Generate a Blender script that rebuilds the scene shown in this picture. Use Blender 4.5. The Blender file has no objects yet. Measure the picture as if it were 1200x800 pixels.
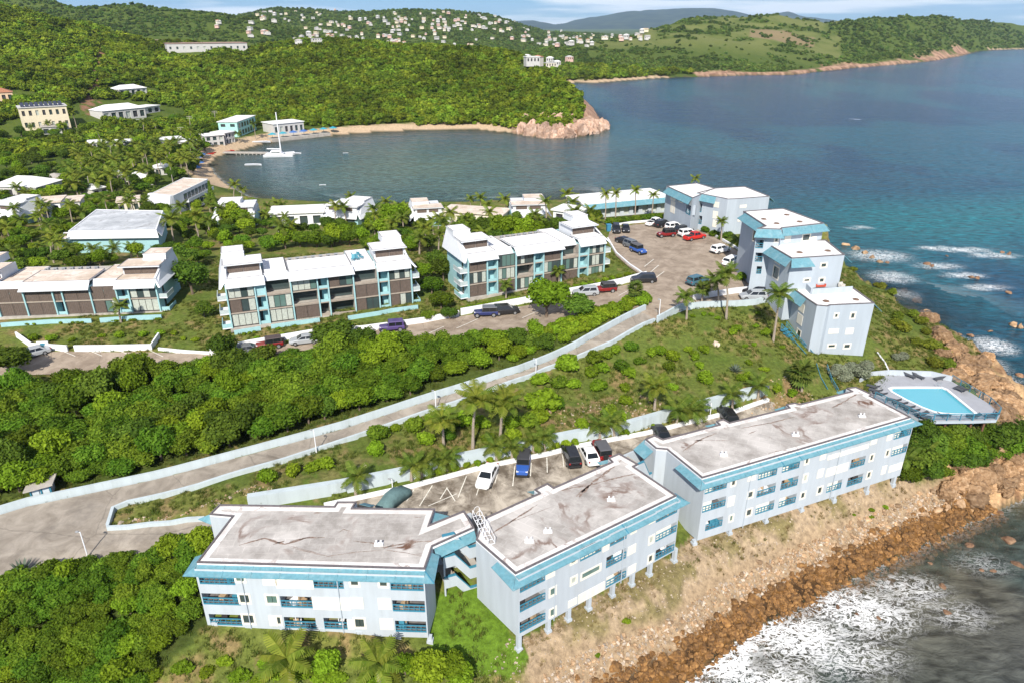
import bpy, bmesh, math, random
import numpy as np
from mathutils import Vector, Matrix, noise as mnoise
from mathutils.geometry import delaunay_2d_cdt

SC = bpy.context.scene
COL = SC.collection
random.seed(7)
RNG = np.random.default_rng(11)

# ------------------------------------------------------------------ camera, sky, sun, exposure
F, HY, H = 820.0, 30.0, 60.0                      # focal length and horizon row (1200 x 800 picture), camera height over the sea
PITCH = math.atan((400 - HY) / F)
CP, SP = math.cos(PITCH), math.sin(PITCH)
cam = bpy.data.cameras.new('camera')
cam.lens = F / 1200 * 36
cam.sensor_width = 36
cam.clip_start = 1.0
cam.clip_end = 60000
camo = bpy.data.objects.new('camera', cam)
COL.objects.link(camo)
camo.location = (0, 0, H)
camo.rotation_euler = (math.pi / 2 - PITCH, 0, 0)
SC.camera = camo

SUN_EL = math.radians(40)
SUN_AZ = math.radians(180 + 7)                    # compass bearing the sun shines from (0 = +Y): behind the camera, a little left
w = bpy.data.worlds.new('World')
SC.world = w
w.use_nodes = True
wn, wl = w.node_tree.nodes, w.node_tree.links
wn.clear()
sky = wn.new('ShaderNodeTexSky')
sky.sky_type = 'NISHITA'
sky.sun_disc = False
sky.sun_elevation = SUN_EL
sky.sun_rotation = SUN_AZ
sky.air_density = 1.0
sky.dust_density = 0.0
sky.ozone_density = 3.0
bg = wn.new('ShaderNodeBackground')
bg.inputs[1].default_value = 0.065
wo = wn.new('ShaderNodeOutputWorld')
# thin streaks of cirrus over the whole sky
tc = wn.new('ShaderNodeTexCoord')
mp = wn.new('ShaderNodeMapping')
mp.inputs['Scale'].default_value = (2.2, 2.2, 34)
mp.inputs['Rotation'].default_value = (0.02, 0.035, 0.4)
ns = wn.new('ShaderNodeTexNoise')
ns.inputs['Scale'].default_value = 1.7
ns.inputs['Detail'].default_value = 6
cr = wn.new('ShaderNodeValToRGB')
cr.color_ramp.elements[0].position = 0.46
cr.color_ramp.elements[1].position = 0.60
cr.color_ramp.elements[1].color = (.8, .8, .8, 1)
mx = wn.new('ShaderNodeMix')
mx.data_type = 'RGBA'
mx.inputs[7].default_value = (15, 15.3, 15.5, 1)
wl.new(tc.outputs['Generated'], mp.inputs[0])
wl.new(mp.outputs[0], ns.inputs['Vector'])
wl.new(ns.outputs[0], cr.inputs[0])
wl.new(cr.outputs[0], mx.inputs[0])
tint = wn.new('ShaderNodeMix'); tint.data_type = 'RGBA'; tint.blend_type = 'MULTIPLY'; tint.inputs[0].default_value = 1
tint.inputs[7].default_value = (.42, .72, 1.22, 1)
wl.new(sky.outputs[0], tint.inputs[6])
wl.new(tint.outputs[2], mx.inputs[6])
wl.new(mx.outputs[2], bg.inputs[0])
wl.new(bg.outputs[0], wo.inputs[0])

sl = bpy.data.lights.new('sun', 'SUN')
sl.energy = 5.0
sl.angle = math.radians(0.53)
sl.color = (1.0, 0.94, 0.84)
so = bpy.data.objects.new('sun', sl)
COL.objects.link(so)
so.location = (-30, -60, 150)
so.rotation_euler = (math.pi / 2 - SUN_EL, 0, -SUN_AZ + math.pi)
SC.view_settings.view_transform = 'Standard'
SC.view_settings.look = 'None'
SC.view_settings.exposure = 0.42
SC.view_settings.gamma = 1.0
SC.render.film_transparent = False
SC.cycles.max_bounces = 6
SC.cycles.diffuse_bounces = 3
SC.cycles.transparent_max_bounces = 12
SC.cycles.volume_bounces = 0

# ------------------------------------------------------------------ where a picture position lies in the place
def ray(x, y):
    u, v = (x - 600) / F, (400 - y) / F
    return np.array([u, CP + v * SP, -SP + v * CP])

def at(x, y, z):
    d = ray(x, y)
    t = (z - H) / d[2]
    return Vector((d[0] * t, d[1] * t, z))

def at_y(x, y, Y):
    d = ray(x, y)
    t = Y / d[1]
    return Vector((d[0] * t, Y, H + d[2] * t))

def project(P):
    q = np.asarray(P, float) - np.array([0, 0, H])
    dep = q[..., 1] * CP - q[..., 2] * SP
    up = q[..., 1] * SP + q[..., 2] * CP
    return 600 + F * q[..., 0] / dep, 400 - F * up / dep

# ------------------------------------------------------------------ objects
def tag(o, label=None, cat=None, group=None, kind=None):
    if label: o['label'] = label
    if cat: o['category'] = cat
    if group: o['group'] = group
    if kind: o['kind'] = kind
    return o

def thing(name, label, cat, loc, group=None):
    o = bpy.data.objects.new(name, None)
    COL.objects.link(o)
    o.location = loc
    o.empty_display_size = 0.5
    tag(o, label, cat, group)
    return o

def base_loc(parent):
    p = parent
    while p.parent: p = p.parent
    return Vector(p.location)

class MB:
    """collects shapes in world coordinates; build() makes ONE mesh object"""
    def __init__(s): s.v, s.f, s.m = [], [], []
    def add(s, vs, fs, mi=0):
        n = len(s.v)
        s.v += [tuple(v) for v in vs]
        for f in fs:
            s.f.append(tuple(i + n for i in f)); s.m.append(mi)
        return s
    def quad(s, a, b, c, d, mi=0): return s.add([a, b, c, d], [(0, 1, 2, 3)], mi)
    def hexa(s, p, mi=0):        # p: four bottom corners, four top corners, both counter-clockwise from above
        return s.add(p, [(3, 2, 1, 0), (4, 5, 6, 7), (0, 1, 5, 4), (1, 2, 6, 5), (2, 3, 7, 6), (3, 0, 4, 7)], mi)
    def box(s, fr, a0, a1, b0, b1, c0, c1, mi=0):
        P = fr.P
        return s.hexa([P(a0, b0, c0), P(a1, b0, c0), P(a1, b1, c0), P(a0, b1, c0), P(a0, b0, c1), P(a1, b0, c1), P(a1, b1, c1), P(a0, b1, c1)], mi)
    def prism(s, xy, z0, z1, mi=0):      # xy counter-clockwise; z0/z1 numbers or lists
        n = len(xy)
        zb = z0 if isinstance(z0, (list, tuple)) else [z0] * n
        zt = z1 if isinstance(z1, (list, tuple)) else [z1] * n
        vs = [(p[0], p[1], zb[i]) for i, p in enumerate(xy)] + [(p[0], p[1], zt[i]) for i, p in enumerate(xy)]
        fs = [tuple(range(n - 1, -1, -1)), tuple(range(n, 2 * n))] + [(i, (i + 1) % n, (i + 1) % n + n, i + n) for i in range(n)]
        return s.add(vs, fs, mi)
    def tube(s, p, q, r0, r1=None, n=8, cap=True, mi=0):
        p, q = Vector(p), Vector(q)
        r1 = r0 if r1 is None else r1
        d = (q - p).normalized()
        x = d.orthogonal().normalized(); y = d.cross(x)
        vs = []
        for c, r in ((p, r0), (q, r1)):
            for k in range(n):
                t = 2 * math.pi * k / n
                vs.append(c + (x * math.cos(t) + y * math.sin(t)) * r)
        fs = [(k, (k + 1) % n, (k + 1) % n + n, k + n) for k in range(n)]
        if cap: fs += [tuple(range(n - 1, -1, -1)), tuple(range(n, 2 * n))]
        return s.add(vs, fs, mi)
    def path(s, pts, rads, n=7, mi=0):
        for i in range(len(pts) - 1): s.tube(pts[i], pts[i + 1], rads[i], rads[i + 1], n, i == 0 or i == len(pts) - 2, mi)
        return s
    def mesh(s, name, mats, org=Vector((0, 0, 0)), smooth=False):
        me = bpy.data.meshes.new(name)
        me.from_pydata([(v[0] - org[0], v[1] - org[1], v[2] - org[2]) for v in s.v], [], s.f)
        for m in mats: me.materials.append(m)
        if len(mats) > 1: me.polygons.foreach_set('material_index', s.m)
        if smooth: me.polygons.foreach_set('use_smooth', [True] * len(s.f))
        me.update()
        return me
    def build(s, name, mat, parent=None, loc=None, smooth=False):
        """a part (parent given) or a one-mesh thing standing at loc"""
        mats = mat if isinstance(mat, (list, tuple)) else [mat]
        org = base_loc(parent) if parent else Vector(loc if loc is not None else (0, 0, 0))
        o = bpy.data.objects.new(name, s.mesh(name, mats, org, smooth))
        COL.objects.link(o)
        if parent: o.parent = parent
        else: o.location = org
        return o

class Fr:
    """a local frame: a along u, b along v (to the back), c up"""
    def __init__(s, o, u):
        s.o = Vector(o); s.u = Vector((u[0], u[1], 0)).normalized(); s.v = Vector((-s.u.y, s.u.x, 0))
    def P(s, a, b, c): return s.o + s.u * a + s.v * b + Vector((0, 0, c))
    def xy(s, a, b): p = s.P(a, b, 0); return (p.x, p.y)
    def loc(s, W): d = Vector(W) - s.o; return d.dot(s.u), d.dot(s.v), d.z
    def hit(s, x, y, b=0.0):             # picture position -> (a, c) on the plane at depth b
        d = Vector(ray(x, y)); o = Vector((0, 0, H)) - s.o
        t = (b - o.dot(s.v)) / d.dot(s.v)
        p = o + d * t
        return p.dot(s.u), p.z
    def off(s, a, b, c=0): return Fr_like(s, s.P(a, b, c))

def Fr_like(fr, o):
    g = Fr(o, fr.u); return g

def copy_tree(o, loc=None, rotz=None, scale=None, label=None, group=None):
    c = o.copy(); COL.objects.link(c)
    if loc is not None: c.location = loc
    if rotz is not None: c.rotation_euler = (0, 0, rotz)
    if scale is not None: c.scale = (scale,) * 3 if not isinstance(scale, (tuple, list)) else scale
    if label: c['label'] = label
    if group: c['group'] = group
    for ch in o.children:
        d = ch.copy(); COL.objects.link(d); d.parent = c
        for g in ch.children:
            e = g.copy(); COL.objects.link(e); e.parent = d
    return c

# ------------------------------------------------------------------ materials
MATS = {}
def nodes_of(name):
    m = bpy.data.materials.new(name); m.use_nodes = True
    n, l = m.node_tree.nodes, m.node_tree.links
    return m, n, l, n['Principled BSDF']

def mat(name, col, rough=0.8, var=0.08, scale=1.2, metal=0.0, bump=0.0, dirt=None, dirt_amt=0.5, dirt_scale=0.6, spec=0.3, streak=False, rnd=0.0):
    """a procedural surface: base colour, broken up by noise, optional blotches of dirt"""
    if name in MATS: return MATS[name]
    m, n, l, b = nodes_of(name)
    b.inputs['Roughness'].default_value = rough
    b.inputs['Metallic'].default_value = metal
    b.inputs['Specular IOR Level'].default_value = spec
    tcn = n.new('ShaderNodeTexCoord')
    vec = tcn.outputs['Object']
    if streak:
        mm = n.new('ShaderNodeMapping'); mm.inputs['Scale'].default_value = (1, 1, 0.12)
        l.new(vec, mm.inputs[0]); vec = mm.outputs[0]
    nz = n.new('ShaderNodeTexNoise'); nz.inputs['Scale'].default_value = scale; nz.inputs['Detail'].default_value = 5
    l.new(vec, nz.inputs['Vector'])
    mr = n.new('ShaderNodeMapRange')
    mr.inputs[1].default_value = 0.3; mr.inputs[2].default_value = 0.7
    mr.inputs[3].default_value = 1 - var; mr.inputs[4].default_value = 1 + var
    l.new(nz.outputs[0], mr.inputs[0])
    mul = n.new('ShaderNodeMix'); mul.data_type = 'RGBA'; mul.blend_type = 'MULTIPLY'; mul.inputs[0].default_value = 1
    mul.inputs[6].default_value = (*col, 1)
    l.new(mr.outputs[0], mul.inputs[7])
    out = mul.outputs[2]
    if rnd:
        oi = n.new('ShaderNodeObjectInfo')
        hs = n.new('ShaderNodeHueSaturation')
        m1 = n.new('ShaderNodeMapRange'); m1.inputs[3].default_value = 1 - rnd; m1.inputs[4].default_value = 1 + rnd
        l.new(oi.outputs['Random'], m1.inputs[0]); l.new(m1.outputs[0], hs.inputs['Value'])
        l.new(out, hs.inputs['Color']); out = hs.outputs[0]
    if dirt:
        nd = n.new('ShaderNodeTexNoise'); nd.inputs['Scale'].default_value = dirt_scale; nd.inputs['Detail'].default_value = 8; nd.inputs['Roughness'].default_value = 0.65
        l.new(vec, nd.inputs['Vector'])
        rp = n.new('ShaderNodeMapRange'); rp.inputs[1].default_value = 0.5; rp.inputs[2].default_value = 0.72; rp.inputs[4].default_value = dirt_amt
        l.new(nd.outputs[0], rp.inputs[0])
        mxd = n.new('ShaderNodeMix'); mxd.data_type = 'RGBA'; mxd.inputs[7].default_value = (*dirt, 1)
        l.new(rp.outputs[0], mxd.inputs[0]); l.new(out, mxd.inputs[6]); out = mxd.outputs[2]
    l.new(out, b.inputs['Base Color'])
    if bump:
        bp = n.new('ShaderNodeBump'); bp.inputs['Strength'].default_value = bump; bp.inputs['Distance'].default_value = 0.05
        l.new(nz.outputs[0], bp.inputs['Height']); l.new(bp.outputs[0], b.inputs['Normal'])
    MATS[name] = m
    return m

def leaf_mat(name, c0, c1, trans=0.35, rnd=0.25, hue=0.02, patch=0.0):
    """foliage: two greens mixed leaf by leaf, a little different on each plant, light passing through"""
    if name in MATS: return MATS[name]
    m, n, l, b = nodes_of(name)
    geo = n.new('ShaderNodeNewGeometry'); oi = n.new('ShaderNodeObjectInfo')
    mx = n.new('ShaderNodeMix'); mx.data_type = 'RGBA'
    mx.inputs[6].default_value = (*c0, 1); mx.inputs[7].default_value = (*c1, 1)
    l.new(geo.outputs['Random Per Island'], mx.inputs[0])
    hs = n.new('ShaderNodeHueSaturation')
    a = n.new('ShaderNodeMapRange'); a.inputs[3].default_value = 1 - rnd; a.inputs[4].default_value = 1 + rnd
    l.new(oi.outputs['Random'], a.inputs[0]); l.new(a.outputs[0], hs.inputs['Value'])
    hm = n.new('ShaderNodeMath'); hm.operation = 'MULTIPLY'; hm.inputs[1].default_value = 7.31
    hf = n.new('ShaderNodeMath'); hf.operation = 'FRACT'
    hh = n.new('ShaderNodeMapRange'); hh.inputs[3].default_value = 0.5 - hue; hh.inputs[4].default_value = 0.5 + hue
    l.new(oi.outputs['Random'], hm.inputs[0]); l.new(hm.outputs[0], hf.inputs[0]); l.new(hf.outputs[0], hh.inputs[0]); l.new(hh.outputs[0], hs.inputs['Hue'])
    l.new(mx.outputs[2], hs.inputs['Color'])
    if patch:                          # stands of lighter and darker trees
        pn = n.new('ShaderNodeTexNoise'); pn.inputs['Scale'].default_value = .014; pn.inputs['Detail'].default_value = 5; pn.inputs['Roughness'].default_value = .65
        l.new(oi.outputs['Location'], pn.inputs['Vector'])
        pm = n.new('ShaderNodeMapRange'); pm.inputs[1].default_value = .36; pm.inputs[2].default_value = .64; pm.inputs[3].default_value = 1 - patch; pm.inputs[4].default_value = 1 + patch
        l.new(pn.outputs[0], pm.inputs[0])
        px_ = n.new('ShaderNodeMath'); px_.operation = 'MULTIPLY'; l.new(a.outputs[0], px_.inputs[0]); l.new(pm.outputs[0], px_.inputs[1]); l.new(px_.outputs[0], hs.inputs['Value'])
    l.new(hs.outputs[0], b.inputs['Base Color'])
    b.inputs['Roughness'].default_value = 0.6
    b.inputs['Specular IOR Level'].default_value = 0.04
    tr = n.new('ShaderNodeBsdfTranslucent')
    l.new(hs.outputs[0], tr.inputs[0])
    ms = n.new('ShaderNodeMixShader'); ms.inputs[0].default_value = trans
    l.new(b.outputs[0], ms.inputs[1]); l.new(tr.outputs[0], ms.inputs[2])
    l.new(ms.outputs[0], n['Material Output'].inputs[0])
    MATS[name] = m
    return m

def glass_mat(name, col, rough=0.08):
    if name in MATS: return MATS[name]
    m, n, l, b = nodes_of(name)
    b.inputs['Base Color'].default_value = (*col, 1)
    b.inputs['Roughness'].default_value = rough
    b.inputs['Specular IOR Level'].default_value = 0.6
    MATS[name] = m
    return m

WALL = mat('pale_blue_render', (.43, .475, .515), .85, .06, 1.5, dirt=(.34, .355, .36), dirt_amt=.38, dirt_scale=.3, streak=True)
WALLB = mat('blue_grey_render', (.385, .435, .485), .85, .05, 1.5, dirt=(.31, .35, .39), dirt_amt=.4, dirt_scale=.3, streak=True)
RWALL = mat('retaining_wall_render', (.45, .515, .54), .85, .06, 1.0, dirt=(.30, .34, .33), dirt_amt=.6, dirt_scale=.7, streak=True)
CREAM = mat('cream_panel', (.76, .71, .61), .7, .04, 2.0)
TEAL = mat('teal_metal', (.045, .20, .29), .45, .10, 3.0, dirt=(.08, .25, .33), dirt_amt=.5, dirt_scale=1.2)
AWN = mat('turquoise_awning', (.115, .265, .32), .7, .14, 3.0, dirt=(.22, .35, .39), dirt_amt=.8, dirt_scale=1.0)
AQUA = mat('aqua_render', (.30, .50, .53), .8, .05, 1.5, dirt=(.22, .40, .40), dirt_amt=.3)
WHITE = mat('white_paint', (.74, .75, .77), .6, .04, 2.0, dirt=(.60, .60, .58), dirt_amt=.3)
FASC = mat('white_fascia', (.60, .62, .65), .6, .04, 2.0, dirt=(.55, .56, .57), dirt_amt=.35, streak=True)
COPING = mat('dark_coping', (.13, .115, .12), .6, .2, 3.0)
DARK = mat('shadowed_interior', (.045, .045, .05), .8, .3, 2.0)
SCREEN = mat('brown_louvre_screen', (.120, .092, .076), .75, .15, 3.0)
PANE = glass_mat('window_glass', (.045, .065, .065))
PANEG = glass_mat('green_tint_glass', (.10, .17, .15))
CURT = mat('curtain_behind_glass', (.42, .45, .40), .35, .15, 4.0, spec=.5)
CONC = mat('plain_concrete', (.40, .37, .33), .9, .15, 1.0, dirt=(.22, .19, .16), dirt_amt=.6)
BARK = mat('bark', (.16, .12, .09), .9, .25, 4.0)
PALMBARK = mat('palm_bark', (.30, .25, .20), .9, .25, 6.0)
DKFRAME = mat('dark_window_frame', (.05, .045, .045), .5, .1, 3.0)
# ------------------------------------------------------------------ the lie of the land
def XY(p): return (p[0], p[1])
# waterline: (x, y, steepness of the shore)
COAST_PX = [(690, 850, .9), (760, 815, .85), (807, 796, .75), (867, 746, .72), (913, 720, .7), (960, 696, .7), (993, 680, .7), (1033, 660, .7), (1083, 635, .7), (1133, 612, .75), (1197, 585, .8), (1240, 562, .9),
            (1225, 500, 1.2), (1197, 470, 1.2), (1174, 446, .9), (1142, 423, .8), (1112, 404, .6), (1080, 384, .5), (1050, 361, .45), (1020, 338, .45), (995, 320, .6), (965, 306, 1.0),
            (936, 288, 1.2), (906, 268, 1.2), (880, 253, 1.2), (850, 241, 1.1), (815, 234, 1.0), (785, 232, .8), (735, 231, .6), (690, 232, .4), (640, 240, .35), (560, 244, .35), (480, 247, .35), (440, 249, .3), (380, 245, .3), (325, 240, .25), (288, 230, .2), (262, 215, .12), (250, 203, .1), (245, 193, .1),
            (252, 184, .1), (275, 178, .1), (298, 171, .12), (325, 165, .15), (350, 162, .15), (375, 160, .12), (420, 156, .15), (500, 152, .14), (560, 152, .14), (596, 155.5, .15), (606, 157, .9), (640, 162, 1.5), (672, 161, 1.6), (695, 157, 1.6), (707, 151, 1.6), (703, 141, 1.6), (692, 129, 1.4), (678, 121, 1.0), (660, 112, .7), (642, 104, .4), (636, 99, .25),
            (660, 97.5, .12), (700, 97, .12), (760, 92.5, .1), (800, 90.5, .2), (830, 90, .6), (880, 88.5, .7), (930, 88, .9), (960, 84, .4), (1000, 80, .6), (1050, 76, 1), (1090, 72, .9), (1125, 66, .7), (1146, 60, .2), (1175, 58.5, .12), (1215, 57.5, .12), (1420, 54, .3)]
_cw = [XY(at(x, y, 0)) for x, y, k in COAST_PX]
_ck = [k for x, y, k in COAST_PX]
COAST = np.array([(-900, 5), (-60, 8), (-15, 24)] + _cw + [(9000, 2600), (26000, 26000), (-26000, 26000), (-26000, 5)])
COASTK = np.array([.5, .6, .8] + _ck + [.2, .2, .2, .2])

def poly_sd(x, y, poly, k=None):
    """signed distance to a polygon (inside > 0) and the value of k at the nearest edge"""
    x = np.asarray(x, float); y = np.asarray(y, float)
    if x.size <= 4000:                 # all edges at once
        A = np.asarray(poly, float); B = np.roll(A, -1, 0); d = B - A
        xf, yf = x.ravel()[:, None], y.ravel()[:, None]
        t = np.clip(((xf - A[:, 0]) * d[:, 0] + (yf - A[:, 1]) * d[:, 1]) / ((d ** 2).sum(1) + 1e-9), 0, 1)
        d2 = (xf - A[:, 0] - t * d[:, 0]) ** 2 + (yf - A[:, 1] - t * d[:, 1]) ** 2
        i = d2.argmin(1); j = np.arange(len(i)); dy = np.where(np.abs(d[:, 1]) > 1e-9, d[:, 1], 1e-9)
        ins = ((((A[:, 1] > yf) != (B[:, 1] > yf)) & (xf < d[:, 0] * (yf - A[:, 1]) / dy + A[:, 0])).sum(1) % 2).astype(bool)
        r = np.sqrt(d2[j, i]); kk = np.zeros(len(i)) if k is None else k[i] * (1 - t[j, i]) + np.roll(k, -1)[i] * t[j, i]
        return np.where(ins, r, -r).reshape(x.shape), kk.reshape(x.shape)
    best = np.full(x.shape, 1e18); kv = np.zeros(x.shape); inside = np.zeros(x.shape, bool)
    n = len(poly)
    for i in range(n):
        ax, ay = poly[i]; bx, by = poly[(i + 1) % n]
        dx, dy = bx - ax, by - ay
        L = dx * dx + dy * dy + 1e-9
        t = np.clip(((x - ax) * dx + (y - ay) * dy) / L, 0, 1)
        d2 = (x - ax - t * dx) ** 2 + (y - ay - t * dy) ** 2
        m = d2 < best
        best = np.where(m, d2, best)
        if k is not None: kv = np.where(m, k[i] * (1 - t) + k[(i + 1) % n] * t, kv)
        c = ((ay > y) != (by > y)) & (x < dx * (y - ay) / (dy if abs(dy) > 1e-9 else 1e-9) + ax)
        inside ^= c
    d = np.sqrt(best)
    return np.where(inside, d, -d), kv

def in_poly(x, y, poly):
    inside = np.zeros(np.shape(x), bool)
    n = len(poly)
    for i in range(n):
        ax, ay = poly[i]; bx, by = poly[(i + 1) % n]
        inside ^= ((ay > y) != (by > y)) & (x < (bx - ax) * (y - ay) / ((by - ay) if abs(by - ay) > 1e-9 else 1e-9) + ax)
    return inside

def line_d(x, y, pl):
    """distance to a polyline; sign > 0 on its left"""
    x = np.asarray(x, float); y = np.asarray(y, float)
    best = np.full(x.shape, 1e18); sg = np.ones(x.shape)
    for (ax, ay), (bx, by) in zip(pl[:-1], pl[1:]):
        dx, dy = bx - ax, by - ay
        t = np.clip(((x - ax) * dx + (y - ay) * dy) / (dx * dx + dy * dy + 1e-9), 0, 1)
        d2 = (x - ax - t * dx) ** 2 + (y - ay - t * dy) ** 2
        m = d2 < best
        best = np.where(m, d2, best)
        sg = np.where(m, np.sign(dx * (y - ay) - dy * (x - ax)), sg)
    return np.sqrt(best) * sg

# heights read off the place: (x, y, height)
CTRL = [(380, 592, 11), (480, 575, 11), (560, 560, 11), (640, 545, 11), (720, 520, 11), (800, 497, 11), (880, 475, 11.1), (300, 605, 11),
        (20, 620, 10.3), (100, 600, 10.5), (200, 570, 10.9), (300, 538, 11.6), (400, 508, 12.4), (500, 476, 13.4), (600, 437, 14.7), (680, 403, 15.7), (740, 376, 16.5), (775, 352, 16.9), (60, 650, 10.3), (180, 640, 10.5),
        (20, 428, 12.8), (100, 424, 12.9), (200, 417, 13.2), (330, 404, 13.7), (470, 390, 14.3), (560, 381, 14.7), (640, 368, 15.4), (720, 350, 16.3), (-80, 430, 12.8),
        (780, 335, 17), (740, 315, 17), (760, 290, 17), (800, 275, 17), (870, 305, 17), (830, 320, 17), (730, 270, 17), (850, 340, 16.7), (890, 345, 16.3),
        (800, 385, 15.4), (850, 395, 14.8), (900, 395, 14), (930, 425, 12.5), (880, 435, 12.7), (800, 440, 12.9), (700, 440, 13.2), (640, 470, 12.8), (560, 490, 12.6), (480, 515, 12.2), (400, 548, 11.7), (300, 570, 11.2), (200, 597, 10.8), (150, 610, 10.6),
        (0, 700, 9.6), (100, 700, 8.6), (200, 690, 9.0), (0, 780, 6.5), (120, 780, 6.2), (-100, 720, 9), (0, 860, 4.5), (200, 860, 4.6), (230, 750, 7.3),
        (300, 752, 7.1), (400, 757, 7.0), (490, 765, 6.3), (540, 735, 6.2), (300, 830, 5.0), (430, 830, 4.4), (520, 800, 4.8), (575, 770, 5.3),
        (612, 766, 5.9), (680, 720, 6.0), (740, 688, 6.0), (795, 666, 6.0), (805, 648, 6), (850, 625, 6), (920, 600, 6), (990, 580, 5.9), (1040, 566, 5.8), (600, 800, 4.6),
        (80, 345, 14.5), (170, 345, 14.5), (10, 350, 14.2), (380, 350, 15.0), (300, 350, 14.8), (450, 350, 15.0), (600, 325, 15.8), (690, 315, 16.3), (130, 302, 14), (60, 300, 13.5), (220, 300, 13), (300, 290, 13), (400, 285, 13), (500, 290, 14), (600, 275, 14.5), (680, 262, 15.5),
        (100, 260, 10), (200, 262, 10), (300, 262, 9), (400, 258, 8.5), (520, 262, 9), (620, 258, 10), (740, 252, 13), (30, 240, 8), (130, 225, 6), (30, 205, 6), (180, 200, 3.5), (240, 225, 3),
        (960, 428, 11), (1000, 420, 10.8), (1030, 400, 11), (1050, 420, 9.8), (1060, 370, 9), (1030, 345, 9.5), (1010, 325, 9.5), (1040, 385, 10.5), (1100, 425, 8), (1130, 460, 7.5), (1020, 470, 9.4), (960, 460, 10.6), (1080, 500, 7.6), (1150, 500, 7), (1110, 530, 6.5), (1080, 550, 6.0), (900, 290, 17), (915, 275, 16), (830, 248, 16), (870, 252, 16)]
_cp = np.array([[*XY(at(x, y, z)), z] for x, y, z in CTRL] + [(-140, 60, 10), (-160, 120, 13), (-170, 200, 9), (-60, 25, 3.5), (-120, 30, 6), (110, 120, 6), (90, 160, 12), (120, 60, 4), (0, 262, 3), (70, 215, 5), (-90, 280, 3.5), (-200, 300, 5), (20, 30, 3)], float)
def _tps(r2): return 0.5 * r2 * np.log(r2 + 1e-9)
def _fit():
    n = len(_cp); X = _cp[:, :2] / 50
    D = ((X[:, None] - X[None]) ** 2).sum(-1)
    K = _tps(D) + np.eye(n) * 0.004
    Pm = np.hstack([np.ones((n, 1)), X])
    A = np.zeros((n + 3, n + 3)); A[:n, :n] = K; A[:n, n:] = Pm; A[n:, :n] = Pm.T
    return np.linalg.solve(A, np.hstack([_cp[:, 2], np.zeros(3)]))
_W = _fit()
def rbf(x, y):
    x = np.clip(x, -220, 160) / 50; y = np.clip(y, 15, 330) / 50
    z = _W[-3] + _W[-2] * x + _W[-1] * y
    for i in range(len(_cp)):
        z = z + _W[i] * _tps((x - _cp[i, 0] / 50) ** 2 + (y - _cp[i, 1] / 50) ** 2)
    return z

WALL1 = [XY(at(x, y, 11.2)) for x, y in [(292, 594), (400, 577), (480, 561), (537, 547), (620, 530), (675, 518), (726, 508), (787, 491), (846, 476), (898, 463)]]

def sstep(a, b, x):
    t = np.clip((x - a) / (b - a), 0, 1); return t * t * (3 - 2 * t)

_perm = np.random.default_rng(3).random((64, 64))
def vnoise(x, y):
    """smooth value noise, about 0..1"""
    xi = np.floor(x).astype(int); yi = np.floor(y).astype(int)
    fx = x - xi; fy = y - yi
    fx = fx * fx * (3 - 2 * fx); fy = fy * fy * (3 - 2 * fy)
    g = lambda a, b: _perm[a % 64, b % 64]
    return (g(xi, yi) * (1 - fx) + g(xi + 1, yi) * fx) * (1 - fy) + (g(xi, yi + 1) * (1 - fx) + g(xi + 1, yi + 1) * fx) * fy
def fbm(x, y, o=4):
    s = 0; a = .5
    for i in range(o):
        s = s + a * vnoise(x * 2 ** i + 17.3 * i, y * 2 ** i + 5.1 * i); a *= .5
    return s / (1 - .5 ** o)

# hills farther off: column, row of the ridge line, distance of its foot, distance of the ridge
def layer(pts):
    a = np.array(pts, float)
    z = np.array([at_y(p[0], p[1], p[3])[2] for p in pts])
    return a[:, 0], a[:, 2], a[:, 3], z
HILLS = {
    'near_left': layer([(-900, -60, 330, 900), (-300, -30, 335, 820), (0, 7, 340, 760), (60, 25, 350, 740), (115, 40, 370, 720), (180, 57, 400, 690), (230, 63, 430, 680), (290, 72, 450, 650), (360, 90, 450, 600), (420, 140, 450, 560)]),
    'promontory': layer([(180, 120, 420, 560), (240, 78, 420, 620), (290, 66, 425, 680), (350, 57, 430, 700), (400, 53, 440, 690), (450, 55, 450, 680), (510, 62, 450, 660), (560, 64, 450, 640), (600, 69, 450, 610), (630, 80, 445, 580), (650, 95, 440, 530), (668, 113, 438, 500), (690, 128, 440, 480), (715, 150, 450, 480)]),
    'back_left': layer([(-900, -30, 850, 1700), (-300, -12, 850, 1500), (0, -2, 860, 1400), (50, 2, 860, 1400), (100, 9, 860, 1350), (165, 7, 880, 1350), (235, 14, 900, 1350), (300, 22, 900, 1350), (350, 38, 950, 1350), (395, 50, 1000, 1300), (450, 58, 1000, 1300)]),
    'residential': layer([(200, 30, 1300, 2300), (280, 18, 1300, 2200), (330, 11, 1300, 2200), (380, 14, 1250, 2200), (430, 16, 1250, 2100), (480, 13, 1250, 2100), (530, 12, 1300, 2200), (570, 17, 1300, 2200), (600, 26, 1350, 2300), (640, 38, 1400, 2600), (700, 41, 1500, 2800), (760, 44, 1500, 2900), (800, 46, 1500, 3000)]),
    'grassy': layer([(560, 70, 880, 1150), (640, 60, 860, 1150), (700, 49, 880, 1250), (740, 45, 900, 1300), (770, 34, 920, 1400), (800, 23, 940, 1450), (850, 20, 960, 1500), (910, 20, 1000, 1550), (960, 27, 1080, 1550), (990, 38, 1150, 1500), (1030, 52, 1200, 1450)]),
    'wooded': layer([(900, 50, 1050, 1400), (950, 33, 1080, 1500), (1000, 24, 1150, 1600), (1060, 20, 1300, 1750), (1110, 22, 1450, 2000), (1160, 27, 1900, 2500), (1200, 30, 2150, 2700), (1400, 38, 2400, 3000)]),
    'far_point': layer([(1100, 52, 1950, 2100), (1150, 50, 2000, 2200), (1210, 46, 2150, 2350), (1400, 44, 2500, 2900)]),
}
SHELF = 3.0
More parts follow.
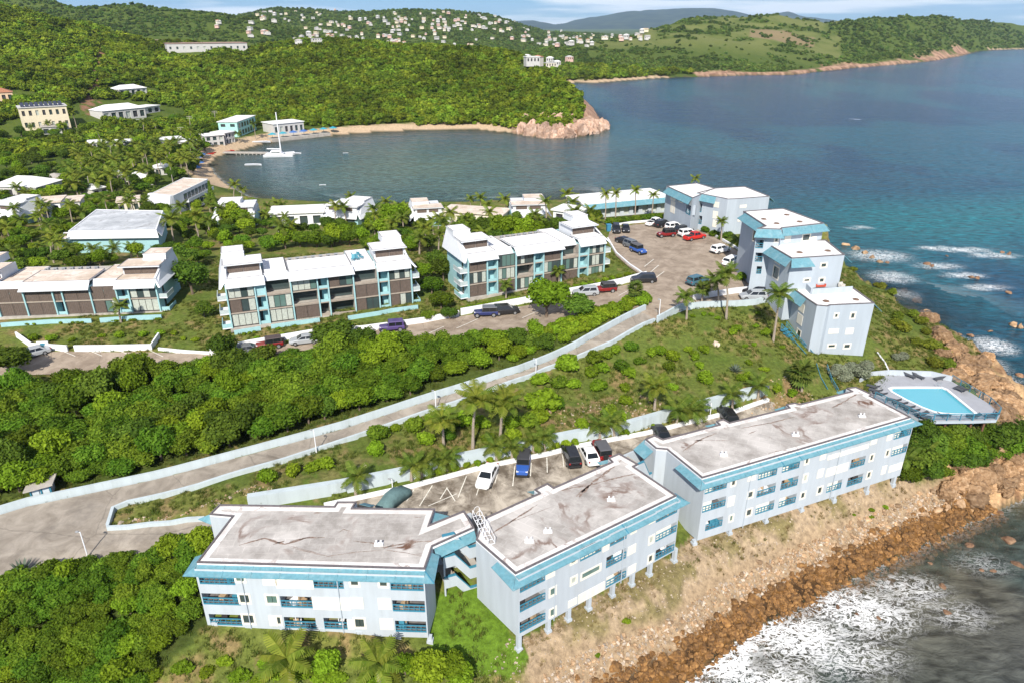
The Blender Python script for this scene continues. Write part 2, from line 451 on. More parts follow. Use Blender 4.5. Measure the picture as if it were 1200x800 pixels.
def hills(x, y):
    s = 600 + F * (x / np.maximum(y, 1)) / CP
    z = np.zeros_like(x)
    for k, (sx, y0, y1, zr) in HILLS.items():
        a = np.interp(s, sx, y0); b = np.interp(s, sx, y1); t = np.interp(s, sx, zr)
        edge = sstep(sx[0] - 120, sx[0], s) * (1 - sstep(sx[-1], sx[-1] + 60, s))
        up = np.clip((y - a) / (b - a), 0, 1)
        up = up ** 0.85 * (0.55 + 0.45 * up * (2 - up))
        dn = 1 - sstep(0, 1, (y - b) / (0.9 * (b - a) + 200)) * 0.85
        hz = t * up * dn * edge
        z = np.maximum(z, hz)
    return z

def height(x, y):
    x = np.asarray(x, float); y = np.asarray(y, float)
    sd, k = poly_sd(x, y, COAST, COASTK)
    r = np.hypot(x, y)
    near = 1 - sstep(235, 330, y)
    z = np.zeros_like(x)
    m = near > 0
    if m.any():
        zz = rbf(x[m], y[m])
        wd = line_d(x[m], y[m], WALL1)
        zz = zz + 1.2 * np.where(wd > 0.15, np.exp(-(np.abs(wd) / 7.0) ** 2), 0)
        z[m] = zz
    f = near < 1
    if f.any():
        hz = np.maximum(hills(x[f], y[f]), SHELF)
        hz = hz + (fbm(x[f] / 60, y[f] / 60, 4) - .5) * np.clip(hz - 3, 0, 60) * .28
        z[f] = z[f] * near[f] + hz * (1 - near[f])
    rough = fbm(x / 3.1, y / 3.1, 4) - .5
    lim = 0.15 + np.where((k > .65) & (x + y > 250) & (y < 260), 2.2, 1.0) * k * np.maximum(sd, 0) * (1 + 0.9 * rough * ((k > .3) & (x + y > 138))) + np.where((k > .35) & (x + y > 138), 1.2 * rough * np.clip(sd, 0, 2), 0) + (np.maximum(sd, 0) / 7) ** 2
    lim = lim + np.where((k > .45) & (y > 400), 0.25 * sd + 5 * rough, 0) * (sd > 0)
    z = np.where(sd > 0, np.minimum(z, lim), -0.05 + np.maximum(sd * np.where(k > .5, .35, .12), -7) + 0.5 * rough * np.clip(-sd / 3, 0, 1))
    return z

# the near land on a fine raster, for quick look-ups
_GX0, _GX1, _GY0, _GY1, _GS = -235, 165, 18, 330, 1.0
_gxs = np.arange(_GX0, _GX1, _GS); _gys = np.arange(_GY0, _GY1, _GS)
_gX, _gY = np.meshgrid(_gxs, _gys)
HG = height(_gX.ravel(), _gY.ravel()).reshape(_gX.shape)
def hfast(x, y):
    x = np.asarray(x, float); y = np.asarray(y, float)
    fx = (x - _GX0) / _GS; fy = (y - _GY0) / _GS
    ins = (fx >= 0) & (fy >= 0) & (fx < len(_gxs) - 1.01) & (fy < len(_gys) - 1.01)
    z = np.zeros(x.shape)
    if ins.any():
        a = fx[ins]; b = fy[ins]; i = a.astype(int); j = b.astype(int); a = a - i; b = b - j
        z[ins] = (HG[j, i] * (1 - a) + HG[j, i + 1] * a) * (1 - b) + (HG[j + 1, i] * (1 - a) + HG[j + 1, i + 1] * a) * b
    o = ~ins
    if o.any(): z[o] = height(x[o], y[o])
    return z

def hz(x, y): return float(hfast(np.array([x]), np.array([y]))[0])

def grounds(pxs):
    """picture positions -> points on the land (all at once)"""
    P = np.array(pxs, float)
    D = np.array([ray(x, y) for x, y in P])
    t0 = (40 - H) / np.minimum(D[:, 2], -1e-4)
    t = np.clip(t0, 0, 4000)
    # march, then bisect
    lo = t.copy(); hi = t.copy(); done = np.zeros(len(P), bool)
    cur = t.copy()
    tend = np.clip((-0.3 - H) / np.minimum(D[:, 2], -1e-4), 0, 6000)
    for i in range(90):
        nx = cur + np.maximum((tend - t) / 90, 0.02)
        zz = hfast(D[:, 0] * nx, D[:, 1] * nx); under = (H + D[:, 2] * nx) <= zz
        new = under & ~done
        lo[new] = cur[new]; hi[new] = nx[new]; done |= under
        cur = np.where(done, cur, nx)
        if done.all(): break
    lo = np.where(done, lo, tend); hi = np.where(done, hi, tend)
    for i in range(14):
        m = (lo + hi) / 2
        u = (H + D[:, 2] * m) <= hfast(D[:, 0] * m, D[:, 1] * m)
        hi = np.where(u, m, hi); lo = np.where(u, lo, m)
    X, Y = D[:, 0] * hi, D[:, 1] * hi
    return [Vector((a, b, c)) for a, b, c in zip(X, Y, hfast(X, Y))]
def ground(x, y): return grounds([(x, y)])[0]
# ------------------------------------------------------------------ roads and parking lots (outlines on the land)
ROAD_FAR = [(-60, 616), (0, 603), (33, 593), (133, 572), (180, 562), (290, 533), (400, 503), (517, 465), (607, 437), (677, 407), (730, 377), (757, 364), (770, 356)]
ROAD_NEAR = [(127, 617), (133, 597), (150, 590), (187, 582), (233, 570), (333, 540), (400, 518), (467, 495), (533, 473), (620, 442), (640, 433), (717, 402), (754, 381), (767, 376), (796, 362)]
KERB = [(300, 606), (380, 593), (480, 571), (570, 547), (605, 540), (640, 533), (680, 523), (758, 508), (842, 487), (860, 483), (900, 469)]
def W(pts): return [XY(p) for p in grounds(pts)]
road_far, road_near, kerb = W(ROAD_FAR), W(ROAD_NEAR), W(KERB)
# lower forecourt, ramp and lot behind the front blocks
low_back = [(-56.0, 46.5), (-45, 52.5), (-39.5, 54.5), (-28, 57.0), (-8, 58), (4, 60), (22, 73.5), (50, 86)]
ROADS = {
    'road': road_far + [XY(ground(790, 350)), XY(ground(800, 361))] + road_near[::-1][1:-1],
    'forecourt': None, 'parking_lot': None, 'upper_parking_lot': None}
isl_low = W([(127, 620), (150, 619), (200, 614), (240, 609), (300, 606)])
ROADS['forecourt'] = [road_far[0], road_far[1], road_far[2], road_far[3], road_near[1], road_near[0]] + isl_low[1:] + kerb[1:] + [(37.5, 87.6), (35.5, 80.5), (22, 73.2), (13, 67.3), (2, 60.3), (-4, 59.3), (-8, 58.6), (-28, 58.0), (-39.5, 54.8), (-45, 52.5), (-56, 46.5), (-75, 46)]
LOT_PX = [(-70, 445), (0, 440), (100, 437), (200, 428), (260, 424), (340, 412), (420, 405), (480, 400), (560, 395), (620, 388), (700, 371), (742, 364), (756, 368), (767, 375), (798, 364), (830, 357), (870, 356), (900, 352), (912, 345),
          (897, 330), (886, 312), (872, 300), (850, 286), (835, 277), (800, 261), (775, 261), (740, 264), (716, 268), (712, 280), (722, 300), (738, 314), (757, 327), (740, 333), (700, 341), (660, 349), (620, 358), (540, 371), (480, 381), (400, 394), (320, 405), (250, 415), (180, 413), (90, 412), (35, 412), (0, 418), (-70, 421)]
ROADS['upper_parking_lot'] = W(LOT_PX)
del ROADS['parking_lot']

BURY = [np.array(p) for p in ROADS.values()]

# ------------------------------------------------------------------ the ground sheet
def road_drop(x, y, z):
    for p in BURY:
        lo, hi = p.min(0) - 2, p.max(0) + 2
        m = (x > lo[0]) & (x < hi[0]) & (y > lo[1]) & (y < hi[1])
        if m.any():
            sd, _ = poly_sd(x[m], y[m], p)
            z[m] = np.where(sd > -0.25, z[m] - 0.22, z[m])
    return z

POOL_C = at(1095, 470, 9.6)
PX_REG = {   # outlines of ground of one kind, on the picture of the land
    'scrubL': [(-60, 596), (30, 584), (180, 552), (290, 524), (400, 494), (517, 456), (607, 428), (677, 398), (750, 357), (748, 352), (700, 372), (620, 390), (560, 397), (480, 402), (420, 407), (360, 413), (260, 426), (160, 440), (60, 452), (-60, 462)],
    'bushBL': [(-60, 720), (0, 693), (60, 668), (130, 657), (180, 652), (244, 642), (238, 690), (244, 735), (205, 765), (175, 805), (150, 900), (-60, 900)],
    'dirtR': [(615, 850), (612, 772), (610, 745), (790, 650), (815, 618), (930, 585), (1050, 550), (1085, 590), (1010, 620), (930, 660), (820, 715), (740, 790), (690, 850)],
    'bare1': [(690, 470), (760, 462), (790, 480), (740, 500), (660, 500), (640, 480)],
    'bare2': [(860, 455), (930, 440), (960, 470), (940, 500), (890, 500), (860, 475)],
    'bare3': [(230, 585), (330, 560), (420, 535), (470, 540), (330, 580), (200, 612), (140, 612)],
    'court': [(500, 700), (545, 680), (575, 700), (612, 765), (605, 795), (520, 790), (495, 740)],
}
def ground_colour(x, y, z):
    px, py = project(np.stack([x, y, z], -1))
    sd, k = poly_sd(x, y, COAST, COASTK)
    n1 = fbm(x / 4, y / 4, 4); n2 = fbm(x / 1.3 + 50, y / 1.3, 3); n3 = fbm(x / 40, y / 40, 3)
    def c(*v): return np.array(v)[None, :]
    def lerp(a, b, t): return a * (1 - t[:, None]) + b * t[:, None]
    grass = lerp(c(.085, .125, .022) + 0 * x[:, None], c(.165, .175, .042), np.clip(n1 * 1.6 - .3, 0, 1))
    col = lerp(grass, c(.25, .175, .085), sstep(.52, .68, n2 * .6 + n1 * .4) * .8)
    near = y < 260
    px = px + 26 * (n1 - .5) + 14 * (n2 - .5); py = py + 14 * (fbm(x / 3 + 9, y / 3 + 4, 3) - .5)
    for nm, cc, a in (('scrubL', (.060, .085, .018), .85), ('bushBL', (.045, .065, .014), .9), ('bare1', (.24, .165, .09), .6), ('bare2', (.26, .17, .09), .8), ('bare3', (.24, .17, .09), .35), ('dirtR', (.34, .25, .155), 1.0), ('court', (.105, .185, .018), .95)):
        p = PX_REG[nm]
        ins = in_poly(px, py, p) & near & (z < 20)
        t = np.where(ins, a, 0.0)
        if nm == 'dirtR':
            g = sstep(.44, .58, n1 * .6 + n2 * .4) * .85
            tgt = lerp(c(.36, .27, .175) + 0 * x[:, None], c(.17, .145, .055), g)
            col = np.where((t > 0)[:, None], tgt, col); continue
        if nm.startswith('bare'): t = t * sstep(.42, .58, n2)
        col = lerp(col, c(*cc), t)
    # the stony shore in front of the lower blocks, wet near the water
    sh = near & (y < 88) & (x > -12)
    t = np.where(sh, 1 - sstep(4.3, 5.4, sd + 2.0 * (n1 - .5)), 0); col = lerp(col, c(.33, .24, .15), t)
    t = np.where(sh, 1 - sstep(1.7, 2.5, sd + 1.6 * (n1 - .5)), 0); col = lerp(col, lerp(c(.17, .085, .026) + 0 * x[:, None], c(.055, .032, .016), sstep(.4, .6, n2)), t)
    # cliffs
    slope_k = (k > .42) & (x + y > 138) & near
    t = np.where(slope_k, 1 - sstep(5, 9, sd + 5 * (n1 - .5)), 0); col = lerp(col, lerp(c(.46, .30, .16) + 0 * x[:, None], c(.26, .15, .08), sstep(.45, .65, n2)), t)
    t = np.where(near & (y > 90) & (x > 50), 1 - sstep(1.6, 3.2, sd + 3 * (n1 - .5)), 0); col = lerp(col, c(.30, .19, .10), t)
    # woods and far shores
    far = ~near
    wood = lerp(c(.055, .090, .014) + 0 * x[:, None], c(.095, .125, .022), np.clip(n1 * 1.4 - .2, 0, 1))
    col = np.where(far[:, None], wood, col)
    px, py = project(np.stack([x, y, z], -1))
    fg = far & (px > 690) & (px < 985) & (y > 1050) & (y < 2200)
    gm = np.where(fg, sstep(.35, .6, n3) * .9 * sstep(1100, 1250, y), 0)
    col = lerp(col, c(.15, .165, .05), gm)
    t = np.where(fg & (px > 880) & (px < 955) & (y > 1280) & (y < 1380), .7, 0); col = lerp(col, c(.26, .18, .11), t)
    fc = far & (k > .42)
    t = np.where(fc, 1 - sstep(10, 26, sd + 16 * (n1 - .5) + 55 * (n3 - .5)), 0)
    t = np.where(fc & (y < 700), 1 - sstep(11, 17, sd + 9 * (n1 - .5)), t)
    rockc = lerp(c(.44, .28, .19) + 0 * x[:, None], c(.24, .14, .09), sstep(.42, .62, n2))
    col = lerp(col, rockc, t)
    bs = (k <= .16) & (y > 255)
    t = np.where(bs, 1 - sstep(9, 13, sd + 4 * (n1 - .5)), 0); col = lerp(col, c(.47, .35, .23), t)
    # scars on the left hillside
    sc = far & (y < 760) & (px > 95) & (px < 150) & (np.abs(px - (112 + (py - 90) * -.25 + 12 * (n1 - .5) * 4)) < 7) & (py > 55) & (py < 135)
    col = np.where(sc[:, None], c(.24, .13, .08), col)
    sea = sd < 0
    col = np.where(sea[:, None], lerp(c(.105, .085, .045) + 0 * x[:, None], c(.045, .055, .035), sstep(.4, .6, n2)), col)
    return np.clip(col, 0, 1)

def polar_grid(r0, r1, step, a0, a1, na):
    nr = int(math.log(r1 / r0) / step) + 1
    r = r0 * np.exp(np.arange(nr) * step)
    a = np.radians(np.linspace(a0, a1, na))
    R, A = np.meshgrid(r, a, indexing='ij')
    return (R * np.sin(A)).ravel(), (R * np.cos(A)).ravel(), nr, na

def grid_faces(nr, na):
    i = np.arange(nr - 1)[:, None] * na + np.arange(na - 1)[None]
    return np.stack([i, i + 1, i + na + 1, i + na], -1).reshape(-1, 4)

def np_mesh(name, co, faces, cols=None, attrs=None, smooth=True):
    me = bpy.data.meshes.new(name)
    faces = np.asarray(faces, np.int32)
    k = faces.shape[1]
    me.vertices.add(len(co)); me.vertices.foreach_set('co', np.asarray(co, np.float32).ravel())
    me.loops.add(faces.size); me.loops.foreach_set('vertex_index', faces.ravel())
    me.polygons.add(len(faces)); me.polygons.foreach_set('loop_start', np.arange(len(faces), dtype=np.int32) * k)
    me.polygons.foreach_set('use_smooth', np.full(len(faces), smooth))
    if cols is not None:
        ca = me.color_attributes.new('Col', 'FLOAT_COLOR', 'POINT')
        ca.data.foreach_set('color', np.hstack([cols, np.ones((len(co), 1))]).astype(np.float32).ravel())
    for nme, v in (attrs or {}).items():
        at_ = me.attributes.new(nme, 'FLOAT', 'POINT'); at_.data.foreach_set('value', np.asarray(v, np.float32))
    me.update(calc_edges=True); me.validate()
    return me

def compact(co, faces, *arrs):
    used = np.unique(faces); mp_ = np.full(len(co), -1); mp_[used] = np.arange(len(used))
    return (co[used], mp_[faces]) + tuple(a[used] for a in arrs)

gm, gn, gl, gb = nodes_of('ground_cover')
va = gn.new('ShaderNodeVertexColor'); va.layer_name = 'Col'
tcg = gn.new('ShaderNodeTexCoord')
nza = gn.new('ShaderNodeTexNoise'); nza.inputs['Scale'].default_value = 1.6; nza.inputs['Detail'].default_value = 8; nza.inputs['Roughness'].default_value = .7
nzb = gn.new('ShaderNodeTexVoronoi'); nzb.inputs['Scale'].default_value = 3.2
gl.new(tcg.outputs['Object'], nza.inputs['Vector']); gl.new(tcg.outputs['Object'], nzb.inputs['Vector'])
mra = gn.new('ShaderNodeMapRange'); mra.inputs[1].default_value = .3; mra.inputs[2].default_value = .7; mra.inputs[3].default_value = .55; mra.inputs[4].default_value = 1.45
gl.new(nza.outputs[0], mra.inputs[0])
mlt = gn.new('ShaderNodeMix'); mlt.data_type = 'RGBA'; mlt.blend_type = 'MULTIPLY'; mlt.inputs[0].default_value = 1
gl.new(va.outputs[0], mlt.inputs[6]); gl.new(mra.outputs[0], mlt.inputs[7])
gl.new(mlt.outputs[2], gb.inputs['Base Color'])
gb.inputs['Roughness'].default_value = .95; gb.inputs['Specular IOR Level'].default_value = .1
bpn = gn.new('ShaderNodeBump'); bpn.inputs['Strength'].default_value = .9; bpn.inputs['Distance'].default_value = .25
gl.new(nza.outputs[0], bpn.inputs['Height']); gl.new(bpn.outputs[0], gb.inputs['Normal'])

gx, gy, nr, na = polar_grid(26, 12500, .0088, -52, 52, 500)
gz = height(gx, gy)
gz = road_drop(gx, gy, gz)
gf = grid_faces(nr, na)
sd_, _k = poly_sd(gx, gy, COAST, COASTK)
keep = (sd_[gf] > -30).any(1)
gco = np.stack([gx, gy, gz], -1)
gcol = ground_colour(gx, gy, gz)
gco, gf, gcol = compact(gco, gf[keep][:, ::-1], gcol)
me = np_mesh('ground', gco, gf, gcol)
me.materials.append(gm)
GROUND = bpy.data.objects.new('ground', me); COL.objects.link(GROUND); tag(GROUND, kind='structure')

# mountains on the skyline, far off
mm_, mn, ml, mb_ = nodes_of('mountain_wood')
mb_.inputs['Roughness'].default_value = 1; mb_.inputs['Specular IOR Level'].default_value = 0
mno = mn.new('ShaderNodeTexNoise'); mno.inputs['Scale'].default_value = .004; mno.inputs['Detail'].default_value = 8
mtc = mn.new('ShaderNodeTexCoord'); ml.new(mtc.outputs['Object'], mno.inputs['Vector'])
mrp = mn.new('ShaderNodeValToRGB'); mrp.color_ramp.elements[0].position = .35; mrp.color_ramp.elements[1].position = .7
mrp.color_ramp.elements[0].color = (.02, .035, .02, 1); mrp.color_ramp.elements[1].color = (.06, .08, .035, 1)
ml.new(mno.outputs[0], mrp.inputs[0]); ml.new(mrp.outputs[0], mb_.inputs['Base Color'])
MT = [(540, 45), (600, 27), (625, 25), (650, 31), (690, 21), (735, 15), (770, 13), (800, 10), (835, 10), (868, 15), (890, 21), (905, 17), (922, 14), (945, 21), (975, 24), (1010, 32), (1060, 45)]
sx = np.linspace(500, 1090, 240)
vs = []
zr = np.array([at_y(x, y, 15500)[2] for x, y in MT]); rz = np.interp(sx, [p[0] for p in MT], zr)
rows = np.linspace(0, 1, 40)
for t in rows:
    Y = 11500 + 8000 * t
    up = math.sin(min(t / .5, 1) * math.pi / 2) ** .9 if t < .5 else math.cos((t - .5) * math.pi) ** .7 if t < 1 else 0
    X = (sx - 600) / F * CP * Y
    nn = fbm(X / 700, np.full_like(X, Y / 700), 5) - .5
    Z = rz * up + nn * 170 * up * (1 - up * .45)
    vs.append(np.stack([X, np.full_like(X, Y), np.maximum(Z, -1)], -1))
mco = np.concatenate(vs)
me = np_mesh('mountains', mco, grid_faces(40, 240)[:, ::-1]); me.materials.append(mm_)
o = bpy.data.objects.new('mountains', me); COL.objects.link(o); tag(o, kind='structure')

# ------------------------------------------------------------------ the sea
wx, wy, nr, na = polar_grid(26, 21000, .0135, -54, 54, 420)
wsd, wk = poly_sd(wx, wy, COAST, COASTK)
wf = grid_faces(nr, na); wf = wf[(wsd[wf] < 3).any(1)]
depth = np.clip(-height(wx, wy), 0, 8)
n1 = fbm(wx / 60, wy / 110, 4); n2 = fbm(wx / 14, wy / 26, 3)
def lr(a, b, t): return np.array(a)[None] * (1 - t[:, None]) + np.array(b)[None] * t[:, None]
bay = np.exp(-(((wx + 40) / 130) ** 2 + ((wy - 330) / 120) ** 2))
deep = lr((.002, .036, .088), (.004, .070, .112), sstep(.45, .65, n1))
col = deep * (1 - bay[:, None] * .85) + lr((.052, .110, .092), (.082, .128, .094), sstep(.4, .6, n1)) * bay[:, None] * .85
teal = np.exp(-((wy - 205 - .18 * wx + 30 * (n1 - .5)) / 38) ** 2) * sstep(70, 130, wx)
col = col * (1 - .8 * teal[:, None]) + .8 / .6 * np.array([[.006, .135, .150]]) * .6 * teal[:, None]
sh = np.exp(-np.maximum(-wsd, 0) / 18) * (wy < 300)
col = col * (1 - .6 * sh[:, None]) + lr((.012, .050, .052), (.016, .095, .092), sstep(.4, .6, n2)) * .6 * sh[:, None]
sb = np.exp(-np.maximum(-wsd, 0) / 14) * (wy > 255) * (wx < 60)
col = col * (1 - .7 * sb[:, None]) + np.array([[.085, .105, .075]]) * .7 * sb[:, None]
sl_ = np.exp(-np.maximum(-wsd, 0) / 60) * (1 - sstep(78, 100, wy))
col = col * (1 - .8 * sl_[:, None]) + lr((.120, .102, .062), (.068, .070, .046), sstep(.4, .6, n2)) * .8 * sl_[:, None]
# where the swell breaks
brk = np.zeros_like(wx)
def blob(x, y, rx, ry, s=1.0):
    p = at(x, y, 0); return s * np.exp(-(((wx - p.x) / rx) ** 2 + ((wy - p.y) / ry) ** 2))
for a in [(850, 775, 5, 3.5, 1), (930, 745, 6, 3.5, 1), (1000, 715, 6, 3.5, .9), (1060, 690, 5, 3, .5), (1120, 720, 5, 3, .28), (980, 765, 7, 3.5, .5), (800, 810, 4, 3, 1), (1150, 660, 5, 3, .25), (885, 800, 6, 4, .8), (880, 762, 4, 3, .9)]: brk = np.maximum(brk, blob(*a))
for a in [(1130, 293, 8, 2, .75), (1165, 300, 7, 2.2, .7), (1095, 291, 6, 1.8, .65), (1130, 323, 6, 2, .65), (1155, 337, 6, 2, .65), (1100, 312, 7, 3, .5), (1030, 300, 9, 6, .5), (1045, 325, 6, 5, .55), (1060, 345, 4, 4, .4), (1165, 405, 4, 4, .7), (1150, 425, 4, 5, .7), (1170, 445, 4, 4, .6), (1120, 400, 5, 4, .4), (1193, 475, 3, 6, .5), (1007, 267, 5, 2, .5), (1005, 140, 8, 3, .3)]: brk = np.maximum(brk, blob(*a))
brk = np.maximum(brk, np.exp(-np.maximum(-wsd, 0) / 2.2) * .42 * (wy > 255) * (wx < -90) * (wy < 330))
brk = np.maximum(brk, np.exp(-np.maximum(-wsd, 0) / 2.0) * .35 * (wk > .4) * (wy < 200))
wco = np.stack([wx, wy, np.zeros_like(wx)], -1)
wco, wf, col, depth, brk = compact(wco, wf[:, ::-1], col, depth, brk)
me = np_mesh('sea', wco, wf, col, {'depth': depth, 'surf': brk})
wm, wnn, wll, wb = nodes_of('sea_water')
va = wnn.new('ShaderNodeVertexColor'); va.layer_name = 'Col'
ad = wnn.new('ShaderNodeAttribute'); ad.attribute_name = 'depth'
af = wnn.new('ShaderNodeAttribute'); af.attribute_name = 'surf'
tcw = wnn.new('ShaderNodeTexCoord')
mpw = wnn.new('ShaderNodeMapping'); mpw.inputs['Scale'].default_value = (.55, 1.2, 1); mpw.inputs['Rotation'].default_value = (0, 0, .35)
wll.new(tcw.outputs['Object'], mpw.inputs[0])
wv1 = wnn.new('ShaderNodeTexNoise'); wv1.inputs['Scale'].default_value = .55; wv1.inputs['Detail'].default_value = 7; wv1.inputs['Roughness'].default_value = .62; wv1.inputs['Distortion'].default_value = .4
wv2 = wnn.new('ShaderNodeTexNoise'); wv2.inputs['Scale'].default_value = .075; wv2.inputs['Detail'].default_value = 5
wll.new(mpw.outputs[0], wv1.inputs['Vector']); wll.new(mpw.outputs[0], wv2.inputs['Vector'])
ada = wnn.new('ShaderNodeMath'); ada.operation = 'MULTIPLY_ADD'; ada.inputs[1].default_value = 2.5
wll.new(wv2.outputs[0], ada.inputs[0]); wll.new(wv1.outputs[0], ada.inputs[2])
wbp = wnn.new('ShaderNodeBump'); wbp.inputs['Strength'].default_value = .55; wbp.inputs['Distance'].default_value = .9
wll.new(ada.outputs[0], wbp.inputs['Height'])
mrw = wnn.new('ShaderNodeMapRange'); mrw.inputs[1].default_value = .36; mrw.inputs[2].default_value = .64; mrw.inputs[3].default_value = .5; mrw.inputs[4].default_value = 1.5  # lights and darks of the waves put into the water colour
wll.new(wv1.outputs[0], mrw.inputs[0])
mw = wnn.new('ShaderNodeMix'); mw.data_type = 'RGBA'; mw.blend_type = 'MULTIPLY'; mw.inputs[0].default_value = 1
wll.new(va.outputs[0], mw.inputs[6]); wll.new(mrw.outputs[0], mw.inputs[7])
# foam: laced sheets where the surf attribute is high
fz = wnn.new('ShaderNodeTexNoise'); fz.inputs['Scale'].default_value = .95; fz.inputs['Detail'].default_value = 6; fz.inputs['Roughness'].default_value = .62; fz.inputs['Distortion'].default_value = 1.4
mpf = wnn.new('ShaderNodeMapping'); mpf.inputs['Rotation'].default_value = (0, 0, -.45); mpf.inputs['Scale'].default_value = (.65, 1.2, 1); wll.new(tcw.outputs['Object'], mpf.inputs[0]); wll.new(mpf.outputs[0], fz.inputs['Vector'])
rid = wnn.new('ShaderNodeMath'); rid.operation = 'SUBTRACT'; rid.inputs[1].default_value = .5
rab = wnn.new('ShaderNodeMath'); rab.operation = 'ABSOLUTE'
wll.new(fz.outputs[0], rid.inputs[0]); wll.new(rid.outputs[0], rab.inputs[0])
fzb = wnn.new('ShaderNodeTexNoise'); fzb.inputs['Scale'].default_value = 1.9; fzb.inputs['Detail'].default_value = 4; fzb.inputs['Distortion'].default_value = 1.2; wll.new(tcw.outputs['Object'], fzb.inputs['Vector'])
rb1 = wnn.new('ShaderNodeMath'); rb1.operation = 'SUBTRACT'; rb1.inputs[1].default_value = .5; wll.new(fzb.outputs[0], rb1.inputs[0])
rb2 = wnn.new('ShaderNodeMath'); rb2.operation = 'ABSOLUTE'; wll.new(rb1.outputs[0], rb2.inputs[0])
rb3 = wnn.new('ShaderNodeMath'); rb3.operation = 'MULTIPLY_ADD'; rb3.inputs[1].default_value = 1.7; rb3.inputs[2].default_value = .012; wll.new(rb2.outputs[0], rb3.inputs[0])
rmin = wnn.new('ShaderNodeMath'); rmin.operation = 'MINIMUM'; wll.new(rab.outputs[0], rmin.inputs[0]); wll.new(rb3.outputs[0], rmin.inputs[1])
thr = wnn.new('ShaderNodeMath'); thr.operation = 'MULTIPLY'; thr.inputs[1].default_value = .088
wll.new(af.outputs['Fac'], thr.inputs[0])
dif = wnn.new('ShaderNodeMath'); dif.operation = 'SUBTRACT'
wll.new(thr.outputs[0], dif.inputs[0]); wll.new(rmin.outputs[0], dif.inputs[1])
fm = wnn.new('ShaderNodeMapRange'); fm.inputs[1].default_value = -.03; fm.inputs[2].default_value = .05
wll.new(dif.outputs[0], fm.inputs[0])
fz2 = wnn.new('ShaderNodeTexNoise'); fz2.inputs['Scale'].default_value = .16; fz2.inputs['Detail'].default_value = 3
wll.new(tcw.outputs['Object'], fz2.inputs['Vector'])
fm2 = wnn.new('ShaderNodeMapRange'); fm2.inputs[1].default_value = .18; fm2.inputs[2].default_value = .42
wll.new(fz2.outputs[0], fm2.inputs[0])
fmm = wnn.new('ShaderNodeMath'); fmm.operation = 'MULTIPLY'
fgt = wnn.new('ShaderNodeMapRange'); fgt.inputs[1].default_value = .08; fgt.inputs[2].default_value = .3
wll.new(af.outputs['Fac'], fgt.inputs[0])
wll.new(fm.outputs[0], fmm.inputs[0]); wll.new(fm2.outputs[0], fmm.inputs[1])
fmm2 = wnn.new('ShaderNodeMath'); fmm2.operation = 'MULTIPLY'
wll.new(fmm.outputs[0], fmm2.inputs[0]); wll.new(fgt.outputs[0], fmm2.inputs[1])
mfo = wnn.new('ShaderNodeMix'); mfo.data_type = 'RGBA'; mfo.inputs[7].default_value = (.88, .89, .89, 1)
wll.new(fmm2.outputs[0], mfo.inputs[0]); wll.new(mw.outputs[2], mfo.inputs[6]); wll.new(mfo.outputs[2], wb.inputs['Base Color'])
rgh = wnn.new('ShaderNodeMapRange'); rgh.inputs[3].default_value = .14; rgh.inputs[4].default_value = .9
wll.new(fmm2.outputs[0], rgh.inputs[0]); wll.new(rgh.outputs[0], wb.inputs['Roughness'])
wb.inputs['IOR'].default_value = 1.33; wb.inputs['Specular IOR Level'].default_value = .14
wll.new(wbp.outputs[0], wb.inputs['Normal'])
# shallow water lets the bed show through
ex = wnn.new('ShaderNodeMath'); ex.operation = 'MULTIPLY'; ex.inputs[1].default_value = -.9
wll.new(ad.outputs['Fac'], ex.inputs[0])
ee = wnn.new('ShaderNodeMath'); ee.operation = 'EXPONENT'; wll.new(ex.outputs[0], ee.inputs[0])
al = wnn.new('ShaderNodeMath'); al.operation = 'SUBTRACT'; al.inputs[0].default_value = 1; wll.new(ee.outputs[0], al.inputs[1])
amx = wnn.new('ShaderNodeMath'); amx.operation = 'MAXIMUM'; wll.new(al.outputs[0], amx.inputs[0]); wll.new(fmm2.outputs[0], amx.inputs[1])
am2 = wnn.new('ShaderNodeMath'); am2.operation = 'MAXIMUM'; am2.inputs[1].default_value = .18; wll.new(amx.outputs[0], am2.inputs[0])
wll.new(am2.outputs[0], wb.inputs['Alpha'])
me.materials.append(wm)
o = bpy.data.objects.new('sea', me); COL.objects.link(o); tag(o, kind='structure')

# ------------------------------------------------------------------ paving
def sheet(name, poly, zf, res, m, lift=0.0, parent=None, kind=True):
    pts = []
    n = len(poly)
    for i in range(n):
        a, b = Vector(poly[i]), Vector(poly[(i + 1) % n])
        k = max(1, int((b - a).length / res))
        pts += [a.lerp(b, j / k) for j in range(k)]
    nb = len(pts)
    edges = [(i, (i + 1) % nb) for i in range(nb)]
    ar = np.array([(p.x, p.y) for p in pts])
    lo, hi = ar.min(0), ar.max(0)
    X, Y = np.meshgrid(np.arange(lo[0], hi[0], res), np.arange(lo[1], hi[1], res))
    X, Y = X.ravel(), Y.ravel()
    sd, _ = poly_sd(X, Y, np.array(poly))
    for x, y in zip(X[sd > res * .4], Y[sd > res * .4]): pts.append(Vector((x, y)))
    vs, es, fs = delaunay_2d_cdt([Vector((p.x, p.y)) for p in pts], edges, [], 1, 1e-4)[:3]
    va_ = np.array([(v.x, v.y) for v in vs])
    z = zf(va_[:, 0], va_[:, 1]) + lift
    b = MB(); b.v = [(x, y, zz) for (x, y), zz in zip(va_, z)]; b.f = [tuple(f) for f in fs]; b.m = [0] * len(fs)
    o = b.build(name, m, parent)
    for p in o.data.polygons:
        if p.normal.z < 0: p.flip()
    if not parent and kind: tag(o, kind='structure')
    return o

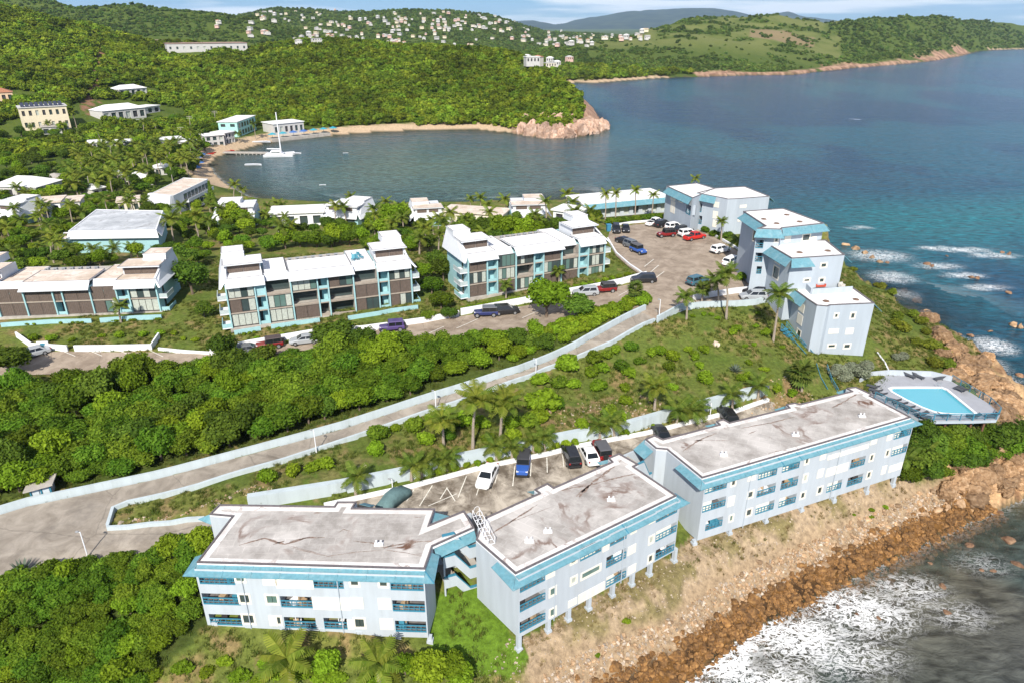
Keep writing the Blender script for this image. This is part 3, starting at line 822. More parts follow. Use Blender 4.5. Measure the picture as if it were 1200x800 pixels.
def paving_mat(name, c0, c1, stain, crack=True, sc=.35, amt=.6):
    m, n, l, b = nodes_of(name)
    t = n.new('ShaderNodeTexCoord')
    a = n.new('ShaderNodeTexNoise'); a.inputs['Scale'].default_value = sc; a.inputs['Detail'].default_value = 10; a.inputs['Roughness'].default_value = .68; a.inputs['Distortion'].default_value = .6
    l.new(t.outputs['Object'], a.inputs['Vector'])
    r = n.new('ShaderNodeValToRGB'); r.color_ramp.elements[0].position = .38; r.color_ramp.elements[1].position = .62
    r.color_ramp.elements[0].color = (*c0, 1); r.color_ramp.elements[1].color = (*c1, 1)
    l.new(a.outputs[0], r.inputs[0])
    s = n.new('ShaderNodeTexNoise'); s.inputs['Scale'].default_value = sc * .55; s.inputs['Detail'].default_value = 9; s.inputs['Roughness'].default_value = .75
    mpn = n.new('ShaderNodeMapping'); mpn.inputs['Location'].default_value = (31, 7, 0); l.new(t.outputs['Object'], mpn.inputs[0]); l.new(mpn.outputs[0], s.inputs['Vector'])
    q = n.new('ShaderNodeMapRange'); q.inputs[1].default_value = .52; q.inputs[2].default_value = .66; q.inputs[4].default_value = amt
    l.new(s.outputs[0], q.inputs[0])
    mx_ = n.new('ShaderNodeMix'); mx_.data_type = 'RGBA'; mx_.inputs[7].default_value = (*stain, 1)
    l.new(q.outputs[0], mx_.inputs[0]); l.new(r.outputs[0], mx_.inputs[6])
    out = mx_.outputs[2]
    if crack:
        v = n.new('ShaderNodeTexVoronoi'); v.feature = 'DISTANCE_TO_EDGE'; v.inputs['Scale'].default_value = .11
        wv = n.new('ShaderNodeVectorMath'); wv.operation = 'MULTIPLY_ADD'; wv.inputs[1].default_value = (1.2, 1.2, 0)
        l.new(a.outputs['Color'], wv.inputs[0]); l.new(t.outputs['Object'], wv.inputs[2]); l.new(wv.outputs[0], v.inputs['Vector'])
        cq = n.new('ShaderNodeMapRange'); cq.inputs[1].default_value = .004; cq.inputs[2].default_value = .010; cq.inputs[3].default_value = .3; cq.inputs[4].default_value = 0
        l.new(v.outputs['Distance'], cq.inputs[0])
        m2 = n.new('ShaderNodeMix'); m2.data_type = 'RGBA'; m2.inputs[7].default_value = (.07, .06, .05, 1)
        l.new(cq.outputs[0], m2.inputs[0]); l.new(out, m2.inputs[6]); out = m2.outputs[2]
    l.new(out, b.inputs['Base Color'])
    b.inputs['Roughness'].default_value = .9; b.inputs['Specular IOR Level'].default_value = .2
    return m
M_ROAD = paving_mat('road_concrete', (.22, .19, .155), (.35, .31, .26), (.14, .125, .11), amt=.5)
M_FORE = paving_mat('forecourt_concrete', (.11, .09, .07), (.42, .375, .315), (.095, .072, .052), sc=.42, amt=.85)
M_LOT = paving_mat('lot_asphalt', (.24, .19, .145), (.37, .305, .24), (.16, .12, .085), amt=.7)
sheet('road', ROADS['road'], hfast, 1.6, M_ROAD, .03)
def cut(poly, x0, keep_left):
    out = []; n = len(poly); ins = lambda p: (p[0] < x0) == keep_left
    for i in range(n):
        a, b = poly[i], poly[(i + 1) % n]
        if ins(a): out.append(a)
        if ins(a) != ins(b): t = (x0 - a[0]) / (b[0] - a[0]); out.append((x0, a[1] + (b[1] - a[1]) * t))
    return out
sheet('forecourt', cut(ROADS['forecourt'], -31.0, True), hfast, 1.6, M_ROAD, .012)
FORE = sheet('parking_lot', cut(ROADS['forecourt'], -31.0, False), hfast, 1.6, M_FORE, .012)
LOT = sheet('upper_parking_lot', ROADS['upper_parking_lot'], hfast, 1.8, M_LOT, .05)

M_LINE = mat('faded_line_paint', (.62, .60, .54), .8, .3, 6.0)
def lines(parent, segs, lift, w=.11):
    ps = grounds([p for s in segs for p in s])
    for i in range(0, len(ps), 2):
        a, b = ps[i], ps[i + 1]
        d = (b - a).normalized(); s = Vector((-d.y, d.x, 0)) * w * .5
        m = MB(); K = 6
        for j in range(K):
            p, q = a.lerp(b, j / K), a.lerp(b, (j + 1) / K)
            p.z = hz(p.x, p.y) + lift; q.z = hz(q.x, q.y) + lift
            m.quad(p - s, p + s, q + s, q - s)
        m.build('parking_line', M_LINE, parent)
Z6 = lambda pts: [tuple((480 + x / 6, 480 + y / 6) for x, y in s) for s in pts]
lines(FORE, Z6([((160, 530), (70, 675)), ((400, 465), (340, 615)), ((265, 545), (215, 625)), ((500, 500), (470, 600)), ((625, 425), (600, 515)), ((740, 395), (725, 535)), ((855, 370), (850, 465)), ((965, 335), (968, 440)), ((1075, 310), (1085, 400)), ((30, 560), (-20, 640)), ((330, 590), (130, 675)), ((260, 545), (320, 640))]), .03)
Z1 = lambda pts: [tuple((700 + x / 6, 200 + y / 6) for x, y in s) for s in pts]
lines(LOT, Z1([((330, 678), (397, 626)), ((368, 722), (432, 668)), ((400, 765), (470, 712))]), .07, .16)
ZT = lambda pts: [tuple((0 + x / 5.44, 270 + y / 5.44) for x, y in s) for s in pts]
lines(LOT, ZT([((395, 768), (480, 802)), ((570, 766), (650, 800)), ((755, 764), (840, 800)), ((960, 768), (1040, 805))]) + [((420, 400), (455, 391)), ((535, 385), (560, 374)), ((612, 373), (632, 364)), ((655, 362), (672, 352)), ((725, 347), (742, 338)), ((500, 392), (520, 383))], .07, .13)
# ------------------------------------------------------------------ building kit
RECESS = mat('balcony_tile', (.16, .15, .15), .7, .2, 2.0)  # dark colour carries the shade of the balcony recess, floor and back wall
def offset_poly(poly, d):
    """move every edge of a counter-clockwise polygon inwards by d"""
    n = len(poly); out = []
    P = [Vector((p[0], p[1])) for p in poly]
    for i in range(n):
        a, b, c = P[i - 1], P[i], P[(i + 1) % n]
        u = (b - a).normalized(); v = (c - b).normalized()
        nu, nv = Vector((-u.y, u.x)), Vector((-v.y, v.x))
        k = 1 + nu.dot(nv)
        m = (nu + nv) / max(k, .35)
        out.append(tuple(b + m * d))
    return out

def ring(mb, outer, inner, z0, z1):
    n = len(outer)
    vs = [(*p, z0) for p in outer] + [(*p, z1) for p in outer] + [(*p, z1) for p in inner] + [(*p, z0) for p in inner]
    fs = []
    for i in range(n):
        j = (i + 1) % n
        fs += [(i, j, n + j, n + i), (n + i, n + j, 2 * n + j, 2 * n + i), (2 * n + i, 2 * n + j, 3 * n + j, 3 * n + i)]
    mb.add(vs, fs)

def holed_wall(mb, fr, a0, a1, c0, c1, holes, b=0.0, reveal=.12):
    """a wall in the plane b with rectangular holes (a0, a1, c0, c1[, depth]); c0/c1 of the wall may differ left and right"""
    cl = c0 if isinstance(c0, tuple) else (c0, c0)
    ct = c1 if isinstance(c1, tuple) else (c1, c1)
    A = sorted({a0, a1} | {x for h in holes for x in h[:2]})
    lo = max(cl); hi = min(ct)
    C = sorted({lo, hi} | {x for h in holes for x in h[2:4]})
    A = [a for a in A if a0 - 1e-6 <= a <= a1 + 1e-6]; C = [c for c in C if lo - 1e-6 <= c <= hi + 1e-6]
    P = fr.P
    for i in range(len(A) - 1):
        for j in range(len(C) - 1):
            x, z = (A[i] + A[i + 1]) / 2, (C[j] + C[j + 1]) / 2
            if any(h[0] < x < h[1] and h[2] < z < h[3] for h in holes): continue
            mb.quad(P(A[i], b, C[j]), P(A[i + 1], b, C[j]), P(A[i + 1], b, C[j + 1]), P(A[i], b, C[j + 1]))
    for lev, ed in ((cl, lo), (ct, hi)):
        if abs(lev[0] - ed) > 1e-4 or abs(lev[1] - ed) > 1e-4:
            mb.quad(P(a0, b, lev[0]), P(a1, b, lev[1]), P(a1, b, ed), P(a0, b, ed))
    for h in holes:
        d = b + (h[4] if len(h) > 4 else reveal)
        x0, x1, z0, z1 = h[:4]
        mb.quad(P(x0, b, z0), P(x1, b, z0), P(x1, d, z0), P(x0, d, z0))
        mb.quad(P(x0, d, z1), P(x1, d, z1), P(x1, b, z1), P(x0, b, z1))
        mb.quad(P(x0, b, z0), P(x0, d, z0), P(x0, d, z1), P(x0, b, z1))
        mb.quad(P(x1, d, z0), P(x1, b, z0), P(x1, b, z1), P(x1, d, z1))

def frame_box(mb, fr, x0, x1, z0, z1, w, b0, b1):
    mb.box(fr, x0, x0 + w, b0, b1, z0, z1); mb.box(fr, x1 - w, x1, b0, b1, z0, z1)
    mb.box(fr, x0 + w, x1 - w, b0, b1, z0, z0 + w); mb.box(fr, x0 + w, x1 - w, b0, b1, z1 - w, z1)

def add_window(T, fr, h, fm=None, pm=None, mull=1, surround=.16, b=0.0):
    """surround frame proud of the wall, and the panes in it"""
    x0, x1, z0, z1 = h[:4]
    m = MB()
    frame_box(m, fr, x0 - surround, x1 + surround, z0 - surround, z1 + surround, surround + .03, b - .035, b + .09)
    o = m.build('window', fm or CREAM, T)
    n = max(1, mull)
    for k in range(n):
        a = x0 + (x1 - x0) * k / n + .02; e = x0 + (x1 - x0) * (k + 1) / n - .02
        MB().box(fr, a, e, b + .055 + .012 * (k % 2), b + .085 + .012 * (k % 2), z0, z1).build('pane', pm or PANE, o)
    return o

def add_balcony(T, fr, h, depth=1.3, rail=TEAL, closed=0.0, b=0.0, proud=0.0, rail_h=.95, rng=random):
    x0, x1, z0, z1 = h[:4]
    P = fr.P
    m = MB(); d = b + depth
    s = x0 + (x1 - x0) * (.25 + .3 * rng.random())
    m.box(fr, x0, s, d - .05, d + .05, z0, z1)
    m.quad(P(x0, b + .13, z0 + .01), P(x1, b + .13, z0 + .01), P(x1, d, z0 + .01), P(x0, d, z0 + .01))
    o = m.build('balcony', RECESS, T)
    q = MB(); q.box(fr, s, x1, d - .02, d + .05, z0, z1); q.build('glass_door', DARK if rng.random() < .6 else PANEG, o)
    r = MB()
    bb = b - proud
    rh = min(rail_h, (z1 - z0) * .62)
    r.box(fr, x0, x1, bb - .03, bb + .05, z0 + rh - .09, z0 + rh)
    r.box(fr, x0, x1, bb - .03, bb + .05, z0, z0 + .14)
    r.box(fr, x0 + .01, x1 - .01, bb - .01, bb + .03, z0 + rh * .45, z0 + rh * .45 + .07)
    n = max(2, int((x1 - x0) / .45))
    for k in range(n + 1):
        a = x0 + (x1 - x0 - .05) * k / n
        r.box(fr, a, a + .05, bb - .02, bb + .04, z0 + .14, z0 + rh - .09)
    r.build('railing', rail, o)
    if closed:
        w_ = MB(); w_.box(fr, x0 + .02, x0 + (x1 - x0) * closed, b + .12, b + .18, z0, z1); w_.build('shutter', CREAM, o)
    return o

def add_panel(T, fr, h, b=0.0):
    x0, x1, z0, z1 = h[:4]
    m = MB(); m.box(fr, x0, x1, b - .05, b + .02, z0, z1); o = m.build('shutter_panel', CREAM, T)
    n = max(1, round((x1 - x0) / 1.3))
    for k in range(1, n):
        a = x0 + (x1 - x0) * k / n
        MB().box(fr, a - .03, a + .03, b - .075, b - .048, z0 + .04, z1 - .04).build('batten', WHITE, o)
    return o

def roof_mat(name, c0, c1, rust=(.13, .055, .03), rs=.10, ang=0.0, rust_amt=.8):
    m, n, l, b = nodes_of(name)
    t = n.new('ShaderNodeTexCoord')
    mp_ = n.new('ShaderNodeMapping'); mp_.inputs['Rotation'].default_value = (0, 0, ang); l.new(t.outputs['Object'], mp_.inputs[0])
    a = n.new('ShaderNodeTexNoise'); a.inputs['Scale'].default_value = .22; a.inputs['Detail'].default_value = 9; a.inputs['Roughness'].default_value = .7
    l.new(mp_.outputs[0], a.inputs['Vector'])
    r = n.new('ShaderNodeValToRGB'); r.color_ramp.elements[0].position = .36; r.color_ramp.elements[1].position = .6
    r.color_ramp.elements[0].color = (*c0, 1); r.color_ramp.elements[1].color = (*c1, 1)
    l.new(a.outputs[0], r.inputs[0])
    br = n.new('ShaderNodeTexBrick'); br.inputs['Scale'].default_value = 1; br.inputs['Brick Width'].default_value = 2.4; br.inputs['Row Height'].default_value = 1.0; br.inputs['Mortar Size'].default_value = .035
    br.inputs['Color1'].default_value = (1, 1, 1, 1); br.inputs['Color2'].default_value = (.90, .90, .90, 1); br.inputs['Mortar'].default_value = (1.12, 1.12, 1.12, 1)
    l.new(mp_.outputs[0], br.inputs['Vector'])
    mu = n.new('ShaderNodeMix'); mu.data_type = 'RGBA'; mu.blend_type = 'MULTIPLY'; mu.inputs[0].default_value = .8
    l.new(r.outputs[0], mu.inputs[6]); l.new(br.outputs[0], mu.inputs[7])
    # rust-brown ponding marks along the falls
    v = n.new('ShaderNodeTexNoise'); v.inputs['Scale'].default_value = rs; v.inputs['Detail'].default_value = 9; v.inputs['Roughness'].default_value = .55; v.inputs['Distortion'].default_value = .8
    l.new(mp_.outputs[0], v.inputs['Vector'])
    s1 = n.new('ShaderNodeMath'); s1.operation = 'SUBTRACT'; s1.inputs[1].default_value = .5; l.new(v.outputs[0], s1.inputs[0])
    s2 = n.new('ShaderNodeMath'); s2.operation = 'ABSOLUTE'; l.new(s1.outputs[0], s2.inputs[0])
    s3 = n.new('ShaderNodeMapRange'); s3.inputs[1].default_value = .006; s3.inputs[2].default_value = .035; s3.inputs[3].default_value = 1; s3.inputs[4].default_value = 0
    l.new(s2.outputs[0], s3.inputs[0])
    g = n.new('ShaderNodeTexNoise'); g.inputs['Scale'].default_value = .22; g.inputs['Detail'].default_value = 6
    l.new(mp_.outputs[0], g.inputs['Vector'])
    g2 = n.new('ShaderNodeMapRange'); g2.inputs[1].default_value = .44; g2.inputs[2].default_value = .60; g2.inputs[4].default_value = rust_amt; l.new(g.outputs[0], g2.inputs[0])
    ml_ = n.new('ShaderNodeMath'); ml_.operation = 'MULTIPLY'; l.new(s3.outputs[0], ml_.inputs[0]); l.new(g2.outputs[0], ml_.inputs[1])
    mx_ = n.new('ShaderNodeMix'); mx_.data_type = 'RGBA'; mx_.inputs[7].default_value = (*rust, 1)
    l.new(ml_.outputs[0], mx_.inputs[0]); l.new(mu.outputs[2], mx_.inputs[6])
    l.new(mx_.outputs[2], b.inputs['Base Color']); b.inputs['Roughness'].default_value = .9; b.inputs['Specular IOR Level'].default_value = .2
    return m
ROOF_DIRTY = [roof_mat('weathered_roof_%d' % i, (.29, .268, .245), (.54, .51, .48), rust=(.12, .055, .03), rust_amt=.95, ang=a) for i, a in enumerate((-.04, .59, .41))]
ROOF_WHITE = roof_mat('white_membrane_roof', (.72, .71, .70), (.80, .80, .79), rust=(.22, .15, .11), rs=.3, rust_amt=.35)
ROOF_SEAL = roof_mat('sealed_roof_edge', (.58, .55, .53), (.80, .78, .76), rs=.25, rust_amt=.6)
ROOF_TAN = roof_mat('sandy_roof', (.50, .40, .31), (.72, .64, .56), rust=(.25, .13, .07), rs=.2, rust_amt=.5)

def Z(reg, scale):
    def f(x, y): return reg[0] + x / scale, reg[1] + y / scale
    return f

OFF = .55
def front_block(name, label, roofpx, zr, zf, spec, bot, pillars, rmat, left_ret, right_ret, vents, aw_len=2.7, back_awn=(), wallpx=None):
    out = [XY(at(x, y, zr)) for x, y in roofpx]
    P0, P1 = Vector((*out[0], 0)), Vector((*out[1], 0))
    u = (P1 - P0).normalized()
    fr = Fr(P0, u); fr = Fr(fr.P(0, -OFF, 0), u)          # the wall stands a little in front of the roof edge
    L = (P1 - P0).length
    c = (P0 + P1) / 2
    T = thing(name, label, 'apartment block', (c.x + fr.v.x * 5, c.y + fr.v.y * 5, hz(c.x, c.y)), 'seaside apartment blocks')
    holes, bal, win, pan = [], [], [], []
    for kind, lb, rt in spec:
        a0, c0 = fr.hit(*zf(*lb)); a1, c1 = fr.hit(*zf(*rt))
        a0 = max(a0, .12); a1 = min(a1, L - .12)
        c1 = min(c1, zr - .5)
        if kind == 'b': c1 = min(max(c1, c0 + 1.35), zr - .45); h = (a0, a1, c0, c1, 1.3); holes.append(h); bal.append(h)
        elif kind[0] == 'w':
            h = (a0, a1, c0, max(c1, c0 + .7), .10); holes.append(h); win.append((h, int(kind[1:] or 1)))
        else: pan.append((a0, a1, c0, c1))
    _, cb0 = fr.hit(*zf(*bot[0])); _, cb1 = fr.hit(*zf(*bot[1]))
    w = MB()
    holed_wall(w, fr, 0, L, (cb0, cb1), zr - .3, holes)
    # the other walls follow the roof edge
    fl, frr = fr.P(0, 0, 0), fr.P(L, 0, 0)
    ring_ = [(fl.x, fl.y), (frr.x, frr.y)] + (out[2:] if wallpx is None else [XY(at(x, y, zr)) for x, y in wallpx])
    zb = lambda p: cb0 + (cb1 - cb0) * min(max(fr.loc((*p, 0))[0] / L, 0), 1)
    n = len(out); nw = len(ring_)
    m = MB(); m.add([(*p, zr - .43) for p in offset_poly(out, .03)], [tuple(range(n - 1, -1, -1))]); m.build('soffit', WALL, T)
    for i in range(1, nw):
        a, b = ring_[i], ring_[(i + 1) % nw]
        w.quad((*a, zb(a)), (*b, zb(b)), (*b, zr - .3), (*a, zr - .3))
    # soffit of the lowest floor
    fl2 = [(*p, zb(p) + .01) for p in ring_]
    w.add(fl2, [tuple(range(nw - 1, -1, -1))])
    w.build('wall', WALL, T)
    for h in bal:
        add_balcony(T, fr, h, closed=random.choice([0, 0, 0, .4, .75]), proud=.0)
    for h, k in win: add_window(T, fr, h, mull=k, pm=random.choice([PANE, PANE, PANEG, CURT]))
    for h in pan: add_panel(T, fr, h)
    # roof, coping, white upstand
    inn = offset_poly(out, .17)
    m = MB(); m.add([(*p, zr - .16) for p in inn], [tuple(range(n))]); rf = m.build('roof', rmat, T)
    m = MB(); ring(m, out, inn, zr - .14, zr); m.build('coping', COPING, T)
    o2 = offset_poly(out, .02)
    m = MB()
    for i in range(n):
        a, b = o2[i], o2[(i + 1) % n]
        m.quad((*a, zr - .42), (*b, zr - .42), (*b, zr - .13), (*a, zr - .13))
    m.build('fascia', WHITE, T)
    i1, i2 = offset_poly(out, .16), offset_poly(out, .75)
    m = MB(); ring(m, i1, i2, zr - .2, zr - .135); m.build('roof_edge_seal', ROOF_SEAL, rf)
    for (x, y) in vents:
        p = at(x, y, zr - .16)
        m = MB()
        for s in (-.22, .22): m.tube(p + Vector((s, 0, 0)), p + Vector((s, 0, .55)), .09, n=8)
        m.box(Fr(p, (1, 0)), -.42, .42, -.2, .2, 0, .18)
        m.build('vent_pipe', WHITE, rf)
    # mansard awning in sheets
    z1, z0, ov = zr - .34, zr - .74, .5
    k = max(2, round(L / aw_len))
    for i in range(k):
        a, b = L * i / k, L * (i + 1) / k
        al_, bl_ = a, b
        if i == 0 and left_ret: al_ = -.95
        if i == k - 1 and right_ret: bl_ = L + .95
        m = MB(); P = fr.P; g = .035
        for off in (0,):
            m.hexa([P(al_ + g, -ov, z0 - .05), P(bl_ - g, -ov, z0 - .05), P(b - g, OFF + .02, z1 - .05), P(a + g, OFF + .02, z1 - .05), P(al_ + g, -ov, z0 + .02), P(bl_ - g, -ov, z0 + .02), P(b - g, OFF + .02, z1 + .02), P(a + g, OFF + .02, z1 + .02)])
        pn = m.build('awning_panel', AWN, T)
        s = MB(); s.hexa([P(bl_ - .07, -ov - .01, z0 - .02), P(bl_ + .03, -ov - .01, z0 - .02), P(b + .03, OFF, z1 - .02), P(b - .07, OFF, z1 - .02), P(bl_ - .07, -ov - .01, z0 + .06), P(bl_ + .03, -ov - .01, z0 + .06), P(b + .03, OFF, z1 + .06), P(b - .07, OFF, z1 + .06)])
        s.build('seam', TEAL if random.random() < .25 else AWN, pn)
    for side, ret in ((0, left_ret), (1, right_ret)):
        if not ret: continue
        aa = 0 if side == 0 else L; sg = -1 if side == 0 else 1
        m = MB(); P = fr.P
        q = [P(aa + sg * .95, -ov, z0), P(aa + sg * .95, OFF + ret, z0), P(aa, OFF + ret, z1), P(aa, OFF + .02, z1)]
        if side == 1: q = q[::-1]
        dn = Vector((0, 0, -.06))
        m.hexa([v + dn for v in q][::-1] + q[::-1])
        m.build('awning_panel', AWN, T)
    for (p0, p1, dr) in back_awn:        # small canopies over the entrances
        a, b = at(*p0, zr - .5), at(*p1, zr - .5)
        d = Vector((dr[0], dr[1], 0))
        m = MB(); m.hexa([a + d + Vector((0, 0, -.95)), b + d + Vector((0, 0, -.95)), b + Vector((0, 0, -.06)), a + Vector((0, 0, -.06)), a + d + Vector((0, 0, -.9)), b + d + Vector((0, 0, -.9)), b, a])
        m.build('entrance_canopy', AWN, T)
    # stilts
    for (x, y) in pillars:
        a, cc = fr.hit(*zf(x, y), .25)
        p = fr.P(a, .25, 0); gz_ = hz(p.x, p.y) - .3
        top = cb0 + (cb1 - cb0) * a / L + .02
        m = MB(); m.box(fr, a - .2, a + .2, .05, .45, gz_, top); m.box(fr, a - .3, a + .3, -.05, .55, gz_, gz_ + .55)
        m.build('stilt', WALL, T)
    # rear stilts and a plinth wall under the back
    m = MB(); m.box(fr, .5, L - .5, 4.2, 4.5, 3.5, min(cb0, cb1)); m.build('plinth', CONC, T)
    for a in (L * .2, L * .62):            # rain pipes on the facade
        m = MB(); m.tube(fr.P(a, -.07, cb0 - .2 + (cb1 - cb0) * a / L), fr.P(a, -.07, zr - 1.2), .05, n=6); m.build('rain_pipe', WALLB, T)
    return T, fr, L

zA = Z((210, 640), 3.75); zB = Z((590, 560), 3.81); zC = Z((790, 480), 4.138)
ROOF_A = [(230, 658), (498, 665.7), (507, 639), (556, 617), (544, 597), (503.6, 613.3), (510, 595), (413.5, 594), (418, 586.7), (395, 586.7), (391.5, 592), (256.7, 590), (245, 601.7), (271.7, 604)]
ROOF_B = [(604, 671.3), (793.3, 579.7), (743, 545.7), (748.5, 543), (725.5, 530), (712.6, 535.6), (717, 540), (649, 570), (641.7, 565), (626, 572.5), (631.7, 576.7), (567, 606), (557.5, 631)]
ROOF_C = [(823, 559), (1068, 488), (1020, 463), (1023, 461.7), (1003, 452.5), (991.7, 454), (998, 457.5), (937.5, 472.5), (931.7, 471), (921, 473), (925, 476.7), (855, 494), (848, 490), (839, 492.5), (843, 496.5), (777, 513.5), (767, 509), (755.8, 513.5), (769, 524.6), (781.5, 525.5)]
SPEC_A = [('b', (92, 163), (240, 133)), ('w1', (252, 152), (283, 125)), ('p', (370, 168), (425, 128)), ('p', (428, 180), (588, 146)), ('b', (593, 180), (720, 148)), ('w1', (755, 170), (785, 140)), ('w1', (882, 174), (912, 143)), ('b', (930, 190), (1100, 160)),
          ('b', (107, 252), (262, 215)), ('w1', (270, 246), (305, 211)), ('w2', (388, 249), (428, 215)), ('b', (450, 265), (583, 225)), ('p', (590, 274), (750, 226)), ('p', (756, 270), (807, 224)), ('p', (877, 273), (930, 227)), ('b', (940, 283), (1112, 240)),
          ('b', (140, 342), (270, 304)), ('w2', (285, 336), (325, 300)), ('p', (400, 346), (428, 302)), ('w1', (433, 340), (444, 308)), ('b', (467, 355), (598, 315)), ('b', (640, 359), (736, 320)), ('p', (742, 362), (766, 321)), ('w2', (775, 354), (812, 317)), ('p', (885, 362), (940, 317)), ('b', (952, 372), (1118, 330))]
SPEC_B = [('b', (52, 522), (185, 440)), ('p', (190, 452), (232, 402)), ('w1', (302, 383), (325, 350)), ('b', (342, 371), (437, 310)), ('p', (442, 330), (472, 290)), ('b', (475, 304), (550, 250)), ('w1', (573, 244), (592, 213)), ('p', (648, 206), (678, 172)), ('b', (680, 198), (776, 135)),
          ('b', (40, 616), (187, 516)), ('w1', (208, 527), (232, 483)), ('w1', (302, 475), (326, 434)), ('w2', (349, 451), (432, 384)), ('b', (457, 401), (549, 320)), ('p', (553, 346), (592, 289)), ('w1', (650, 293), (671, 253)), ('b', (678, 284), (774, 217)),
          ('b', (40, 708), (187, 603)), ('w1', (208, 620), (232, 575)), ('p', (288, 579), (328, 528)), ('p', (333, 560), (452, 458)), ('b', (457, 488), (548, 407)), ('p', (553, 433), (592, 377)), ('w1', (646, 377), (667, 338)), ('b', (676, 366), (768, 302))]
SPEC_C = [('b', (127, 414), (255, 362)), ('w1', (277, 368), (299, 337)), ('p', (355, 347), (398, 307)), ('b', (405, 340), (500, 288)), ('b', (521, 304), (610, 252)), ('w1', (634, 262), (654, 232)), ('p', (705, 244), (738, 206)), ('p', (742, 243), (946, 162)), ('p', (950, 170), (985, 140)), ('p', (1028, 150), (1060, 115)), ('b', (1063, 144), (1150, 98)),
          ('b', (112, 505), (250, 437)), ('p', (256, 470), (296, 412)), ('w1', (357, 427), (384, 391)), ('b', (398, 424), (493, 364)), ('b', (513, 389), (602, 331)), ('w1', (625, 347), (647, 310)), ('p', (690, 331), (728, 281)), ('p', (732, 325), (848, 252)), ('b', (850, 286), (928, 233)), ('w1', (947, 247), (969, 214)), ('w1', (1024, 225), (1045, 192)), ('b', (1050, 225), (1138, 177)),
          ('b', (149, 586), (236, 528)), ('w1', (267, 540), (286, 508)), ('w1', (348, 515), (377, 477)), ('b', (391, 508), (485, 451)), ('b', (504, 474), (592, 418)), ('w1', (612, 430), (636, 396)), ('w1', (693, 407), (719, 370)), ('b', (736, 401), (814, 346)), ('b', (834, 373), (916, 316)), ('w1', (933, 331), (956, 297)), ('p', (1000, 314), (1033, 266)), ('p', (1037, 304), (1138, 242))]
BA, frA, LA = front_block('apartment_block', 'three-storey pale blue apartment block beside the ramp, overgrown with green bushes in front', ROOF_A, 15, zA, SPEC_A, ((130, 371), (1130, 401)), [(175, 395), (320, 400), (470, 405), (640, 410), (800, 418), (968, 428), (1105, 440)], ROOF_DIRTY[0], 1.5, 2.6,
    [(444, 638)], back_awn=[((256, 598), (271, 604), (-2.2, -.2)), ((510, 600), (503, 612), (1.6, .5)), ((421, 590), (434, 593), (.2, 1.4)), ((508, 639), (555, 618), (.35, -.8))], wallpx=[(507, 639), (503.6, 613.3)] + ROOF_A[6:])
BB, frB, LB = front_block('apartment_block', 'three-storey pale blue apartment block with balconies, between stair tower and lawn gap', ROOF_B, 15, zB, SPEC_B, ((50, 722), (775, 318)), [(68, 783), (197, 716), (287, 662), (377, 614), (482, 550), (569, 500), (647, 459), (757, 400)], ROOF_DIRTY[1], 2.6, 1.0,
    [(642, 623), (716, 586), (620, 634)], back_awn=[((628, 574), (636, 577), (-.9, 1.0)), ((713, 538), (717, 541), (-1.2, .8))])
BC, frC, LC = front_block('apartment_block', 'three-storey pale blue apartment block next to the pool deck', ROOF_C, 15, zC, SPEC_C, ((130, 627), (1140, 302)), [(95, 645), (265, 602), (440, 547), (612, 494), (770, 442), (928, 402), (1062, 348)], ROOF_DIRTY[2], 3.6, 1.6,
    [(1010, 488), (932, 510), (848, 533)], back_awn=[((842, 495), (846, 497), (-1.4, .8)), ((756, 514), (769, 525), (-1.5, -.9)), ((921, 475), (925, 478), (-1.2, .6)), ((992, 455), (998, 458), (-1.0, .6))])

# rust-brown ponding lines and patches on the weathered roofs
RUST = mat('rust_line', (.21, .15, .12), .95, .5, 4.0, dirt=(.40, .37, .34), dirt_amt=1.0, dirt_scale=3.0)
def stain(T, pts, w, zr=15.0, seed=0):
    rf = [c for c in T.children if c.name.split('.')[0] == 'roof'][0]; rr = random.Random(seed); q = [at(x, y, zr - .152) for x, y in pts]; P = []
    for a, b in zip(q[:-1], q[1:]):
        k = max(2, int((b - a).length / .35)); P += [a.lerp(b, i / k) for i in range(k)]
    P.append(q[-1]); L, R = [], []
    for i, p in enumerate(P):
        d = (P[min(i + 1, len(P) - 1)] - P[max(i - 1, 0)]).normalized(); s_ = Vector((-d.y, d.x, 0)); e = min(1, .25 + min(i, len(P) - 1 - i) * .3)
        L.append(p + s_ * w * e * rr.uniform(.1, 1)); R.append(p - s_ * w * e * rr.uniform(.1, 1))
    m = MB(); n = len(P); m.add(R + L, [(i, i + 1, n + i + 1, n + i) for i in range(n - 1)]); m.build('rust_stain', RUST, rf)
z7 = Z((340, 560), 5.44); z5 = Z((400, 400), 3.0); zc3 = Z((800, 400), 3.0); z40 = Z((0, 400), 3.0)
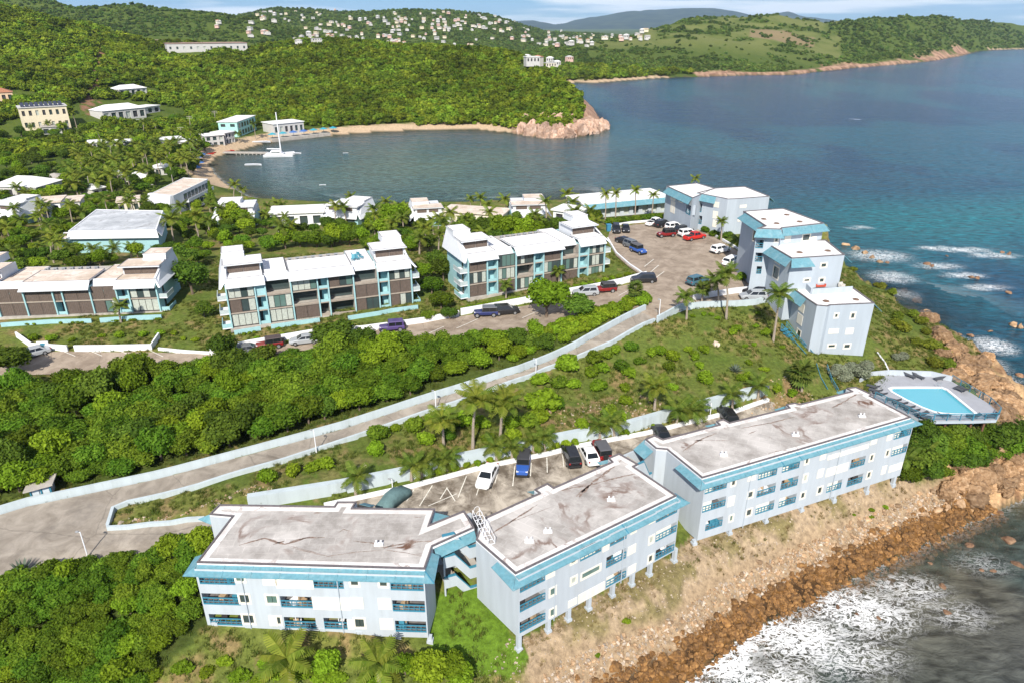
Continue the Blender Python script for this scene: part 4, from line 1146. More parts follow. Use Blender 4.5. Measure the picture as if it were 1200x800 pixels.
for T, f, items in ((BA, z7, [([(0, 400), (110, 378), (220, 376)], .16), ([(400, 398), (520, 412), (600, 440)], .12), ([(590, 442), (680, 425), (800, 405), (930, 398)], .16), ([(596, 445), (660, 420)], .38), ([(0, 440), (120, 470), (240, 496), (420, 470), (600, 455)], .06), ([(610, 455), (740, 475), (850, 498)], .06), ([(150, 225), (205, 218)], .22), ([(310, 345), (340, 325), (385, 335)], .16), ([(790, 245), (835, 248)], .2), ([(300, 260), (318, 258)], .15)]),
                    (BA, z40, [([(840, 715), (930, 690), (1000, 712), (1090, 685)], .16), ([(960, 712), (1000, 700)], .3), ([(1010, 715), (1150, 752)], .05), ([(1105, 600), (1125, 598)], .22), ([(1010, 625), (1025, 620)], .16)]),
                    (BB, z5, [([(985, 415), (930, 460), (870, 505), (825, 545)], .2), ([(870, 505), (835, 545)], .4), ([(755, 528), (815, 512), (870, 505), (960, 480), (1040, 462)], .14), ([(500, 690), (560, 655), (600, 630), (690, 572)], .14), ([(590, 636), (612, 624)], .36), ([(600, 632), (740, 580)], .05)]),
                    (BC, zc3, [([(0, 385), (55, 347), (120, 320)], .14), ([(40, 348), (70, 346)], .4), ([(60, 345), (180, 348)], .06), ([(200, 305), (310, 285), (400, 262)], .12), ([(295, 288), (320, 285)], .35), ([(625, 175), (560, 215), (530, 230)], .18), ([(525, 230), (545, 226)], .35), ([(230, 325), (260, 312)], .18), ([(300, 392), (350, 380)], .1)])):
    for i, (pts, wd) in enumerate(items): stain(T, [f(*p) for p in pts], wd, seed=i)

# ------------------------------------------------------------------ stair tower between two blocks, steel ladder over the gap
def stair_tower(name, label, o, u, dz, levels, w=4.2, mirror=False):
    fr = Fr(o, u)
    T = thing(name, label, 'stairs', o)
    WOOD = mat('worn_tread', (.36, .27, .18), .8, .2, 4.0)
    base = fr.o.z; fr0 = Fr((fr.o.x, fr.o.y, 0), fr.u)
    P = fr0.P
    m = MB(); m.box(fr0, -.2, w + .2, 2.6, 2.8, base - 1, base + dz * levels + .3); m.build('back_wall', WALL, T)
    m = MB(); m.box(fr0, -.6, w + .6, -.6, 2.6, base - 1.2, base - .35); m.build('floor_slab', CONC, T)
    for k in range(levels):
        zl = base + dz * (k + 1); zr_ = base + dz * k + dz * .15
        m = MB(); m.box(fr0, -.1, 1.1, 0, 2.6, zl - .18, zl); m.build('landing', CONC, T)
        m = MB(); m.box(fr0, w - 1.0, w + .1, 0, 2.6, zr_ - .18, zr_); m.build('landing', CONC, T)
        n = 8
        for i in range(n):
            t0, t1 = i / n, (i + 1) / n
            a0 = 1.1 + (w - 2.1) * t0; a1 = 1.1 + (w - 2.1) * t1; z = zl + (zr_ - zl) * (t0 + t1) / 2
            m = MB(); m.box(fr0, a0, a1 + .04, .1, 1.35, z - .1, z); m.build('step', WOOD, T)
        # parapet: white side with a teal rail
        m = MB(); r = MB()
        for a0, z0, a1, z1 in ((-.1, zl, 1.1, zl), (1.1, zl, w - 1.0, zr_), (w - 1.0, zr_, w + .1, zr_)):
            m.hexa([P(a0, -.08, z0 - .75), P(a1, -.08, z1 - .75), P(a1, .04, z1 - .75), P(a0, .04, z0 - .75), P(a0, -.08, z0 + .62), P(a1, -.08, z1 + .62), P(a1, .04, z1 + .62), P(a0, .04, z0 + .62)])
            r.hexa([P(a0, -.12, z0 + .62), P(a1, -.12, z1 + .62), P(a1, .08, z1 + .62), P(a0, .08, z0 + .62), P(a0, -.12, z0 + .8), P(a1, -.12, z1 + .8), P(a1, .08, z1 + .8), P(a0, .08, z0 + .8)])
        q = m.build('parapet', WALL, T); r.build('handrail', TEAL, q)
    for a in (-.12, w - .02): MB().box(fr0, a, a + .16, -.06, .1, base - 1.2, base + dz * levels + .4).build('post', WALL, T)
    return T
stair_tower('stair_tower', 'open zigzag concrete stairs with teal handrails between two apartment blocks', at(523, 705, 6.6), (.93, .37), 2.6, 3, 3.6)
stair_tower('stair_tower', 'open zigzag concrete stairs with teal handrails behind the lawn gap', at(742, 592, 7.6), (.82, .57), 2.6, 2, 3.2)

lad = thing('roof_walkway', 'white steel walkway with hooped rails bridging two weathered roofs', 'walkway', at(572, 615, 15))
m0, m1 = at(558, 604, 15.3), at(576, 637, 15.0)
d = (m1 - m0).normalized(); s = Vector((-d.y, d.x, 0)) * .35
for sg in (-1, 1):
    m = MB(); m.tube(m0 + s * sg, m1 + s * sg, .035, n=6); m.tube(m0 + s * sg + Vector((0, 0, .8)), m1 + s * sg + Vector((0, 0, .7)), .025, n=6)
    for t in (0, .33, .66, 1): p = m0.lerp(m1, t) + s * sg; m.tube(p, p + Vector((0, 0, .8)), .035, n=5)
    m.build('rail', WHITE, lad)
for i in range(8):
    p = m0.lerp(m1, i / 7); m = MB(); m.tube(p - s, p + s, .03, n=5); m.build('rung', WHITE, lad)
for i in range(4):
    p = m0.lerp(m1, .06 + i * .16); m = MB()
    pts = [p + s * math.cos(t) + Vector((0, 0, .8 + .55 * math.sin(t))) for t in np.linspace(0, math.pi, 7)]
    m.path(pts, [.02] * 7, 5); m.build('hoop', WHITE, lad)
# ------------------------------------------------------------------ stepped apartment blocks on the headland
def poly_block(name, label, px, zr, zb, wm, rm, spec, zf, awn=(), group=None, cat='apartment block', coping=True, lip=.12, fascia=False):
    """walls up from an outline, windows set into its edges (edge, kind, lower left, upper right), awnings (edge, t0, t1, out, drop)"""
    out = [XY(at(x, y, zr)) for x, y in px]
    n = len(out)
    c = np.mean(np.array(out), 0)
    T = thing(name, label, cat, (c[0], c[1], zb if not isinstance(zb, (list, tuple)) else min(zb)), group)
    zbl = zb if isinstance(zb, (list, tuple)) else [zb] * n
    w = MB()
    for i in range(n):
        a, b = Vector((*out[i], 0)), Vector((*out[(i + 1) % n], 0))
        fr = Fr(a, b - a); L = (b - a).length
        holes = []
        for e, kind, lb, rt in spec:
            if e != i: continue
            a0, c0 = fr.hit(*zf(*lb)); a1, c1 = fr.hit(*zf(*rt))
            a0, a1 = max(.1, min(a0, a1)), min(L - .1, max(a0, a1)); c0, c1 = min(c0, c1), max(c0, c1)
            c1 = min(c1, zr - .45)
            if a1 - a0 < .15 or c1 - c0 < .15: continue
            h = [a0, a1, c0, c1]
            if kind == 'p': add_panel(T, fr, h); continue
            if kind == 'b': h.append(1.2); holes.append(h); add_balcony(T, fr, h, 1.2)
            else: h.append(.1); holes.append(h); add_window(T, fr, h, mull=int(kind[1:] or 1), surround=.2 if kind[0] == 'w' else .08, fm=CREAM if kind[0] == 'w' else WHITE)
        holed_wall(w, fr, 0, L, (zbl[i], zbl[(i + 1) % n]), zr - .02, holes)
    w.build('wall', wm, T)
    inn = offset_poly(out, .22)
    m = MB(); m.add([(*p, zr - lip) for p in inn], [tuple(range(n))]); rf = m.build('roof', rm, T)
    m = MB(); ring(m, offset_poly(out, -.04), inn, zr - .1, zr); m.build('coping', COPING if coping else WHITE, T)
    for e, t0, t1, ou, dr in awn:
        a, b = Vector((*out[e], 0)), Vector((*out[(e + 1) % n], 0))
        fr = Fr(a, b - a); L = (b - a).length
        P = fr.P; k = max(1, round(L * (t1 - t0) / 3))
        for j in range(k):
            x0, x1 = L * (t0 + (t1 - t0) * j / k) + .02, L * (t0 + (t1 - t0) * (j + 1) / k) - .02
            m = MB(); m.hexa([P(x0 - (.5 * ou if j == 0 else 0), -ou, zr - dr - .06), P(x1 + (.5 * ou if j == k - 1 else 0), -ou, zr - dr - .06), P(x1, .05, zr - .22), P(x0, .05, zr - .22), P(x0 - (.5 * ou if j == 0 else 0), -ou, zr - dr), P(x1 + (.5 * ou if j == k - 1 else 0), -ou, zr - dr), P(x1, .05, zr - .12), P(x0, .05, zr - .12)])
            m.build('awning_panel', AWN, T)
    return T, rf, out

GRP = 'stepped blocks on the headland'
zD = Z((850, 310), 6.0); zE = Z((850, 200), 6.0); zG = Z((700, 200), 6.0)
TD, rfD, outD = poly_block('apartment_block', 'lowest of the stepped blue-grey apartment blocks, with a white roof, above silver bushes',
    [(957.5, 357.5), (970, 358.6), (973.5, 357.2), (1025, 355), (1000, 337), (928, 337), (946, 350)], 20, [9.5, 9.5, 9.5, 9.8, 10, 12, 11], WALLB, ROOF_WHITE,
    [(2, 'w', (768, 372), (792, 347)), (2, 'w', (880, 378), (912, 342)), (2, 'p', (722, 487), (800, 450)), (2, 'p', (840, 492), (905, 446)), (2, 'w', (722, 582), (773, 561)), (2, 'w', (833, 586), (878, 559)), (2, 'b', (1043, 358), (1075, 318)), (2, 'p', (1027, 470), (1070, 415)), (2, 'w', (1012, 570), (1046, 527)),
     (5, 'p', (500, 405), (548, 365)), (5, 'w2', (495, 520), (538, 478)), (5, 'p', (512, 318), (560, 290))], zD, [(5, .0, .95, 1.1, 1.3), (3, .0, .25, 1.2, 1.3)], GRP)
TE, rfE, outE = poly_block('apartment_block', 'middle of the stepped blue-grey apartment blocks, with a roof terrace below it',
    [(928, 302.5), (990, 298.5), (968, 281), (893, 282)], 25.5, [14.5, 15, 15, 15], WALLB, ROOF_WHITE,
    [(0, 'w', (672, 680), (712, 652)), (0, 'w', (562, 676), (608, 657)), (0, 'w', (553, 780), (593, 762)), (0, 'w', (660, 785), (695, 757)), (0, 'b', (828, 667), (872, 625)), (0, 'b', (820, 795), (855, 732)),
     (3, 'w2', (332, 745), (380, 690)), (3, 'w2', (352, 640), (390, 605)), (3, 'b', (300, 790), (375, 840))], zE, [(3, .15, 1, 1.2, 1.3), (0, 0, .33, 1.2, 1.3), (1, 0, .3, 1.2, 1.2)], GRP)
TF, rfF, outF = poly_block('apartment_block', 'topmost of the stepped blue-grey apartment blocks, rust-stained white roof, by the upper parking lot',
    [(887.5, 267.5), (915, 268.5), (917, 266.8), (966, 261.5), (918, 244), (871, 247.5), (897, 264.5)], 28.5, [16.5, 16.5, 18, 18, 16, 16, 16.5], WALLB, ROOF_WHITE,
    [(0, 'w', (348, 500), (372, 466)), (0, 'b', (192, 545), (272, 490)), (0, 'b', (205, 640), (268, 580)), (0, 'b', (215, 725), (258, 675)), (2, 'p', (412, 506), (465, 452)), (2, 'w2', (540, 495), (597, 447)), (2, 'p', (602, 492), (640, 462)), (5, 'w', (190, 490), (225, 420))], zE, [(0, 0, 1, 1.2, 1.3), (2, 0, 1, 1.1, 1.2), (5, .1, .9, 1.2, 1.2), (3, 0, .2, 1.2, 1.2)], GRP)
TG, rfG, outG = poly_block('apartment_block', 'wide blue-grey apartment block with cream shutters behind the row of parked cars',
    [(817, 226), (845, 231.5), (853, 233.3), (865, 232.8), (902, 230), (873, 218.5), (838, 220.5)], 25.5, 15.5, WALLB, ROOF_WHITE,
    [(0, 'p', (810, 335), (850, 290)), (0, 'p', (815, 255), (858, 225)), (0, 'p', (808, 395), (842, 350)), (0, 'b', (690, 285), (738, 235)), (0, 'b', (692, 370), (738, 322)), (3, 'p', (1000, 265), (1050, 240)), (3, 'p', (985, 360), (1010, 330))], zG, [(0, -.1, .8, 1.1, 1.4), (4, 0, .3, 1.2, 1.3)], GRP)
TH, rfH, outH = poly_block('apartment_block', 'blue-grey apartment block with turquoise awning beside the hedge and white longhouse',
    [(781, 218), (812, 232), (838, 220.8), (817, 214.5)], 25.4, 15.5, WALLB, ROOF_WHITE,
    [(0, 'p', (512, 290), (550, 225)), (0, 'p', (515, 205), (552, 175)), (0, 'w', (575, 215), (600, 195)), (0, 'b', (620, 300), (660, 250))], zG, [(0, .08, .97, 1.1, 1.4)], GRP)
for rf, pts, zz in ((rfF, [(895, 257), (910, 262), (922, 252), (937, 260)], 28.4), (rfE, [(937, 296), (970, 294)], 25.4), (rfD, [(968, 353), (1003, 351)], 19.9)):
    for x, y in pts:        # roof drains with rust round them
        p = at(x, y, zz); m = MB(); m.tube(p + Vector((0, 0, -.02)), p + Vector((0, 0, .10)), .55, .4, 9)
        m.build('roof_drain', mat('rust_stain', (.16, .10, .07), .9, .4, 3), rf)
# terrace on the lowest block's roof
fr = Fr(at(939, 333, 19.9), at(950, 344, 19.9) - at(939, 333, 19.9))
tp = [at(939, 333, 19.9), at(950, 345, 19.9), at(998, 342, 19.9)]
for a, b in zip(tp[:-1], tp[1:]):
    f2 = Fr(a, b - a); L = (b - a).length
    MB().box(f2, .0 if a is tp[0] else .13, L, -.06, .06, 0, .95).build('terrace_parapet', WALLB, TD)

def simple_seat(name, label, cat, p, col, w=1.6, d=.8, rot=0.0, group=None):
    fr = Fr(p, (math.cos(rot), math.sin(rot)))
    T = thing(name, label, cat, p, group)
    M_ = mat('fabric_' + '_'.join('%02d' % int(c * 99) for c in col), col, .8, .1, 5)
    MB().box(fr, -w / 2, w / 2, 0, d, .15, .42).build('seat', M_, T)
    MB().box(fr, -w / 2, w / 2, d - .2, d, .425, .85).build('backrest', M_, T)
    for s in (-1, 1): MB().box(fr, s * (w / 2 - .08) - .08, s * (w / 2 - .08) + .08, .02, d - .22, .425, .62).build('armrest', M_, T)
    return T
simple_seat('sofa', 'red outdoor sofa on the roof terrace of the stepped blocks', 'sofa', at(962, 337.5, 20), (.42, .07, .04), 1.7, .8, .1)
simple_seat('sofa', 'dark grey outdoor sofa on the roof terrace of the stepped blocks', 'sofa', at(950, 337, 20), (.05, .05, .055), 1.5, .8, .1)
simple_seat('lounge_chair', 'pale lounge chair at the seaward end of the roof terrace', 'chair', at(988, 338, 20), (.55, .53, .48), .8, .8, .4)

# stepped teal ramp stairs at the foot of the lowest block
def run_stairs(label, pts, w):
    T = thing('outside_stairs', label, 'stairs', pts[0])
    for i in range(len(pts) - 1):
        a, b = pts[i], pts[i + 1]
        fr = Fr((a.x, a.y, 0), b - a); L = Vector((b.x - a.x, b.y - a.y)).length
        n = max(3, int(L / .45))
        for k in range(n):
            z = a.z + (b.z - a.z) * (k + .5) / n
            MB().box(fr, L * k / n, L * (k + 1) / n + .03, -w / 2, w / 2, z - .16, z).build('step', TEAL, T)
        for s in (-1, 1):
            m = MB(); P = fr.P; y0, y1 = s * w / 2 - .04, s * w / 2 + .04
            for h0, h1 in ((.85, .95), (.42, .5)):
                m.hexa([P(0, y0, a.z + h0), P(L, y0, b.z + h0), P(L, y1, b.z + h0), P(0, y1, a.z + h0), P(0, y0, a.z + h1), P(L, y0, b.z + h1), P(L, y1, b.z + h1), P(0, y1, a.z + h1)])
            for k in range(int(L / 1.1) + 1):
                x = min(k * 1.1, L - .05); z = a.z + (b.z - a.z) * x / L
                m.box(fr, x, x + .06, y0, y1, z - .3, z + .9)
            m.build('railing', TEAL, T)
    return T
run_stairs('teal painted outdoor stairs running along the lowest stepped block', [at(918, 384, 14.5), at(932, 402, 12.6), at(948, 420, 11.2)], 1.5)
run_stairs('teal painted outdoor stairs leading down to the pool deck', [at(962, 432, 10.8), at(967, 448, 10.3), at(975, 462, 9.8)], 1.6)

# ------------------------------------------------------------------ terraced townhouses with mansard roofs
def slope_panel(m, fr, a0, a1, b0, c0, b1, c1, th=.12, e0=0.0, e1=0.0):
    """a sloping fascia: low outer edge (b0, c0), high inner edge (b1, c1); e0/e1 shift the low corners outwards"""
    P = fr.P
    m.hexa([P(a0 - e0, b0, c0 - th), P(a1 + e1, b0, c0 - th), P(a1, b1, c1 - th), P(a0, b1, c1 - th), P(a0 - e0, b0, c0), P(a1 + e1, b0, c0), P(a1, b1, c1), P(a0, b1, c1)])

def roof_slab(T, fr, a0, a1, b0, b1, c, m=None, th=.22, name='roof'):
    q = MB(); q.box(fr, a0 + .12, a1 - .12, b0 + .12, b1 - .12, c - .1, c - .04); o = q.build(name, m or ROOF_WHITE, T)
    q = MB(); P = fr.P
    ring(q, [P(a0, b0, 0)[:2], P(a1, b0, 0)[:2], P(a1, b1, 0)[:2], P(a0, b1, 0)[:2]], [P(a0 + .13, b0 + .13, 0)[:2], P(a1 - .13, b0 + .13, 0)[:2], P(a1 - .13, b1 - .13, 0)[:2], P(a0 + .13, b1 - .13, 0)[:2]], c - th + fr.o.z, c + fr.o.z)
    q.build('roof_rim', FASC, o)
    q = MB(); ring(q, [P(a0 + .02, b0 + .02, 0)[:2], P(a1 - .02, b0 + .02, 0)[:2], P(a1 - .02, b1 - .02, 0)[:2], P(a0 + .02, b1 - .02, 0)[:2]], [P(a0 + .11, b0 + .11, 0)[:2], P(a1 - .11, b0 + .11, 0)[:2], P(a1 - .11, b1 - .11, 0)[:2], P(a0 + .11, b1 - .11, 0)[:2]], c + fr.o.z - .01, c + fr.o.z + .035)
    q.build('roof_edge', COPING, o)
    return o

def screen_pair(T, fr, a0, a1, c0, c1, b, n=2):
    for k in range(n):
        x0, x1 = a0 + (a1 - a0) * k / n + .03, a0 + (a1 - a0) * (k + 1) / n - .03
        m = MB(); m.box(fr, x0, x1, b, b + .05, c0, c1)
        o = m.build('louvre_screen', SCREEN, T)
        s = MB(); q = max(2, int((x1 - x0) / .28))
        for j in range(q):
            a = x0 + (x1 - x0) * (j + .5) / q; s.box(fr, a - .03, a + .03, b - .03, b + .001, c0 + .03, c1 - .03)
        tag(s.build('slats', SCREEN, o), kind='stuff')

def glazing(T, fr, a0, a1, c0, c1, b, n=4, pm=None):
    m = MB(); frame_box(m, fr, a0, a1, c0, c1, .09, b - .02, b + .1)
    o = m.build('window', DKFRAME, T)
    for k in range(n):
        x0, x1 = a0 + .09 + (a1 - a0 - .18) * k / n, a0 + .09 + (a1 - a0 - .18) * (k + 1) / n
        MB().box(fr, x0 + .03, x1 - .03, b + .03 + .02 * (k % 2), b + .07 + .02 * (k % 2), c0 + .09, c1 - .09).build('pane', pm or random.choice([PANEG, PANE, CURT, CURT]), o)
    m = MB()
    for k in range(1, n): x = a0 + .09 + (a1 - a0 - .18) * k / n; m.box(fr, x - .03, x + .03, b - .01, b + .08, c0 + .09, c1 - .09)
    if n > 1: tag(m.build('mullions', DKFRAME, o), kind='stuff')

def townhouse_cell(T, fr, kind, a0, a1, c0, c1):
    w = .11
    x0, x1 = a0 + w, a1 - w
    if kind == 's': screen_pair(T, fr, x0, x1, c0 + .12, c1 - .02, .10)
    elif kind == 'g': glazing(T, fr, x0, x1, c0 + .12, c1 - .02, .12)
    elif kind == 'c': glazing(T, fr, x0, x1, c0 + .12, c1 - .02, .12, pm=CURT)
    elif kind == 'h': xm = x0 + (x1 - x0) * .45; screen_pair(T, fr, x0, xm, c0 + .12, c1 - .02, .1, 1); glazing(T, fr, xm, x1, c0 + .12, c1 - .02, .12, 2)
    elif kind in 'bo':
        m = MB(); P = fr.P
        m.box(fr, x0, x1, .0, 1.9, c0 - .03, c0 + .1); m.box(fr, x0, x0 + .06, .02, 1.9, c0 + .1, c1); m.box(fr, x1 - .06, x1, .02, 1.9, c0 + .1, c1)
        o = m.build('balcony', CONC, T)
        MB().box(fr, x0 + .06, x1 - .06, 1.85, 1.95, c0 + .1, c1).build('glass_door', PANE, o)
        q = MB(); q.box(fr, x0, x1, -.06, .02, c0 + .02, c0 + (.34 if kind == 'b' else .5)); q.build('balcony_wall', mat('tan_render', (.34, .29, .24), .9, .1, 2), o)
        q = MB(); q.tube(fr.P(x0, -.02, c0 + .85), fr.P(x1, -.02, c0 + .85), .025, n=5); q.build('handrail', DKFRAME, o)
    elif kind == 't':
        m = MB(); m.box(fr, x0, x1, 1.4, 1.5, c0, c1); m.box(fr, x0, x1, .05, 1.4, c0 - .03, c0 + .1); m.build('stair_bay', AQUA, T)
        q = MB(); q.box(fr, x0, x1, .0, .08, c0 + .1, c0 + .55); q.build('stair_parapet', AQUA, T)
        q = MB(); q.box(fr, x0 + .15, x0 + .6, 1.36, 1.395, c0 + .1, c0 + 1.9); q.build('door', DKFRAME, T)
    elif kind == 'a':
        m = MB(); m.box(fr, x0, x1, .1, .2, c0 + .05, c1); m.build('wall_panel', AQUA, T)

def tall_roof(T, fr, a0, a1, zE, outer, D=10.5, rm=None):
    """mansard skirt, lower flat roof, penthouse with overhanging roof, white top box and slanting cheek wall"""
    m = MB(); slope_panel(m, fr, a0, a1, -.75, zE - .25, .55, zE + .85, e0=.0, e1=.0); m.build('mansard', FASC, T)
    roof_slab(T, fr, a0 + .1, a1 - .1, .5, 3.7, zE + .9, rm)
    i0, i1 = a0 + .35, a1 - .25
    m = MB(); m.box(fr, i0, i1, 3.6, 8.5, zE + .3, zE + 2.25); m.build('penthouse', FASC, T)
    screen_pair(T, fr, i0 + .2, i1 - .2, zE + .95, zE + 2.15, 3.48, 2)
    roof_slab(T, fr, a0 - .1, a1 + .15, 2.7, 7.4, zE + 2.55, rm)
    w = (a1 - a0)
    if outer == 'L': x0, x1 = a0 - .1, a0 + w * .58
    else: x0, x1 = a1 - w * .58, a1 + .1
    m = MB(); P = fr.P
    m.hexa([P(x0, 6.2, zE + 2.3), P(x1, 6.2, zE + 2.3), P(x1, D, zE + 2.3), P(x0, D, zE + 2.3), P(x0 + .1, 6.9, zE + 3.35), P(x1 - .1, 6.9, zE + 3.35), P(x1 - .1, D, zE + 3.35), P(x0 + .1, D, zE + 3.35)])
    m.build('top_box', FASC, T)
    roof_slab(T, fr, x0, x1, 6.8, D + .05, zE + 3.55, rm)
    # slanting cheek
    s = -1 if outer == 'L' else 1
    e = a0 if outer == 'L' else a1
    q = [P(e + s * 1.0, -.75, zE - .3), P(e + s * 1.0, D, zE - .3), P(e - s * .05, D, zE + 3.3), P(e - s * .05, 5.6, zE + 2.6), P(e - s * .05, .55, zE + .85)]
    r = [v + Vector((0, 0, 0)) - fr.u * (s * .35) for v in q]
    m = MB(); n = 5
    f = [tuple(range(n)), tuple(range(2 * n - 1, n - 1, -1))] + [(i, (i + 1) % n, (i + 1) % n + n, i + n) for i in range(n)]
    m.add(q + r, f if s > 0 else [x[::-1] for x in f]); ck = m.build('cheek_wall', FASC, T)

def mid_roof(T, fr, a0, a1, zE, rm=None, ac=True):
    m = MB(); slope_panel(m, fr, a0, a1, -.95, zE - .15, .6, zE + .95, e0=.15, e1=.15); m.build('mansard', FASC, T)
    roof_slab(T, fr, a0 + .05, a1 - .05, .55, 7.0, zE + 1.0, rm)
    m = MB(); m.box(fr, a0 + .1, a1 - .1, 7.0, 10.3, zE - .4, zE + .45); m.build('rear_roof', CONC, T)
    if ac:
        k = 7
        for i in range(k):
            a = a0 + .5 + (a1 - a0 - 1.2) * i / k
            m = MB(); m.box(fr, a, a + .62, 7.4, 8.0, zE + .45, zE + 1.15); o = m.build('cooling_unit', mat('grey_metal', (.30, .31, .32), .6, .1, 4), T)
            m = MB(); m.tube(fr.P(a + .31, 7.38, zE + .8), fr.P(a + .31, 7.42, zE + .8), .24, n=10); m.build('fan', DKFRAME, o)

def townhouse(label, l, r, zb, nst, sth, edges, floors, groups, ends, basepx=None, D=10.5, rm=None, group='terraced townhouses along the parking lane'):
    """edges: picture positions along the foot of the facade; floors: one string per floor from the bottom; groups: (kind, first bay, last bay)"""
    A = at(*l, zb); B = at(*r, zb)
    fr = Fr((A.x, A.y, 0), B - A); L = Vector((B.x - A.x, B.y - A.y)).length
    xs = [fr.hit(x, y)[0] for x, y in edges]
    c = fr.P(L / 2, D / 2, zb)
    T = thing('townhouse', label, 'townhouse', c, group)
    zE = zb + nst * sth
    m = MB(); m.box(fr, xs[0] - .02, xs[-1] + .02, 1.96, D, zb - 2, zE + .2); m.build('wall', AQUA, T)
    m = MB(); m.box(fr, xs[0] - .3, xs[-1] + .3, -.4, 1.96, zb - 2.0, zb + .02); m.build('plinth', CONC, T)
    for i, x in enumerate(xs):
        MB().box(fr, x - .11, x + .11, -.22, 1.96, zb - .5, zE + .1).build('column', AQUA, T)
    for f in range(nst):
        c0 = zb + f * sth; c1 = c0 + sth
        for i in range(len(xs) - 1):
            k = floors[f][i]
            if f > 0:
                MB().box(fr, xs[i] + .11, xs[i + 1] - .11, -.06, .3, c0 - .09, c0 + .09).build('floor_edge', mat('tan_render', (.34, .29, .24), .9, .1, 2), T)
            townhouse_cell(T, fr, k, xs[i], xs[i + 1], c0, c1)
    for kind, i, j in groups:
        a0, a1 = xs[i], xs[j + 1]
        if kind in 'LR': tall_roof(T, fr, a0 - (.1 if kind == 'R' else 0.0), a1 + (.1 if kind == 'L' else .0), zE, kind, D, rm)
        elif kind == 'm': mid_roof(T, fr, a0 - .1, a1 + .1, zE, rm)
        else:
            m = MB(); slope_panel(m, fr, a0 + .12, a1 - .12, .75, zE - .15, 1.9, zE + .8); m.build('mansard', FASC, T)
            roof_slab(T, fr, a0 + .14, a1 - .14, 1.9, D, zE + .62, rm)
    for side in ends:              # balconies on the end wall
        e = xs[0] if side == 'L' else xs[-1]; s = -1 if side == 'L' else 1
        for f in range(nst):
            c0 = zb + f * sth
            q0, q1 = (e - 1.5, e - .11) if s < 0 else (e + .11, e + 1.5)
            m = MB(); m.box(fr, q0, q1, .1, 3.4, c0 - .1, c0 + .08); o = m.build('end_balcony', WHITE, T)
            m = MB(); m.box(fr, q0, q1, .1, .2, c0 + .08, c0 + .75); xo = q0 if s < 0 else q1 - .1
            m.box(fr, xo, xo + .1, .2, 3.4, c0 + .08, c0 + .75); m.build('balcony_wall', AQUA if f == 0 else mat('clouded_glass', (.42, .48, .48), .3, .1, 3), o)
            wa, wb_ = (e - .03, e - .0) if s < 0 else (e, e + .03)
            MB().box(fr, wa - (.02 if s < 0 else -.025), wb_ - (.02 if s < 0 else -.025), .7, 3.0, c0 + .1, c0 + 2.0).build('glass_door', PANE, T)
    return T, fr, xs, zE

z1 = Z((0, 270), 5.44); z2 = Z((240, 255), 4.615); z3 = Z((500, 230), 5.217)
E1 = [z1(x, y) for x, y in [(-190, 556), (-60, 552), (10, 549), (190, 545), (375, 541), (435, 539), (610, 533), (775, 527), (850, 524), (1028, 516)]]
TH1 = townhouse('two-storey aqua townhouse row with brown louvre screens beside the palms and low planter walls', E1[3], E1[-1], 14.3, 2, 2.45, E1,
    ['stsstshtc', 'gtssssstg'], [('L', 0, 1), ('g', 2, 2), ('m', 3, 5), ('g', 6, 6), ('R', 7, 8)], 'R', rm=ROOF_TAN)
E2 = [z2(x, y) for x, y in [(150, 598), (300, 578), (355, 571), (490, 553), (630, 535), (685, 528), (820, 510), (950, 493), (1005, 486), (1125, 470)]]
TH2 = townhouse('three-storey townhouse row with a blue-chaired roof deck and glazed lower balconies', E2[0], E2[-1], 14.6, 3, 2.45, E2,
    ['ctcsotghth'[0:5] + 'boh'[0:1] + 'hth'[0:3], 'htgbtbsts', 'gaogthotg'], [('L', 0, 1), ('g', 2, 2), ('m', 3, 5), ('g', 6, 6), ('R', 7, 8)], 'LR')
E3 = [z3(x, y) for x, y in [(258, 622), (372, 604), (432, 594), (545, 576), (655, 558), (710, 549), (820, 531), (925, 514), (980, 505), (1078, 489)]]
TH3 = townhouse('three-storey townhouse row with bright white roofs next to the upper parking lot', E3[0], E3[-1], 15.6, 3, 2.35, E3,
    ['stsgtsstg', 'gtgbtggtg', 'stgotsotg'.replace('o', 'g', 1)], [('L', 0, 1), ('g', 2, 2), ('m', 3, 5), ('g', 6, 6), ('R', 7, 8)], 'LR')
# ------------------------------------------------------------------ walls along the roads
def wall_line(label, pts, h, th, m=RWALL, name='boundary_wall', cat='wall', drop=.4, sub=1.5, top=None, coping=None):
    """a wall of height h following the land along pts (world x, y)"""
    q = []
    for a, b in zip(pts[:-1], pts[1:]):
        a, b = Vector(a), Vector(b); k = max(1, int((b - a).length / sub))
        q += [a.lerp(b, i / k) for i in range(k)]
    q.append(Vector(pts[-1]))
    ar = np.array([(p.x, p.y) for p in q]); zs = hfast(ar[:, 0], ar[:, 1])
    n = len(q); L, R = [], []
    for i in range(n):
        d = (q[min(i + 1, n - 1)] - q[max(i - 1, 0)]).normalized(); s = Vector((-d.y, d.x)) * th / 2
        L.append(q[i] + s); R.append(q[i] - s)
    zt = [(zs[i] + h) if top is None else top for i in range(n)]
    vs = []
    for i in range(n): vs += [(*L[i], zs[i] - drop), (*R[i], zs[i] - drop), (*R[i], zt[i]), (*L[i], zt[i])]
    fs = [(0, 1, 2, 3), (4 * n - 1, 4 * n - 2, 4 * n - 3, 4 * n - 4)]
    for i in range(n - 1):
        a, b = 4 * i, 4 * i + 4
        fs += [(a + 1, b + 1, b + 2, a + 2), (a + 2, b + 2, b + 3, a + 3), (a + 3, b + 3, b, a)]
    mid = Vector((q[n // 2].x, q[n // 2].y, zs[n // 2]))
    mb = MB(); mb.add(vs, fs)
    o = mb.build(name, m, loc=mid); tag(o, label, cat)
    return o
w1d = [(p[0] + .35, p[1] - .35) for p in WALL1]
